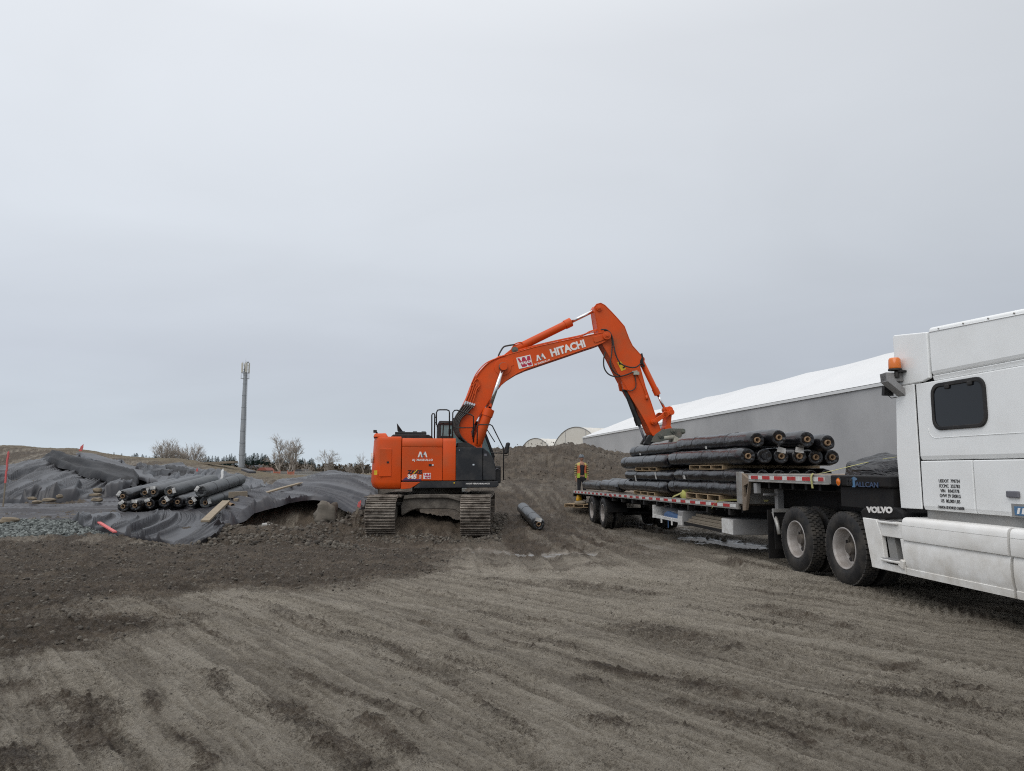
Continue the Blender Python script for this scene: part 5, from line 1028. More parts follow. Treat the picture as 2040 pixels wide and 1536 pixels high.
# lettering along the boom
pa, pb = E2(560, 580), E2(1140, 395); ang = math.atan2(pb[1] - pa[1], pb[0] - pa[0]); XD = (math.cos(ang), 0, math.sin(ang)); ZD = (-math.sin(ang), 0, math.cos(ang))
q0, q1 = E2(842, 512), E2(1138, 424); a2 = math.atan2(q1[1] - q0[1], q1[0] - q0[0]); XD2 = (math.cos(a2), 0, math.sin(a2)); ZD2 = (-math.sin(a2), 0, math.cos(a2))
lettering('maker_lettering', 'HITACHI', .315, ((q0[0] + q1[0]) / 2, -.316, (q0[1] + q1[1]) / 2), XD2, ZD2, MT['decal_w'], ex, bold=.014, sx=.93, depth=.003, space=1.0)
x, z = E2(760, 545); Mb = Matrix.Translation((x, -.316, z)) @ Matrix.Rotation(-a2, 4, 'Y'); logo_m(0, .02, .155, 0, Mb, 'boom_logo')
x, z = E2(768, 566); lettering('company_lettering', 'AJ MASSULLO', .075, (x, -.316, z), XD2, ZD2, MT['decal_w'], ex, bold=.003, space=1.15)
x, z = E2(617, 556); wajax(0, 0, .225, 0, Matrix.Translation((x, -.316, z)) @ Matrix.Rotation(-a2 * .8, 4, 'Y'))
# --- cylinders
def ram(a, b, f, rb, rr, y, nm, matb='orange', collar=True, yb=None, rodmat='chrome', rear=.10):
    a = E2(*a, y=y) if not isinstance(a[0], float) else a; b = E2(*b, y=y) if not isinstance(b[0], float) else b; A = Vector((a[0], y, a[1])); B = Vector((b[0], y if yb is None else yb, b[1])); L = (B - A).length; d = (B - A).normalized(); m = MB()
    prof = [(0, 0), (0, rb * .8), (.04, rb), (L * f - .22, rb), (L * f - .22, rb * 1.16), (L * f, rb * 1.16), (L * f, rr * 1.3), (L * f + .03, rr * 1.3)] if collar else [(0, 0), (0, rb), (L * f, rb), (L * f, rr)]
    m.lathe(prof, A, B, 24); m.cyl(A - Vector((0, rear, 0)), A + Vector((0, rear, 0)), rb * 1.05, n=20); g = m.build(nm + '_barrel', MT[matb], ex, weld=False)
    for p in g.data.polygons: p.use_smooth = True
    md = g.modifiers.new('e', 'EDGE_SPLIT'); md.split_angle = R(40)
    m = MB(); m.cyl(A + d * (L * f - .02), B, rr, n=20); m.build(nm + '_rod', MT[rodmat], ex); m = MB(); m.cyl(B - Vector((0, rear * .9, 0)), B + Vector((0, rear * .9, 0)), rr * 1.9, n=18); m.build(nm + '_eye', MT[matb], ex)
for y in (-.44, .44):
    fx, fz = E2(212, 1270, -.44); tx, tz = E2(432, 602, -.31); ram((float(fx), float(fz)), (float(tx), float(tz)), .46, .145, .062, y, 'boom_cylinder')
ram((540, 450), (1250, 100), .655, .125, .052, 0.0, 'arm_cylinder', rear=.11)
# --- arm
ar = [(1213, 140), (1206, 95), (1225, 68), (1262, 58), (1296, 76), (1350, 130), (1410, 195), (1462, 256), (1482, 310), (1502, 362), (1530, 420), (1600, 498), (1603, 522), (1590, 548), (1594, 600), (1640, 770), (1680, 880), (1730, 1030), (1768, 1132), (1762, 1165), (1735, 1182), (1700, 1178), (1682, 1150), (1660, 1100), (1600, 990), (1500, 825), (1440, 715), (1400, 640), (1330, 500), (1275, 405), (1250, 340), (1236, 280), (1222, 200)]
AP = [E2(*p, y=-.24) for p in ar]
mb = MB(); mb.prism(AP, -.24, .24); mb.build('arm', MT['orange'], ex, bevel=.016)
for ys in (-.245, .235): mb = MB(); mb.tube([(a, ys + .005, b) for a, b in AP], .013, 6, closed=True); mb.build('arm_edge', MT['orange'], ex, weld=False)
mb = MB()
for ys in (-.24, .14): mb.prism([E2(*p, y=-.24) for p in [(1440, 700), (1480, 770), (1500, 800), (1455, 790), (1444, 740)]], ys, ys + .1)
mb.build('thumb_bracket', MT['orange'], ex, bevel=.008)
x, z = E2(1440, 590, -.24); flat('warning_sticker', [[E2(*p, y=-.24) for p in [(1400, 560), (1432, 553), (1476, 618), (1436, 634)]]], 'decal_y', y=-.243)
flat('warning_symbol', [[E2(*p, y=-.24) for p in [(1446, 600), (1462, 592), (1466, 606), (1452, 614)]], [E2(*p, y=-.24) for p in [(1412, 566), (1426, 563), (1432, 578), (1420, 582)]]], 'decal_k', y=-.247)
ram((1600, 540), (1806, 962), .70, .09, .042, 0.0, 'bucket_cylinder', rear=.12)
mb = MB(); x, z = E2(1592, 510, 0); 
for s in (-.17, .12): mb.prism([E2(*p, y=0) for p in [(1570, 500), (1600, 488), (1612, 540), (1600, 590), (1575, 560)]], s, s + .05)
mb.build('cylinder_mount', MT['blackm'], ex, bevel=.008); mb = MB(); mb.tube([(E2(a, b, -.14)[0], -.14, E2(a, b, -.14)[1]) for a, b in [(1590, 580), (1612, 600), (1632, 590), (1612, 560)]], .028, 7); mb.build('hose_manifold', MT['blackm'], ex)
# linkage
def bar(a, b, w, y0, y1, nm, mat='orange', r=None):
    A, B = E2(*a, y=-.24), E2(*b, y=-.24); d = Vector((B[0] - A[0], B[1] - A[1])); l = d.length; d /= l; n_ = Vector((-d.y, d.x)) * w; m = MB(); P = [(A[0] + n_.x, A[1] + n_.y), (B[0] + n_.x * .8, B[1] + n_.y * .8), (B[0] - n_.x * .8, B[1] - n_.y * .8), (A[0] - n_.x, A[1] - n_.y)]
    m.prism(P, y0, y1); 
    for c in (A, B): m.cyl((c[0], y0 - .015, c[1]), (c[0], y1 + .015, c[1]), w * 1.25, n=20)
    m.build(nm, MT[mat], ex, bevel=.008)
for y in (-.32, .26): bar((1708, 1066), (1806, 1000), .075, y, y + .06, 'rocker_link')
for y in (-.32, .26): bar((1800, 1002), (1855, 984), .07, y, y + .06, 'rocker_link')
bar((1850, 960), (1838, 1118), .085, -.2, .2, 'bucket_link')
mb = MB(); mb.prism([E2(*p, y=-.2) for p in [(1828, 985), (1845, 945), (1866, 948), (1868, 1000), (1848, 1018)]], -.24, .24); mb.build('link_head', MT['orange'], ex, bevel=.01)
pin(1708, 1066, .085, -.36, .36, 'orange')
# quick coupler, thumb
mb = MB()
for y in (-.27, .21): mb.prism([E2(*p, y=-.27) for p in [(1690, 1235), (1705, 1195), (1730, 1165), (1780, 1130), (1850, 1118), (1968, 1122), (1980, 1132), (1978, 1160), (1950, 1172), (1945, 1195), (1905, 1205), (1870, 1185), (1842, 1190), (1812, 1220), (1760, 1236)]], y, y + .06)
mb.build('quick_coupler_plate', MT['coupler'], ex, bevel=.01)
mb = MB(); mb.prism([E2(*p, y=0) for p in [(1740, 1180), (1790, 1140), (1940, 1135), (1935, 1165), (1850, 1180), (1800, 1215), (1740, 1225)]], -.2, .2); mb.build('quick_coupler_body', MT['coupler'], ex, bevel=.02)
for c, r in (((1775, 1182), .085), ((1880, 1142), .085), ((1962, 1150), .05)): pin(c[0], c[1], r, -.31, .31, 'coupler')
mb = MB(); a, b = E2(1790, 1200, -.2), E2(1885, 1188, -.2); mb.cyl((a[0], -.2, a[1]), (b[0], -.2, b[1]), .085, n=20); mb.prism([E2(*p, y=-.2) for p in [(1880, 1180), (1925, 1210), (1990, 1230), (1870, 1235)]], -.28, .2); mb.build('coupler_cylinder', MT['palecyl'], ex, bevel=.01)
mb = MB()
for y in (-.22, .10): mb.prism([E2(*p, y=-.2) for p in [(1625, 1250), (1650, 1205), (1672, 1172), (1712, 1186), (1740, 1200), (1705, 1240), (1680, 1260)]], y, y + .12)
mb.build('thumb_arm', MT['blackm'], ex, bevel=.012)
ram((1472, 788), (1645, 1248), .66, .085, .04, -.10, 'thumb_cylinder', 'blackm', rodmat='decal_g')
# hard lines and hoses
def line(pts, r, y, nm='hydraulic_line', mat='orange', frame=E2):
    m = MB(); P = [Vector((frame(p[0], p[1], y)[0], y if len(p) < 3 else p[2], frame(p[0], p[1], y)[1])) for p in pts]; Q = [cr(P, i / (len(P) * 5)) for i in range(len(P) * 5 + 1)]
    m.tube(Q, r, 7); m.build(nm, MT[mat], ex, weld=False)
for y, o_ in ((-.22, 0), (-.10, 6)):
    line([(505 , 478 - o_), (560, 462 - o_), (700, 424 - o_), (900, 378 - o_), (1100, 335 - o_), (1180, 300 - o_), (1240, 288 - o_)], .017, y)
line([(1120, 330), (1160, 302), (1200, 290), (1262, 284), (1300, 288)], .017, -.16); line([(1090, 340), (1130, 320), (1175, 312), (1220, 300)], .015, -.26)
for i in range(6): x, z = E2(640 + i * 92, 446 - i * 20.4, -.2); mb = MB(); mb.bx(x - .03, x + .03, -.27, -.05, z - .02, z + .05); mb.build('line_clamp', MT['orange'], ex, bevel=.004)
line([(1262, 284), (1310, 286), (1352, 330), (1372, 420), (1390, 500), (1430, 570), (1500, 600), (1560, 600), (1600, 570)], .022, -.36, 'hydraulic_hose', 'rubber'); line([(1290, 290), (1345, 322), (1358, 400), (1352, 500), (1345, 570), (1372, 640), (1425, 672)], .020, -.33, 'hydraulic_hose', 'rubber')
line([(1300, 470), (1286, 540), (1292, 610), (1330, 662), (1395, 682), (1470, 668), (1530, 645)], .022, -.30, 'hydraulic_hose', 'rubber'); line([(1338, 545), (1342, 590), (1370, 640), (1400, 660)], .018, -.28, 'hydraulic_hose', 'rubber')
line([(1545, 660), (1558, 720), (1556, 770), (1525, 800), (1485, 800)], .018, -.29, 'hydraulic_hose', 'rubber')
mb = MB(); x, z = E2(1556, 655, -.26); mb.bx(x - .08, x + .10, -.34, -.24, z - .05, z + .05); mb.cyl((x - .12, -.30, z + .05), (x + .05, -.30, z + .07), .025, n=8); mb.build('hose_manifold', MT['palecyl'], ex, bevel=.008)
line([(1575, 665), (1610, 740), (1640, 820), (1652, 862)], .016, -.27); x, z = E2(1650, 858, -.27); mb = MB(); mb.cyl((x, -.30, z - .06), (x, -.25, z + .06), .04, n=10); mb.build('line_fitting', MT['orange'], ex)
line([(395, 505), (412, 470), (440, 430), (480, 418), (530, 410)], .026, -.2, 'hydraulic_hose', 'rubber'); line([(530, 408), (560, 395), (590, 392), (600, 405)], .018, -.12)
for k in range(4):
    o_ = k * 13; line([(455 - k * 18, 500 - k * -2), (330 + o_ * .3, 545 + o_ * .3), (262 + o_ * .5, 590 + o_), (205 + o_ * .8, 660 + o_), (170 + o_ * .9, 735 + o_)], .016, -.27 + .11 * k if k > 1 else -.33, 'hydraulic_line')
for k in range(4):
    o_ = k * 22; line([(168 + o_, 735 + o_ * .4), (158 + o_ * .8, 790), (135 + o_ * .9, 850), (110 + o_ * 1.0, 905)], .017, -.34 - .01 * k)
for pts in ([(180, 738), (215, 700), (240, 740), (225, 800)], [(170, 760), (200, 735), (212, 770), (190, 830)]): line(pts, .015, -.35)
for k in range(5):
    o_ = k * 16; line([(112 + o_ * 1.15, 905 + o_ * .35), (70 + o_, 965 + o_ * .3), (25 + o_ * .8, 1040), (20 + o_ * .55, 1130), (60 + o_ * .4, 1200), (125 + o_ * .1, 1240)], .026, -.36 - .012 * k, 'hydraulic_hose', 'rubber')
    x, z = E2(112 + o_ * 1.15, 903 + o_ * .35, -.36); mb = MB(); mb.box((x, -.36, z), (.05, .05, .12), ry=.5); mb.build('hose_fitting', MT['chrome'], ex)
OFF_EX = ex
# ================================================================ the step-deck trailer and its tractor unit
MT.update(alu=M_('aluminium_rail', (.42, .42, .41), .45, .6, dirt=.7, dirtcol=(.17, .145, .12), dscale=5, dthr=.46), blacksteel=M_('black_chassis', (.007, .007, .008), .6, spec=.25, dirt=.3, dirtcol=(.04, .034, .028), dscale=4), deckwood=M_('trailer_deck', (.20, .155, .115), .85, dirt=.5, dirtcol=(.12, .10, .085), dscale=5, bump=.3),
 tyre=M_('tyre_rubber', (.020, .020, .021), .75, dirt=.75, dirtcol=(.10, .088, .074), dscale=5, dthr=.46, bump=.25, bscale=60), sidewall=M_('tyre_sidewall', (.012, .012, .013), .6, spec=.3, dirt=.6, dirtcol=(.075, .066, .056), dscale=4, dthr=.5), rim=M_('white_rim', (.46, .44, .43), .4, .3, dirt=.75, dirtcol=(.20, .17, .145), dscale=3.5, dthr=.47), hub=M_('muddy_hub', (.07, .06, .052), .7, dirt=.8, dirtcol=(.15, .125, .10), dscale=8),
 tape_r=M_('red_tape', (.40, .015, .02), .4, dirt=.4, dscale=12), tape_w=M_('white_tape', (.62, .62, .61), .4, dirt=.45, dscale=12), truckw=M_('white_truck_paint', (.84, .85, .85), .28, dirt=.16, dirtcol=(.42, .40, .36), dscale=1.6, dthr=.52, var=.02, coat=.3), skirtw=M_('white_skirt', (.80, .795, .78), .38, dirt=.75, dirtcol=(.42, .38, .32), dscale=3.2, dthr=.44, lowdirt=(.30, 1.25), var=.03, coat=.1),
 amber=M_('amber_lens', (.66, .15, .004), .2, spec=.8), boxgrey=M_('grey_toolbox', (.27, .27, .275), .55, dirt=.5, dirtcol=(.14, .12, .10), dscale=3), strap=M_('yellow_webbing', (.42, .40, .16), .8, dirt=.5, dirtcol=(.2, .18, .1), dscale=14), bluetarp=M_('blue_tarp', (.035, .085, .19), .6, bump=.6, bscale=12), greytarp=M_('grey_tarp', (.085, .087, .095), .6, bump=.6, bscale=10), yellowp=M_('yellow_plastic', (.80, .42, .01), .45), blue_d=M_('blue_decal', (.018, .050, .12), .5, dirt=.5, dscale=12), sky_d=M_('pale_blue_decal', (.06, .17, .32), .5, dirt=.5, dscale=12), tarpblk=Film('black_cover', (.012, .012, .014), .42, .8, scale=.8, dust=.1, dist=.15),
 redbar=M_('red_strip', (.3, .04, .03), .5), pallet=M_('pallet_wood', (.32, .23, .135), .85, dirt=.4, dscale=6, bump=.2), yfoam=M_('yellow_strap_roll', (.36, .36, .10), .8), graypanel=M_('grey_plastic', (.24, .24, .235), .5, dirt=.3, dscale=4))
TF = Frame((5.916, 0, 0), math.atan2(-.9934, .1142))
T3 = lambda x, y, v=0.: TF.px(1120 + x * .1823, 820 + y * .1823, v); T4 = lambda x, y, v=0.: TF.px(1440 + x * .2214, 840 + y * .2214, v); T6 = lambda x, y, v=0.: TF.px(1700 + x * .2214, 880 + y * .2214, v)
tr = thing('flatbed_trailer', 'black step-deck trailer with red and white side tape carrying the rolls', 'trailer', TF, (-14, 1.25, 0))
XR, XF, XU0, XU1, XN = -30.05, -14.1, -13.62, -10.85, -9.47; W = 2.55
zd = lambda x: 0.80 + (x - XR) / (XF - XR) * .205
def slab(mb, x0, x1, y0, y1, top, th, z=zd, n=6):
    P = [(x0 + (x1 - x0) * i / n) for i in range(n + 1)]; mb.prism([(x, z(x) + top) for x in P] + [(x, z(x) + top - th) for x in reversed(P)], y0, y1); return mb
mb = MB()
for i in range(9): slab(mb, XR + .02, XF, .06 + i * .271, .06 + i * .271 + .262, -.002, .04)
mb.build('lower_deck', MT['deckwood'], tr, bevel=.004, seg=1)
for y0, y1 in ((0, .055), (W - .055, W)): mb = MB(); slab(mb, XR, XF - .02, y0, y1, .012, .125); mb.build('side_rail', MT['alu'], tr, bevel=.006)
mb = MB(); mb.cur = 1; slab(mb, XR + .1, XF - .12, -.004, 0, -.018, .062); mb.cur = 0; x = XR + .35
while x < XF - .4: slab(mb, x, x + .32 if x > -20 else x + .30, -.0075, -.004, -.020, .058, n=1); x += .62
mb.build('reflective_tape', [MT['tape_r'], MT['tape_w']], tr)
mb = MB()
for y in (.75, 1.72): mb.prism([(XR + .6, zd(XR) - .06), (XF, zd(XF) - .05), (XF, zd(XF) - .50), (XF - 2.5, zd(XF) - .50), (XF - 7, zd(XF) - .42), (XR + .6, zd(XR) - .36)], y, y + .14)
x = XR + .4
while x < XF: mb.bx(x, x + .07, .06, W - .06, zd(x) - .17, zd(x) - .05); x += .42
mb.build('chassis_beam', MT['blacksteel'], tr, bevel=.005, seg=1)
mb = MB()
x = XR + 6.2
while x < XF - .5: mb.bx(x, x + .10, .02, .16, zd(x) - .24, zd(x) - .13); mb.cyl((x + .05, .05, zd(x) - .2), (x + .05, .20, zd(x) - .2), .05, n=10); x += 1.15
mb.build('strap_winch', MT['blackm'], tr, bevel=.006)
mb = MB(); mb.bx(XR, XR + .06, .0, W, .56, .80); mb.bx(XR - .1, XR + .05, .3, .42, .25, .56); mb.bx(XR - .1, XR + .05, W - .42, W - .3, .25, .56); mb.bx(XR - .1, XR + .02, .1, W - .1, .22, .30); mb.build('rear_bumper', MT['blacksteel'], tr, bevel=.008)
mb = MB(); mb.bx(-24.0, -23.75, -.006, .05, zd(-24) - .12, zd(-24) - .03); mb.build('side_marker_lamp', MT['tape_r'], tr, bevel=.01)
for xc in (-26.75, -25.1):
    mb = MB(); n = 10; R_ = .62; zc = .19; P = [(xc + math.cos(math.pi * i / n) * R_, zc + math.sin(math.pi * i / n) * R_ * .72 + .05) for i in range(n + 1)]; Q = [(xc + math.cos(math.pi * i / n) * (R_ + .02), zc + math.sin(math.pi * i / n) * (R_ * .72 + .02) + .05) for i in range(n + 1)]
    mb.prism(Q + list(reversed(P)), .02, .7); mb.build('mudguard', MT['blacksteel'], tr)
# wheels
def wheel(parent, x, z, y, r=.505, w=.27, out=-1, dual=True, treadn=44, name='wheel', tone='rim', steer=False):
    """one axle end: outer tyre face at y, going inwards by +y"""
    h = bpy.data.objects.new(name, None); COL.objects.link(h); off = OFF[parent.name]; h.parent = parent; h.location = Vector((x, y, z)) - off; OFF[h.name] = Vector((x, y, z)); rr = .286
    for k in range(2 if dual else 1):
        y0 = y - out * k * .335; d = -out; mb = MB(); wid = w
        prof = [(.035, rr), (.006, rr + .03), (0, rr + .09), (.004, r - .075), (.018, r - .03), (.034, r - .012)] ; tread = [(.036, r - .010), (.06, r), (w - .06, r), (w - .036, r - .010)]; inn = [(w - a, b) for a, b in reversed(prof)]
        mb.cur = 1; mb.lathe(prof, (x, y0, z), (x, y0 + d, z), 56); mb.lathe(inn, (x, y0, z), (x, y0 + d, z), 56); mb.cur = 0; mb.lathe([prof[-1]] + [(.05, r - .018), (w - .05, r - .018)] + [inn[0]], (x, y0, z), (x, y0 + d, z), 56)
        for i in range(treadn):
            for j, (a, b, ph) in enumerate(((.030, .085, 0), (.095, .135, .5), (.145, .185, 0), (w - .075, w - .030, .5))):
                t = 2 * math.pi * (i + ph) / treadn; yy = (a + b) / 2; L = 2 * math.pi * r / treadn * .74
                mb.box((x + math.cos(t) * (r - .008), y0 + d * yy, z + math.sin(t) * (r - .008)), (L, (b - a), .024), ry=-(t - math.pi / 2))
        mb.build('tyre', [MT['tyre'], MT['sidewall']], h, weld=False)
        mb = MB(); dish = [(.030, rr + .012), (.012, rr + .006), (.012, rr - .008), (.05, rr - .022), (.16, rr - .04), (.19, rr - .055), (.20, .13), (.20, .0)] if k == 0 else [(.030, rr + .012), (.012, rr), (.05, rr - .022), (w - .02, rr - .01)]
        mb.lathe(dish, (x, y0, z), (x, y0 + d, z), 48); mb.build('rim', MT[tone], h)
    mb = MB()
    for i in range(10): t = i * math.pi / 5; mb.cyl((x + math.cos(t) * .165, y - out * .165, z + math.sin(t) * .165), (x + math.cos(t) * .165, y - out * .20, z + math.sin(t) * .165), .017, n=6)
    mb.cyl((x, y - out * .075, z), (x, y - out * .20, z), .075, .095, n=20); mb.lathe([(0, .02), (0, .205), (.012, .215), (.02, .215)], (x, y - out * .185, z), (x, y - out * .25, z), 30)
    mb.build('hub', MT['hub'], h)
    mb = MB()
    for i in range(5): t = i * math.pi / 2.5 + .3; mb.cyl((x + math.cos(t) * .21, y - out * .178, z + math.sin(t) * .21), (x + math.cos(t) * .21, y - out * .196, z + math.sin(t) * .21), .030, n=12)
    mb.build('rim_opening', MT['decal_k'], h)
    return h
for xc, zc in ((-26.75, .19), (-25.1, .185)):
    wheel(tr, xc, zc, .0, .50, treadn=40); wheel(tr, xc, zc, W, .50, out=1, treadn=40)
    mb = MB(); mb.cyl((xc, .3, zc), (xc, W - .3, zc), .075, n=14); mb.build('axle', MT['blacksteel'], tr)
# step between the decks
mb = MB(); mb.bx(-14.17, -13.92, 0, .055, 1.0, 1.60); mb.build('step_post', MT['alu'], tr, bevel=.008); mb = MB(); mb.bx(-14.17, -13.92, W - .055, W, 1.0, 1.60); mb.build('step_post', MT['alu'], tr, bevel=.008)
mb = MB(); mb.bx(-14.05, -14.0, .06, W - .06, 1.0, 1.57); mb.build('step_riser', MT['alu'], tr, bevel=.005)
for y in (.004, W - .06):
    mb = MB(); o_ = [(-13.93, 1.58), (-13.60, 1.42), (-13.62, 1.33), (-13.80, .90), (-13.93, .88)]; mb.prism([(-13.93, 1.58), (-13.60, 1.46), (-13.64, 1.40), (-13.86, 1.34), (-13.87, 1.12), (-13.72, 1.16), (-13.80, .90), (-13.93, .88)], y, y + .055); mb.prism([(-13.64, 1.40), (-13.60, 1.46), (-13.80, .90), (-13.84, .94)], y, y + .055); mb.build('step_gusset', MT['deckwood'], tr, bevel=.006)
zu = lambda x: 1.56 - (x - XU0) * .002
mb = MB()
for i in range(9): slab(mb, -14.0, XU1 + .1, .06 + i * .271, .06 + i * .271 + .262, .004, .04, zu)
mb.build('upper_deck', MT['deckwood'], tr, bevel=.004, seg=1)
for y0, y1 in ((0, .055), (W - .055, W)): mb = MB(); slab(mb, XU0, XU1, y0, y1, .012, .135, zu); mb.build('side_rail', MT['alu'], tr, bevel=.006)
mb = MB(); slab(mb, XU0 + .03, XU1 - .02, -.022, 0, -.115, .018, zu); mb.build('rail_lip', MT['alu'], tr, bevel=.004)
mb = MB(); mb.cur = 1; slab(mb, XU0 + .02, XU1 - .16, -.004, 0, -.020, .068, zu, 2); mb.cur = 0
for x0_, x1_ in ((-13.50, -13.22), (-13.05, -12.77), (-12.6, -12.32), (-12.15, -11.87), (-11.66, -11.42), (-11.18, -11.03)): slab(mb, x0_, x1_, -.0075, -.004, -.024, .060, zu, 1)
mb.build('reflective_tape', [MT['tape_r'], MT['tape_w']], tr)
mb = MB(); slab(mb, XU1, XN, 0, W, .012, .15, zu); mb.build('deck_nose', MT['blacksteel'], tr, bevel=.02)
mb = MB(); mb.bx(-14, -9.6, .75, .9, .95, 1.42); mb.bx(-14, -9.6, 1.65, 1.8, .95, 1.42); mb.bx(-13.9, XN - .02, .3, W - .3, 1.30, 1.43); mb.bx(-10.7, -9.5, .06, .7, 1.12, 1.41); mb.bx(-10.2, -9.5, .5, 2.0, 1.05, 1.3)
x = -13.4
while x < -11: mb.bx(x, x + .07, .06, W - .06, 1.32, 1.44); x += .42
mb.build('gooseneck', MT['blacksteel'], tr, bevel=.008)
mb = MB(); xa, za = T4(1045, 540); mb.cyl((xa, -.012, za), (xa, .004, za), .055, n=24); mb.lathe([(0, .0), (.0, .03), (.012, .045)], (xa, -.02, za), (xa, 0, za), 24); mb.build('marker_lamp', MT['amber'], tr)
mb = MB(); mb.lathe([(0, .064), (.014, .068), (.014, .056), (0, .056), (0, .064)], (xa, -.014, za), (xa, 0, za), 24); mb.box((xa + .28, -.006, za), (.14, .010, .10)); [mb.cyl((xa + .25 + .06 * i, -.018, za + .02 * j), (xa + .25 + .06 * i, -.01, za + .02 * j), .016, n=8) for i in (0, 1) for j in (-1, 1)]; mb.build('lamp_bezel', MT['blackm'], tr)
xs, zs = T4(1290, 555); lettering('maker_lettering', 'ALLCAN', .095, (xs + .02, -.006, za - .06), (1, 0, 0), (0, 0, 1), MT['blue_d'], tr, bold=.002, sx=1.45)
xs, zs = T4(1172, 530); mb = MB(); mb.prism([(xs - .02, za - .07), (xs + .05, za - .07), (xs + .05, za + .02), (xs + .10, za + .03), (xs + .10, za + .05), (xs + .03, za + .075), (xs - .05, za + .045), (xs - .05, za + .02), (xs - .02, za + .025)], -.006, -.001); mb.build('maker_mark', MT['sky_d'], tr)
# landing leg, boxes and racks
mb = MB(); mb.bx(-13.32, -13.20, .34, .46, .50, 1.4); mb.bx(-13.30, -13.22, .36, .44, .42, .5); mb.bx(-13.36, -13.16, .30, .50, .40, .43); mb.build('landing_leg', MT['boxgrey'], tr, bevel=.008); mb = MB(); mb.bx(-13.32, -13.20, 2.0, 2.12, .50, 1.4); mb.bx(-13.36, -13.16, 1.96, 2.16, .40, .43); mb.build('landing_leg', MT['boxgrey'], tr, bevel=.008)
mb = MB(); mb.cyl((-13.25, .1, 1.2), (-13.25, .36, 1.2), .022, n=8); mb.bx(-13.42, -13.3, -.0, .08, 1.22, 1.40); mb.tube([(-13.3, .5, .6), (-13.9, 1.2, .95)], .03, 8); mb.build('landing_leg_brace', MT['boxgrey'], tr, bevel=.004)
mb = MB(); mb.bx(-15.0, -14.45, .03, .75, .38, .68); mb.build('storage_box', MT['boxgrey'], tr, bevel=.012); mb = MB(); mb.bx(-14.99, -14.46, .022, .029, .39, .67); mb.build('box_door', MT['tape_w'], tr)
mb = MB(); mb.bx(-17.62, -17.3, .03, .75, .34, .68); mb.build('storage_box', MT['boxgrey'], tr, bevel=.012); mb = MB(); mb.bx(-17.61, -17.31, .022, .029, .35, .56); mb.build('box_door', MT['tape_w'], tr)
mb = MB(); mb.bx(-19.6, -17.62, .03, .08, .40, .48); mb.bx(-19.6, -17.62, .03, .75, .40, .42); mb.bx(-19.6, -19.5, .03, .75, .40, .72); [mb.bx(x, x + .06, .02, .05, .30, .46) for x in (-18.9, -18.1)]; mb.build('tarp_rack', MT['tape_w'], tr, bevel=.005)
mb = MB(); mb.bx(-17.28, -14.98, .05, .10, .40, .44); mb.bx(-17.28, -14.98, .05, .75, .38, .40); mb.build('dunnage_rack', MT['blacksteel'], tr)
mb = MB(); mb.bx(-18.37, -18.36, .03, .055, .22, .42); mb.build('hanging_strap', MT['bluetarp'], tr)
mb = MB(); mb.bx(-12.95, -12.55, .02, .5, .95, 1.05) if False else None
mb = MB(); mb.bx(-12.93, -12.90, .0, .62, .12, .95); mb.build('mudflap', MT['blacksteel'], tr)
def lump_thing(name, label, cat, x0, x1, y0, y1, z0, z1, mat, seed, fr=TF, amp=.25, folds=7, group=None):
    """cloth or sheeting heaped up in folds"""
    c = Vector(((x0 + x1) / 2, (y0 + y1) / 2, z0)); t = MB(); n, m = 64, 26; vs_ = []
    for j in range(m + 1):
        A = math.pi / 2 * j / m
        for i in range(n):
            B = 2 * math.pi * i / n; sg = lambda v, e: math.copysign(abs(v) ** e, v); dx, dy, dz = sg(math.cos(B), .7) * math.sin(A) ** .7, sg(math.sin(B), .7) * math.sin(A) ** .7, math.cos(A)
            q = Vector((dx * (x1 - x0) / 2, dy * (y1 - y0) / 2, 0)); k = 1 + amp * mnoise.noise(Vector((q.x * 1.6 + seed, q.y * 1.6, dz * 2))) + amp * .3 * abs(mnoise.noise(Vector((q.x * folds * .5 + q.y * 2, q.y * folds - q.x * 2, seed + dz * 3)))) + amp * .15 * abs(mnoise.noise(Vector((q.x * folds * 2, q.y * folds * 2, seed))))
            vs_.append(c + Vector((q.x * (1 + .08 * (k - 1)), q.y * (1 + .1 * (k - 1)), max(0.0, dz) ** .8 * (z1 - z0) * k)))
    t.add(vs_, [(j * n + i, (j + 1) * n + i, (j + 1) * n + (i + 1) % n, j * n + (i + 1) % n) for j in range(m) for i in range(n)], True)
    o = t.build(name, MT[mat]); o.data.transform(Matrix.Translation(-c)); o.matrix_world = fr.M @ Matrix.Translation(c); tag(o, label, cat, group); return o
lump_thing('folded_tarp', 'folded grey tarp in the white rack under the trailer deck', 'tarp', -19.45, -17.7, .12, .7, .43, .74, 'greytarp', 2); lump_thing('folded_tarp', 'small blue tarp folded in front of the grey one in the rack', 'tarp', -18.9, -17.8, .06, .22, .44, .60, 'bluetarp', 6)
# dunnage planks
for k, (z, y0, x0_, x1_) in enumerate([(.402, .08, -17.2, -14.99), (.402, .32, -17.25, -15.02), (.465, .10, -17.1, -15.0), (.465, .36, -17.2, -15.05), (.528, .14, -17.0, -15.05), (.528, .40, -17.1, -15.05), (.591, .2, -16.9, -15.1)]):
    t = thing('timber_plank', 'x', 'plank', TF, (x0_, y0, z), 'grey dunnage planks under the trailer'); t['label'] = ['bottom outer grey plank', 'bottom inner grey plank', 'second outer grey plank', 'second inner grey plank', 'third outer grey plank', 'third inner grey plank', 'topmost grey plank'][k] + ' of the dunnage stack under the trailer'
    mb = MB(); mb.bx(x0_, x1_, y0, y0 + .22, z, z + .058); mb.build('board', MT['oldwood'], t, bevel=.006)
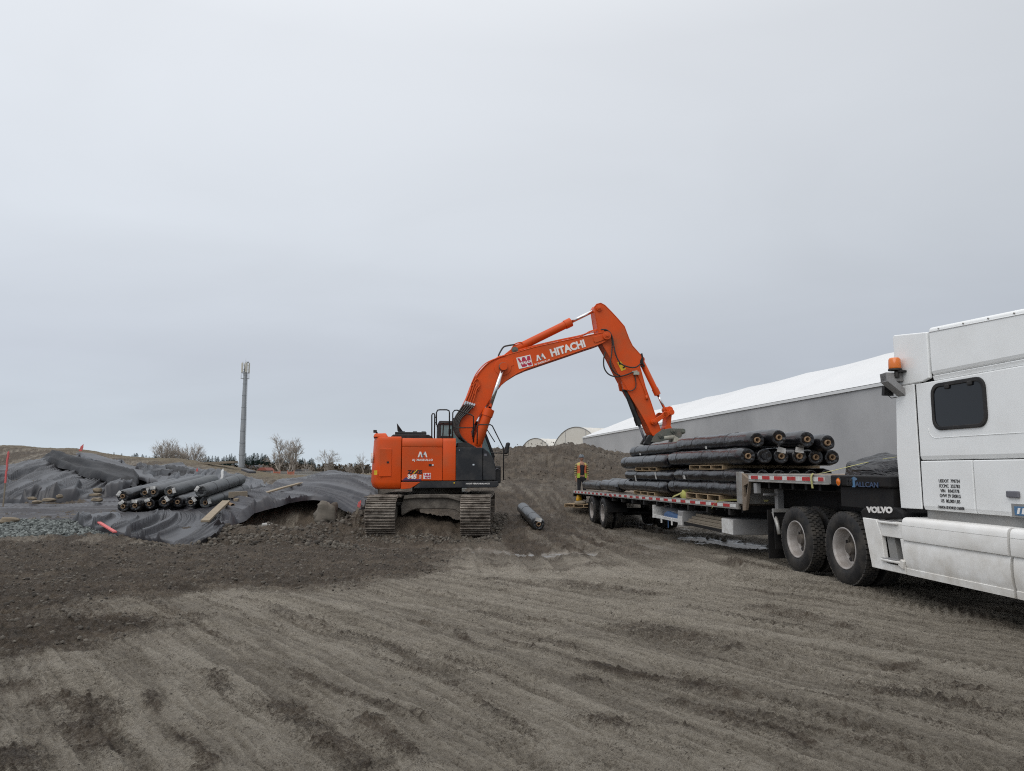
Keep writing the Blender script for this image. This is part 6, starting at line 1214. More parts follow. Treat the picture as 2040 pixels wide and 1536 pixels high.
# black heap on the nose, yellow strap
lump_thing('tarp_heap', 'black tarp bundled in folds on the trailer nose behind the cab', 'tarp', -11.85, -9.5, .45, 2.3, 1.565, 1.82, 'tarpblk', 11, amp=.8, folds=4)
def ribbon(name, label, pts, w, wd, mat='strap'):
    t = thing(name, label, 'strap', TF, pts[0]); P = [Vector(p) for p in pts]; wd = Vector(wd) * w / 2; Q = [cr(P, i / 24) for i in range(25)]; v = [q - wd for q in Q] + [q + wd for q in Q]; th = Vector((0, -.004, .002)); mb = MB(); n = 25
    v2 = [p + th for p in v]; fs = [(i, i + 1, n + i + 1, n + i) for i in range(n - 1)]; mb.add(v, fs, True); mb.add(v2, [tuple(reversed(f)) for f in fs], True); mb.build('webbing', MT[mat], t, weld=False)
ribbon('ratchet_strap', 'yellow strap running from the upper deck rail over the black tarp bundle', [(-11.33, -.016, 1.36), (-11.33, -.016, 1.57), (-11.20, .12, 1.60), (-10.6, .7, 1.80), (-10.0, 1.3, 1.90)], .055, (1, 0, 0))
ribbon('ratchet_strap', 'long yellow strap hanging over the lower deck rail beside the step post', [(-13.9, .5, 1.06), (-14.6, .25, 1.05), (-15.0, .02, 1.02), (-15.2, -.03, .95), (-15.3, -.04, .86)], .07, (.8, .1, .5))
ribbon('ratchet_strap', 'short yellow strap end on the deck beside the yellow strap roll', [(-17.9, -.02, .95), (-17.85, .02, 1.0), (-17.7, .08, 1.05), (-17.55, .12, 1.10)], .06, (.5, .3, .8))
t = thing('strap_roll', 'coiled yellow strap lying on the deck between the two pallets', 'strap', TF, (-17.45, .2, .95)); mb = MB(); mb.lathe([(0, .05), (0, .13), (.10, .14), (.2, .13), (.2, .05)], (-17.45, .1, 1.04), (-17.30, .35, 1.04), 20); mb.ball((-17.7, .25, 1.02), (.14, .12, .08)); mb.build('webbing_coil', MT['yfoam'], t)
t = thing('warning_lamp', 'yellow cone shaped lamp hanging under the rear corner of the trailer', 'lamp', TF, (-29.3, .2, .55)); x, z = TF.px(1154, 991, .2); mb = MB(); mb.lathe([(0, .03), (.02, .09), (.22, .13), (.25, .12), (.25, .02)], (x, .2, z + .12), (x - .05, .2, z - .4), 18); mb.build('lens_hood', MT['yellowp'], t)
mb = MB(); mb.cyl((x, .2, z + .1), (x, .2, .72), .02, n=6); mb.build('hanger', MT['blacksteel'], t)
# pallets
def pallet(name, label, M, w=1.15, d=.9, h=.115, grp=None, mat='pallet'):
    t = bpy.data.objects.new(name, None); COL.objects.link(t); t.matrix_world = M; tag(t, label, 'pallet', grp); OFF[t.name] = Vector((0, 0, 0)); mb = MB()
    for x in (-w / 2 + .03, -w / 6, w / 6, w / 2 - .03): mb.bx(x - .02, x + .02, -d / 2, d / 2, .018, h - .018)
    mb.build('stringers', MT[mat], t, bevel=.003, seg=1); mb = MB()
    for i in range(6): y = -d / 2 + .05 + i * (d - .1) / 5; mb.bx(-w / 2, w / 2, y - .045, y + .045, h - .018, h)
    mb.build('top_boards', MT[mat], t, bevel=.003, seg=1); mb = MB()
    for y in (-d / 2 + .05, 0, d / 2 - .05): mb.bx(-w / 2, w / 2, y - .045, y + .045, 0, .018)
    mb.build('bottom_boards', MT[mat], t, bevel=.003, seg=1); return t
GPAL = 'pallets under the rolls on the trailer'
pl = lambda x, y, z, w, d, h: (TF.M @ Matrix.Translation((x, y, z)), w, d, h)
for x, z, w, lab, h in ((-16.24, .985, 2.0, 'pale wooden pallet on the deck under the front bundle of rolls', .135), (-20.6, .93, 2.0, 'pallet half hidden on the deck under the rear bundle of rolls', .11), (-16.0, 1.645, 1.95, 'broken-edged pallet between the second and third layer of the front bundle', .10), (-20.4, 1.60, 2.0, 'splintered pallet between the second and third layer of the rear bundle', .10)):
    M, w_, d_, h_ = pl(x, 1.15, z, w, 2.1, h); pallet('wooden_pallet', lab, M, w_, d_, h_, GPAL)
# --- the load
GL = 'rolls loaded on the trailer'; SO = {}
def tw(x, y, z): return TF.M @ Vector((x, y, z))
ordn = ['nearest', 'second', 'third', 'fourth', 'fifth', 'sixth']
sd_ = 200
for i in range(6):       # front bundle, third layer
    y = .2 + .345 * i; roll(tw(-14.05 - .02 * (i % 3), y, 1.90 - (.02 if i > 3 else 0)), tw(-18.38, y + .02, 1.90), .172, ['third layer front roll nearest the camera side with a brown core', 'third layer front roll, second one across, end wrapped shut', 'third layer front roll with a tilted paper tag', 'third layer front roll with a level paper tag above its core', 'third layer front roll, fifth across, bare brown core', 'third layer front roll beside the black tarp bundle'][i], GL, sd_ + i, 'film', core=i != 1, ties=3 if i == 0 else 0, tags=1 if i in (2, 3) else 0, tagang=1.6, sag=0)
for k, (y, x, z, lab) in enumerate([(.38, -14.02, 2.205, 'top layer front roll on the camera side, two ties over it'), (.76, -13.9, 2.25, 'top layer front roll standing highest, second across'), (1.30, -13.85, 2.215, 'long smooth top layer front roll, third across'), (1.68, -13.8, 2.15, 'top layer front roll with torn cardboard at its core')]):
    roll(tw(x, y, z), tw(x - 4.35, y + .05, z + .04), .172, lab, GL, 220 + k, 'film', ties=2 if k == 0 else 1, sag=0)
for i in range(6): roll(tw(-18.45, .22 + .345 * i, 1.86), tw(-22.95, .24 + .345 * i, 1.84), .185, 'third layer rear bundle roll, %s from the camera side' % ordn[i] if i else 'third layer rear bundle roll facing the camera, white tag at its end', GL, 240 + i, 'film', ties=3 if i == 0 else 0, tags=1 if i == 0 else 0, tagang=1.9)
for i in range(4): roll(tw(-18.2, .40 + .37 * i, 2.19), tw(-22.6, .42 + .37 * i, 2.17), .165, 'top layer rear bundle roll, %s from the camera side' % ordn[i] if i else 'top layer rear bundle roll on the camera side under the excavator thumb', GL, 250 + i, 'film2' if i == 0 else 'film', ties=3 if i == 0 else 0, core=True)
for i in range(6): roll(tw(-14.2, .22 + .33 * i, 1.52), tw(-18.0, .22 + .33 * i, 1.52), .148, 'second layer front roll crushed under the upper pallet, facing the camera' if i == 0 else 'second layer front roll hidden inside the load', GL if i == 0 else 'hidden rolls of the second front layer', 260 + i, 'film', ties=2 if i == 0 else 0, lump=.08)
for i in range(6): roll(tw(-18.1, .22 + .33 * i, 1.49), tw(-22.5, .22 + .33 * i, 1.48), .14, 'second layer rear roll with a dangling paper tag, facing the camera' if i == 0 else 'second layer rear roll hidden inside the load', GL if i == 0 else 'hidden rolls of the second rear layer', 270 + i, 'film', ties=2 if i == 0 else 0, lump=.08)
for i in range(5): roll(tw(-14.25, .24 + .40 * i, 1.26), tw(-18.5, .24 + .40 * i, 1.24), .165, 'bottom layer front roll on the deck pallet, ends behind the step post' if i == 0 else 'bottom layer front roll hidden inside the load', GL if i == 0 else 'hidden rolls of the bottom front layer', 280 + i, 'film', ties=4 if i == 0 else 0)
for i in range(5): roll(tw(-18.65, .24 + .40 * i, 1.20), tw(-23.3, .24 + .40 * i, 1.17), .17, 'bottom layer rear roll with a white tag on its side' if i == 0 else 'bottom layer rear roll hidden inside the load', GL if i == 0 else 'hidden rolls of the bottom rear layer', 290 + i, 'film', ties=4 if i == 0 else 0, tags=0)
roll(tw(-23.35, .25, 1.10), tw(-25.9, .28, 1.10), .19, 'short roll behind the rear bundle on the tail of the deck', GL, 301, 'film', core=False, ties=1, tags=1); roll(tw(-24.2, .7, 1.13), tw(-28.0, 1.15, 1.12), .2, 'roll lying slanted across the tail of the deck, grey and shiny', GL, 302, 'film3', core=False, ties=2)
roll(tw(-25.9, .25, 1.07), tw(-29.2, .35, 1.05), .175, 'rearmost roll on the tail of the deck beside the worker', GL, 303, 'film2', core=False, ties=2)
for k, (px, py, v) in enumerate(((1269, 953, .06), (1309, 948, .06), (1366, 951, .08), (1410, 892, .05), (1278, 905, .06))):   # scraps of paper on the rolls
    x, z = TF.px(px, py, v); t = thing('paper_tag', ['white paper tag on the side of the bottom rear roll', 'paper tag dangling from the second layer rear roll', 'crumpled white tape on the second layer front roll', 'tiny white tape scrap under the top front roll', 'white tape scrap on the third layer rear roll'][k], 'tag', TF, (x, v - .04, z), 'paper tags on the load')
    mb = MB(); w_, h_ = ((.10, .16), (.10, .18), (.16, .08), (.10, .05), (.12, .05))[k]; 
    for q in range(3): mb.box((x + (q - 1) * w_ * .3, v - .045 + .008 * (q % 2), z + .008 * (q % 2)), (w_ * .36, .006, h_), rz=.3 * (q - 1), rx=.2)
    mb.build('paper', MT['sticker'], t)
M = Matrix.Translation(at(1163, 1006, 28.2)) @ Matrix.Rotation(R(-28), 4, 'Z'); M.translation.z = at(1163, 1010, 28.2).z; pallet('wooden_pallet', 'pallet lying on the ground behind the trailer wheels', M, 1.2, 1.0, .13)
blob('boulder', 1156, 1003, 28.0, (.22, .2, .1), 'lump of dark soil on the pallet behind the trailer wheels', 'rock', 'bag', None, 91)

# ================================================================ tractor unit
tk = thing('truck_tractor', 'white sleeper cab truck tractor coupled to the trailer', 'truck', TF, (-9, 1.25, 0))
for xc in (-11.98, -10.61):
    wheel(tk, xc, .535, .0, .515, treadn=46); wheel(tk, xc, .535, W, .515, out=1, treadn=46); mb = MB(); mb.cyl((xc, .3, .535), (xc, W - .3, .535), .08, n=14); mb.ball((xc, 1.25, .535), (.25, .25, .22)); mb.build('axle', MT['blacksteel'], tk)
wheel(tk, -4.2, .535, .05, .515, dual=False, treadn=40); wheel(tk, -4.2, .535, W - .05, .515, out=1, dual=False, treadn=40)
mb = MB(); [mb.bx(-13.2, -3.2, y, y + .09, .72, 1.0) for y in (.82, 1.62)]; mb.bx(-11.9, -10.6, .7, 1.85, 1.0, 1.12); [mb.cyl((x, .55, .66), (x, .55, .95), .13, n=16) for x in (-12.5, -11.4, -11.1, -10.1)]; mb.bx(-10.1, -9.2, .3, 2.2, .98, 1.03); mb.build('chassis', MT['blacksteel'], tk, bevel=.008)
for y0, y1 in ((.02, .64), (1.9, 2.53)):
    mb = MB(); mb.bx(-12.72, -12.70, y0, y1, .30, .95); mb.build('mudflap', MT['blacksteel'], tk)
mb = MB(); mb.tube([(-12.78, .05, .92), (-12.66, .05, .72), (-12.60, .05, .56)], .035, 8); mb.bx(-12.74, -12.68, .0, .62, .92, .98); mb.build('mudflap_hanger', MT['alu'], tk)
# quarter fender with the white lettering
mb = MB(); prof = [(-10.16, .96), (-10.20, 1.08), (-10.12, 1.13), (-9.42, 1.17), (-9.30, 1.12), (-9.28, 1.03)]; mb.prism([(x, z) for x, z in prof], .03, .62); mb.build('mudguard', MT['blacksteel'], tk, bevel=.03, seg=3)
lettering('maker_lettering', 'VOLVO', .105, (-9.75, .025, 1.085), (1, 0, .045), (0, .0, 1), MT['decal_w'], tk, bold=.006, sx=1.55, depth=.003)
# side fairings: profile across (y,z) swept along x
def fairing(name, x0, x1, prof, mat='skirtw', n=4, parent=tk, x0b=None):
    """profile points (y,z); x0b: lower rear corner moved for the slanted rear edge"""
    mb = MB(); m = len(prof); vs_ = []
    for i in range(n + 1):
        for (y, z) in prof:
            xs_ = x0 if x0b is None else x0 + (x0b - x0) * (1.0 - (z - .36) / .7); x = xs_ + (x1 - xs_) * i / n; vs_.append((x, y, z))
    mb.add(vs_, [(i * m + j, i * m + j + 1, (i + 1) * m + j + 1, (i + 1) * m + j) for i in range(n) for j in range(m - 1)], True)
    mb.add([vs_[j] for j in range(m)], [tuple(range(m))]); mb.add([vs_[n * m + j] for j in range(m)], [tuple(reversed(range(m)))])
    o = mb.build(name, MT[mat], parent); e = o.modifiers.new('e', 'EDGE_SPLIT'); e.split_angle = R(34); return o
SK = [(.5, .37), (.03, .355), (.010, .36), (.004, .435), (.012, .440), (.004, .47), (-.004, .52), (-.009, .58), (-.011, .64), (-.008, .70), (-.002, .745), (.008, .775), (-.022, .782), (-.026, .80), (-.028, .86), (-.027, .92), (-.024, .955), (-.018, .956), (-.018, .960), (-.024, .962), (-.020, 1.0), (-.010, 1.03), (.008, 1.048), (.04, 1.058), (.5, 1.06)]
fairing('side_fairing', -9.235, -7.575, SK); fairing('side_fairing', -7.535, -5.2, SK)
fairing('side_fairing', -9.235, -5.2, [(W - y, z) for y, z in SK])
# rear corner of the fairing with the step recess
def fpoly(P, y0, y1, nm='fairing_corner', mat='skirtw', bev=.008): mb = MB(); mb.prism(P, y0, y1); return mb.build(nm, MT[mat], tk, bevel=bev, seg=2)
zc_ = lambda x, y: T6(x, y)
fc = [T6(80, 690), T6(178, 700), T6(232, 840), T6(262, 1080), T6(285, 1100), T6(480, 1150), T6(480, 1198), T6(170, 1130)]
fpoly([(-10.10, 1.0), (-9.80, .995), (-9.70, .80), (-9.66, .50), (-9.62, .45), (-9.245, .45), (-9.245, .36), (-9.94, .36)], .0, .06)
fpoly([(-9.785, .985), (-9.245, .985), (-9.245, .79), (-9.69, .79)], .004, .06); fpoly([(-9.33, .788), (-9.245, .788), (-9.245, .452), (-9.27, .452)], .004, .06)
mb = MB(); mb.bx(-9.70, -9.26, .20, .215, .45, .98); mb.prism([(-9.68, .79), (-9.52, .79), (-9.45, .46), (-9.62, .46)], .06, .2); mb.build('step_recess', MT['graypanel'], tk)
for z, x0_, x1_ in ((.475, -9.70, -9.36), (.955, -9.72, -9.40)):
    mb = MB(); mb.bx(x0_, x1_ + .06, -.035, .20, z, z + .035); mb.build('step', MT['skirtw'], tk, bevel=.012, seg=2); mb = MB(); [mb.bx(x0_ + .02, x1_ - .01, -.03 + .026 * i, -.015 + .026 * i, z + .035, z + .043) for i in range(8)]; mb.build('step_tread', MT['boxgrey'], tk)
mb = MB(); mb.prism([(-9.36, .46), (-9.26, .42), (-9.24, .52), (-9.30, .54)], -.03, .02); mb.build('step_bracket', MT['skirtw'], tk, bevel=.01)
mb = MB(); mb.bx(-9.95, -9.28, .06, 2.4, 1.0, 1.045); mb.build('deck_plate', MT['alu'], tk); mb = MB(); [mb.bx(-9.9 + .07 * i, -9.86 + .07 * i, .1, .9, 1.045, 1.06) for i in range(9)]; mb.build('grip_tread', MT['boxgrey'], tk)
# inner grey panel between fairing and cab
mb = MB(); mb.bx(-9.0, -5.3, .16, .2, 1.02, 1.2); mb.build('inner_panel', MT['graypanel'], tk)
# sleeper body
YS = .10
def shell(name, x0, x1, z0, z1, mat='truckw', y0=YS, rtop=.0, xr=None, topslope=0.0, bev=.012):
    """body panel shell across the whole width: side wall, rounded shoulder"""
    prof = [(y0 + .015, z0), (y0, z0 + .05), (y0, z1 - rtop)] + ([(y0 + rtop * (1 - math.cos(a)) * .8, z1 - rtop + rtop * math.sin(a)) for a in [i * math.pi / 2 / 6 for i in range(1, 7)]] if rtop else [(y0, z1)]); full = prof + [(W - y, z) for y, z in reversed(prof)]
    mb = MB(); m = len(full); n = 6; vs_ = []
    for i in range(n + 1):
        x = x0 + (x1 - x0) * i / n
        for y, z in full: vs_.append((x, y, z + (topslope * (x - x0) if z > z1 - rtop - .001 and rtop else 0)))
    mb.add(vs_, [(i * m + j, i * m + j + 1, (i + 1) * m + j + 1, (i + 1) * m + j) for i in range(n) for j in range(m - 1)] + [(i * m + m - 1, i * m, (i + 1) * m, (i + 1) * m + m - 1) for i in range(n)], False); mb.add([vs_[j] for j in range(m)], [tuple(range(m))]); mb.add([vs_[n * m + j] for j in range(m)], [tuple(reversed(range(m)))]); return mb.build(name, MT[mat], tk, bevel=bev, seg=3)
shell('sleeper_body', -8.985, -5.9, 1.762, 2.697); 
for x0_, x1_, nm in ((-8.985, -8.135, 'locker_door'), (-8.122, -5.9, 'lower_body')): shell(nm, x0_, x1_, 1.165, 1.752)
# upper body leans in slightly, with a soft groove below it
shell('sleeper_roof', -8.70, -5.9, 2.705, 2.765, y0=YS + .02, bev=.015); shell('sleeper_roof_upper', -8.70, -5.9, 2.767, 3.350, rtop=.05, y0=YS + .005, topslope=-.052, bev=.02)
mb = MB(); mb.tube([(-8.69, YS + .004, 3.292), (-7.3, YS + .004, 3.219), (-5.95, YS + .004, 3.149)], .007, 6); mb.build('roof_rail', MT['truckw'], tk); mb = MB(); [mb.cyl((x, YS - .004, 3.315 - .052 * (x + 8.7)), (x, YS + .03, 3.315 - .052 * (x + 8.7)), .009, n=10) for x in (-8.52, -8.12, -7.75, -7.4, -7.0)]; mb.build('roof_rivet', MT['alu'], tk)
# rear side extender
def extender(y, yi, nm='side_extender'):
    mb = MB(); mb.prism([(-9.36, 2.70), (-9.005, 2.70), (-9.005, 2.1), (-9.0, 1.17), (-9.40, 1.16), (-9.42, 1.8)], min(y, yi), max(y, yi)); mb.build(nm, MT['truckw'], tk, bevel=.01, seg=3)
    mb = MB(); mb.prism([(-9.36, 2.708), (-8.86, 2.708), (-8.72, 2.74), (-8.715, 3.30), (-9.34, 3.375), (-9.36, 3.35)], min(y, yi), max(y, yi)); mb.build(nm + '_top', MT['truckw'], tk, bevel=.014, seg=3)
extender(YS - .01, YS + .04); extender(W - YS + .01, W - YS - .04)
mb = MB(); mb.bx(-9.003, -8.983, YS + .004, W - YS, 1.17, 2.69); mb.build('seal_strip', MT['seamk'], tk)
mb = MB(); mb.bx(-8.98, -5.9, YS + .06, W - YS - .06, 1.17, 3.0); mb.build('body_core', MT['seamk'], tk)
# bunk window
def rrect(x0, x1, z0, z1, r, lean=0.0, n=7):
    P = []
    for cx_, cz_, a0 in ((x1 - r, z1 - r, 0), (x0 + r, z1 - r, 90), (x0 + r, z0 + r, 180), (x1 - r, z0 + r, 270)):
        for i in range(n + 1): a = R(a0 + 90 * i / n); P.append((cx_ + math.cos(a) * r, cz_ + math.sin(a) * r))
    return P
w0 = rrect(-8.705, -7.85, 2.105, 2.66, .13); w1 = rrect(-8.665, -7.89, 2.148, 2.612, .10)
mb = MB(); n = len(w0); vo = [(x, YS - .022, z) for x, z in w0]; vi = [(x, YS - .022, z) for x, z in w1]; vb = [(x, YS + .01, z) for x, z in w0]; vib = [(x, YS + .01, z) for x, z in w1]
mb.add(vo + vi + vb + vib, [(i, (i + 1) % n, n + (i + 1) % n, n + i) for i in range(n)] + [(i, (i + 1) % n, 2 * n + (i + 1) % n, 2 * n + i) for i in range(n)] + [(n + i, n + (i + 1) % n, 3 * n + (i + 1) % n, 3 * n + i) for i in range(n)]); wf = mb.build('window_frame', MT['blackm'], tk, bevel=.008, seg=2)
mb = MB(); mb.prism(w1, YS - .008, YS - .002); mb.build('window_pane', MT['glass'], tk)
mb = MB(); [mb.bx(x, x + .075, YS - .03, YS - .005, 2.575, 2.63) for x in (-8.46, -8.10)]; mb.build('window_hinge', MT['blackm'], wf, bevel=.012)
mb = MB(); L_ = rrect(-8.80, -7.2, 2.02, 2.75, .12); mb.tube([(x, YS - .001, z) for x, z in L_ if z < 2.4][:], .004, 5); mb.build('pressed_line', MT['truckw'], tk, weld=False)
# lettering on the locker door
for k, (s, z, sz) in enumerate([('USDOT  799734', 1.498, .052), ('ICCMC  355783', 1.440, .052), ('VIN   R043778', 1.384, .052), ('GVW 39 500KG', 1.328, .052), ('US  80,000 LBS', 1.268, .052), ('CANADA US BONDED CARRIER', 1.195, .046)]):
    lettering('registration_lettering', s, sz * 1.05, (-8.51, YS - .004, z), (1, 0, 0), (0, 0, 1), MT['decal_k'], tk, bold=.0, sx=.92 if k < 5 else .62, depth=.0015, space=1.0)
mb = MB(); mb.bx(-7.66, -7.50, YS - .03, YS + .002, 1.36, 1.43); mb.build('side_marker_lamp', MT['decal_g'], tk, bevel=.012); mb = MB(); mb.bx(-7.62, -7.30, YS - .008, YS - .002, 1.17, 1.30); mb.build('badge_plate', MT['graypanel'], tk); mb = MB(); mb.bx(-7.58, -7.34, YS - .012, YS - .007, 1.185, 1.275); mb.build('badge', MT['sky_d'], tk); mb = MB(); [mb.prism([(x, 1.20), (x + .03, 1.20), (x + .05, 1.26), (x + .02, 1.26)], YS - .0145, YS - .011) for x in (-7.55, -7.49, -7.43)]; mb.build('badge_mark', MT['decal_w'], tk)
# beacon on its bracket, work lamp
xb, zb = -9.22, 2.93; bc = MB(); bc.lathe([(0, .0), (0, .070), (.015, .074), (.12, .070), (.142, .055), (.147, 0)], (xb, .0, 2.915), (xb, .0, 3.2), 28); bc.build('beacon_lens', MT['amber'], tk)
mb = MB(); mb.lathe([(0, .03), (0, .080), (.025, .080), (.025, .04)], (xb, .0, 2.893), (xb, .0, 3.2), 28); mb.bx(xb - .02, xb + .10, -.0, .09, 2.865, 2.89); mb.cyl((xb + .03, .0, 2.80), (xb + .03, .0, 2.87), .03, n=10); mb.build('beacon_base', MT['blackm'], tk, bevel=.004)
mb = MB(); mb.prism([(-9.33, 2.86), (-9.20, 2.87), (-9.19, 2.76), (-9.31, 2.75)], -.14, .11); mb.build('bracket_cover', MT['boxgrey'], tk, bevel=.004)
mb = MB(); mb.prism([(-.14, 2.75), (-.14, 2.86), (.09, 2.66), (.09, 2.57)], -9.32, -9.17, axis='x'); mb.build('beacon_bracket', MT['boxgrey'], tk, bevel=.004)
mb = MB(); mb.box((-9.42, .02, 2.66), (.06, .13, .13), ry=.15); mb.cyl((-9.40, .05, 2.66), (-9.34, .11, 2.66), .025, n=8); mb.tube([(-9.42, .02, 2.6), (-9.38, .04, 2.56), (-9.35, .09, 2.57)], .006, 5); mb.build('work_lamp', MT['blackm'], tk, bevel=.012, seg=2)
mb = MB(); mb.cyl((-9.5, 2.0, 1.9), (-9.5, 2.0, 2.25), .006, n=5); mb.build('aerial', MT['blackm'], tk)
# day cab, bonnet (beyond the frame edge)
mb = MB(); mb.prism([(-5.895, 1.165), (-4.7, 1.165), (-4.62, 2.05), (-5.0, 2.85), (-5.4, 3.1), (-5.895, 3.16)], YS + .02, W - YS - .02); mb.build('day_cab', MT['truckw'], tk, bevel=.05, seg=3)
mb = MB(); mb.prism([(-5.75, 2.0), (-4.78, 2.0), (-5.1, 2.7), (-5.75, 2.75)], YS + .012, YS + .018); mb.prism([(-5.75, 2.0), (-4.78, 2.0), (-5.1, 2.7), (-5.75, 2.75)], W - YS - .018, W - YS - .012); mb.build('door_window', MT['glass'], tk)
mb = MB(); mb.prism([(-4.66, 2.04), (-3.2, 1.75), (-2.95, 1.5), (-2.9, .7), (-3.5, .66), (-3.62, .95), (-4.2, 1.16), (-4.75, .95), (-4.8, 1.165)], .2, W - .2); mb.build('bonnet', MT['truckw'], tk, bevel=.06, seg=3)
# ================================================================ the worker
MT.update(skin=M_('skin', (.42, .22, .15), .6), shirt=M_('dark_navy_shirt', (.010, .012, .022), .8), trousers=M_('black_trousers', (.010, .010, .013), .85), helmet=M_('grey_hard_hat', (.085, .10, .115), .35), boots=M_('boots', (.06, .04, .025), .8), hair=M_('dark_hair', (.02, .015, .01), .7))
def vest_mat():
    m, nt, b = mat_base('hi_vis_vest'); L = nt.links; tc = N(nt, 'ShaderNodeTexCoord'); sx = N(nt, 'ShaderNodeSeparateXYZ'); L.new(tc.outputs['Object'], sx.inputs[0])
    ns = N(nt, 'ShaderNodeTexNoise', i_Scale=14.0, i_Detail=3.0); L.new(tc.outputs['Object'], ns.inputs[0]); ad = N(nt, 'ShaderNodeMath', operation='MULTIPLY_ADD'); ad.inputs[1].default_value = .05; L.new(ns.outputs[0], ad.inputs[0]); L.new(sx.outputs[2], ad.inputs[2])
    r = N(nt, 'ShaderNodeValToRGB'); mr = N(nt, 'ShaderNodeMapRange'); mr.inputs['From Min'].default_value = .85; mr.inputs['From Max'].default_value = 1.55; L.new(ad.outputs[0], mr.inputs[0]); L.new(mr.outputs[0], r.inputs[0]); c = r.color_ramp; c.interpolation = 'CONSTANT'
    c.elements[0].position = 0; c.elements[0].color = (.30, .40, .04, 1); c.elements[1].position = .34; c.elements[1].color = (.52, .13, .05, 1); e = c.elements.new(.80); e.color = (.48, .38, .12, 1)
    L.new(r.outputs[0], b.inputs['Base Color']); b.inputs['Roughness'].default_value = .8; return m
def plaid_mat():
    m, nt, b = mat_base('plaid_shirt'); L = nt.links; tc = N(nt, 'ShaderNodeTexCoord'); w1 = N(nt, 'ShaderNodeTexWave', i_Scale=3.6, bands_direction='Z'); w2 = N(nt, 'ShaderNodeTexWave', i_Scale=4.5, bands_direction='X'); L.new(tc.outputs['Object'], w1.inputs[0]); L.new(tc.outputs['Object'], w2.inputs[0])
    mx = N(nt, 'ShaderNodeMath', operation='MULTIPLY'); L.new(w1.outputs[1], mx.inputs[0]); L.new(w2.outputs[1], mx.inputs[1]); ad = N(nt, 'ShaderNodeMath', operation='MULTIPLY_ADD'); ad.inputs[1].default_value = .8; L.new(w1.outputs[1], ad.inputs[0]); L.new(mx.outputs[0], ad.inputs[2])
    r = N(nt, 'ShaderNodeValToRGB'); L.new(ad.outputs[0], r.inputs[0]); c = r.color_ramp; c.elements[0].position = .3; c.elements[0].color = (.035, .03, .012, 1); c.elements[1].position = .75; c.elements[1].color = (.30, .26, .12, 1); L.new(r.outputs[0], b.inputs['Base Color']); b.inputs['Roughness'].default_value = .85; return m
MT['vest'] = vest_mat(); MT['plaid'] = plaid_mat()
pb = at(1158.5, 935, 29.9); foot = gz(pb.x, 29.9); top = at(1158.5, 905.5, 29.9).z
ps = thing('person', 'worker in grey hard hat, orange and lime vest and plaid sleeves behind the trailer', 'person'); Hh = 1.83; foot = top - Hh - .0
ps.location = (pb.x, 29.9, foot); ps.rotation_euler = (0, 0, R(8)); OFF[ps.name] = Vector((0, 0, 0))
def skinned(name, verts, edges, radii, mat, parent, sub=2, root=0):
    me = bpy.data.meshes.new(name); me.from_pydata(verts, edges, []); o = bpy.data.objects.new(name, me); COL.objects.link(o); md = o.modifiers.new('skin', 'SKIN'); md.use_smooth_shade = True
    for i, r in enumerate(radii): sv = me.skin_vertices[0].data[i]; sv.radius = (r, r) if not isinstance(r, tuple) else r; sv.use_root = (i == root)
    s = o.modifiers.new('sub', 'SUBSURF'); s.levels = sub; s.render_levels = sub
    dg = bpy.context.evaluated_depsgraph_get(); m2 = bpy.data.meshes.new_from_object(o.evaluated_get(dg)); bpy.data.objects.remove(o); m2.name = name; m2.materials.clear(); m2.materials.append(MT[mat])
    for p in m2.polygons: p.use_smooth = True; p.material_index = 0
    o = bpy.data.objects.new(name, m2); COL.objects.link(o); o.parent = parent; OFF[o.name] = Vector((0, 0, 0)); return o
# facing -y (towards the camera); x to its left
V = [(0, 0, .97), (0, .01, 1.15), (0, .01, 1.32), (0, .01, 1.44), (0, -.01, 1.53), (0, -.02, 1.60)]; E_ = [(0, 1), (1, 2), (2, 3), (3, 4), (4, 5)]; Rr = [(.155, .11), (.14, .10), (.16, .11), (.12, .09), .055, .052]
for s in (-1, 1):
    b = len(V); V += [(s * .19, .01, 1.44), (s * .235, .02, 1.18), (s * .245, -.03, .93), (s * .245, -.045, .865)]; E_ += [(3, b), (b, b + 1), (b + 1, b + 2), (b + 2, b + 3)]; Rr += [.062, .047, .033, (.034, .02)]
    b = len(V); V += [(s * .10, 0, .90), (s * .115, -.01, .50), (s * .125, .01, .10), (s * .135, -.12, .04)]; E_ += [(0, b), (b, b + 1), (b + 1, b + 2), (b + 2, b + 3)]; Rr += [.088, .060, .042, .038]
body = skinned('body', V, E_, Rr, 'skin', ps)
# head
mb = MB(); n, m = 28, 20; vs_ = []
for j in range(m + 1):
    A = math.pi * j / m
    for i in range(n):
        B = 2 * math.pi * i / n; x, y, z = math.sin(A) * math.cos(B), math.sin(A) * math.sin(B), math.cos(A); w = .078 * (1 - .22 * max(0, -z) ** 1.3); q = Vector((x * w, y * .098, z * .118)); f = max(0, -y)
        q.y -= .024 * math.exp(-((x / .18) ** 2)) * math.exp(-((z + .12) / .2) ** 2) * f; q.y += .012 * math.exp(-((abs(x) - .42) / .2) ** 2) * math.exp(-((z - .12) / .14) ** 2) * f; q.y -= .012 * math.exp(-((x / .35) ** 2)) * math.exp(-((z + .52) / .1) ** 2) * f; q.y -= .01 * math.exp(-((z + .85) / .2) ** 2) * f
        vs_.append(q + Vector((0, -.02, 1.685)))
mb.add(vs_, [(j * n + i, (j + 1) * n + i, (j + 1) * n + (i + 1) % n, j * n + (i + 1) % n) for j in range(m) for i in range(n)], True); [mb.ball((s * .078, -.01, 1.68), (.012, .022, .032), 8, 6) for s in (-1, 1)]; mb.build('head', MT['skin'], ps)
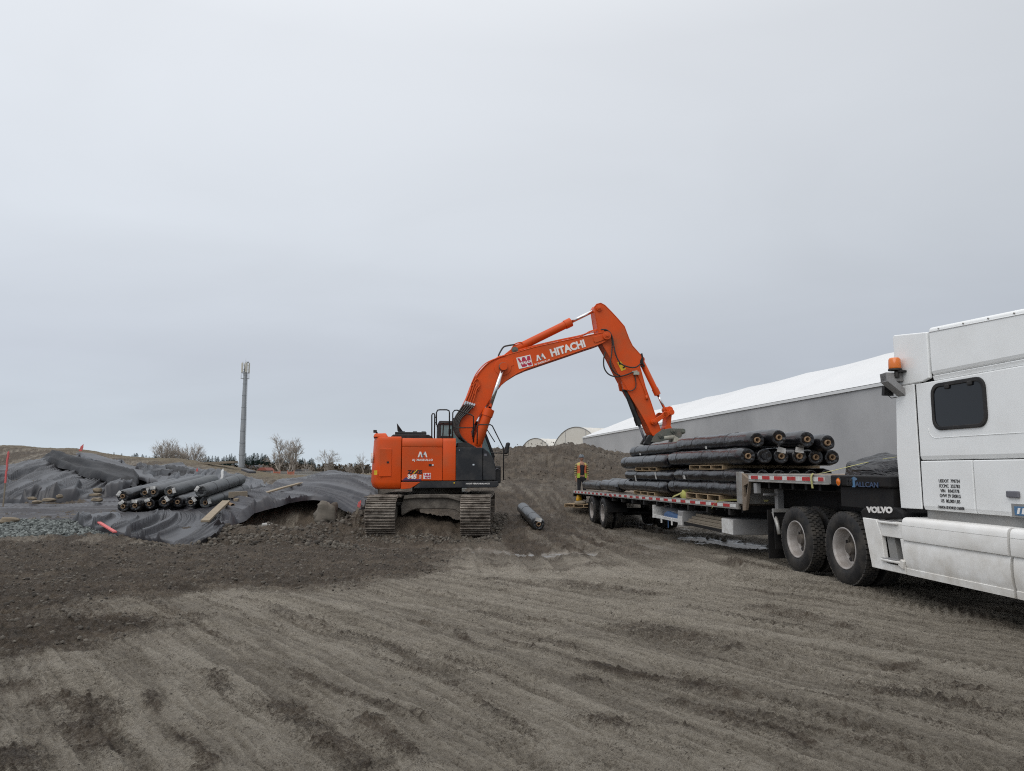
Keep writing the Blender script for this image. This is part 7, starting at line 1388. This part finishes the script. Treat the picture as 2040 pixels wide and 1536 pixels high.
mb = MB(); [mb.ball((s * .031, -.103, 1.698), (.012, .008, .008), 8, 6) for s in (-1, 1)]; mb.bx(-.024, .024, -.122, -.112, 1.622, 1.630); mb.build('face_features', MT['hair'], ps)
mb = MB(); mb.lathe([(0, .112), (.012, .114), (.03, .108), (.075, .098), (.108, .070), (.123, .030), (.126, 0)], (0, -.015, 1.715), (0, -.015, 2), 28); mb.lathe([(0, .112), (-.012, .150), (-.006, .152), (.006, .114)], (0, -.018, 1.722), (0, -.018, 2), 28); mb.box((0, -.015, 1.83), (.03, .17, .02)); mb.build('hard_hat', MT['helmet'], ps)
# trousers, boots
V = [(0, 0, .98), (0, 0, .90)]; E_ = [(0, 1)]; Rr = [(.165, .12), (.15, .12)]
for s in (-1, 1): b = len(V); V += [(s * .10, 0, .82), (s * .115, -.01, .50), (s * .125, .01, .12)]; E_ += [(1, b), (b, b + 1), (b + 1, b + 2)]; Rr += [.098, .075, .066]
skinned('trousers', V, E_, Rr, 'trousers', ps)
for s in (-1, 1): mb = MB(); mb.ball((s * .128, -.04, .05), (.055, .14, .055), 14, 8); mb.cyl((s * .126, .015, .04), (s * .126, .012, .2), .058, .055, 14); mb.build('boot', MT['boots'], ps)
# dark T-shirt under an open vest
skinned('shirt', [(0, 0, .93), (0, .0, 1.10), (0, .0, 1.30), (0, .01, 1.42), (0, .0, 1.50)], [(0, 1), (1, 2), (2, 3), (3, 4)], [(.165, .118), (.155, .112), (.172, .118), (.14, .10), (.07, .065)], 'shirt', ps)
for s in (-1, 1):
    skinned('sleeve', [(s * .155, .01, 1.44), (s * .205, .01, 1.41), (s * .245, .02, 1.18), (s * .252, -.02, .94)], [(0, 1), (1, 2), (2, 3)], [.075, .074, .062, .050], 'plaid', ps)
    # vest half: shell around the side of the trunk, open at the front
    mb = MB(); n, m = 16, 14; vs_ = []
    for j in range(m + 1):
        z = .88 + (1.50 - .88) * j / m; w = .20 + .018 * math.cos(j * .5); w *= 1 - max(0, (z - 1.40) / .10) * .28; dp = .155 - max(0, (z - 1.36)) * .25
        for i in range(n + 1):
            a = R(-62 + 152 * i / n); k = 1 + .03 * math.sin(a * 6 + j * .7); vs_.append((s * math.cos(a) * w * k if True else 0, math.sin(a) * dp * k, z))
    q = n + 1; fs = [(j * q + i, j * q + i + 1, (j + 1) * q + i + 1, (j + 1) * q + i) for j in range(m) for i in range(n)]; mb.add(vs_, fs, True); v2 = [(x * 1.03, y * 1.04, z) for x, y, z in vs_]; mb.add(v2, fs, True); o = mb.build('vest', MT['vest'], ps, weld=False)
    # hands hang half curled
    P = [(s * .247, -.045, .865), (s * .248, -.055, .82)]; V = list(P); E_ = [(0, 1)]; Rr = [(.022, .034), (.018, .040)]
    for k in range(4):
        oy = -.088 + .022 * k; l = (.036, .042, .040, .032)[k]; b = len(V); V += [(s * .248, oy, .795), (s * .244, oy - .004, .795 - l), (s * .232, oy - .006, .795 - l * 1.75)]; E_ += [(1, b), (b, b + 1), (b + 1, b + 2)]; Rr += [.0095, .0088, .0075]
    b = len(V); V += [(s * .240, -.092, .842), (s * .230, -.108, .808)]; E_ += [(0, b), (b, b + 1)]; Rr += [.011, .009]
    skinned('hand', V, E_, Rr, 'skin', ps, sub=1)
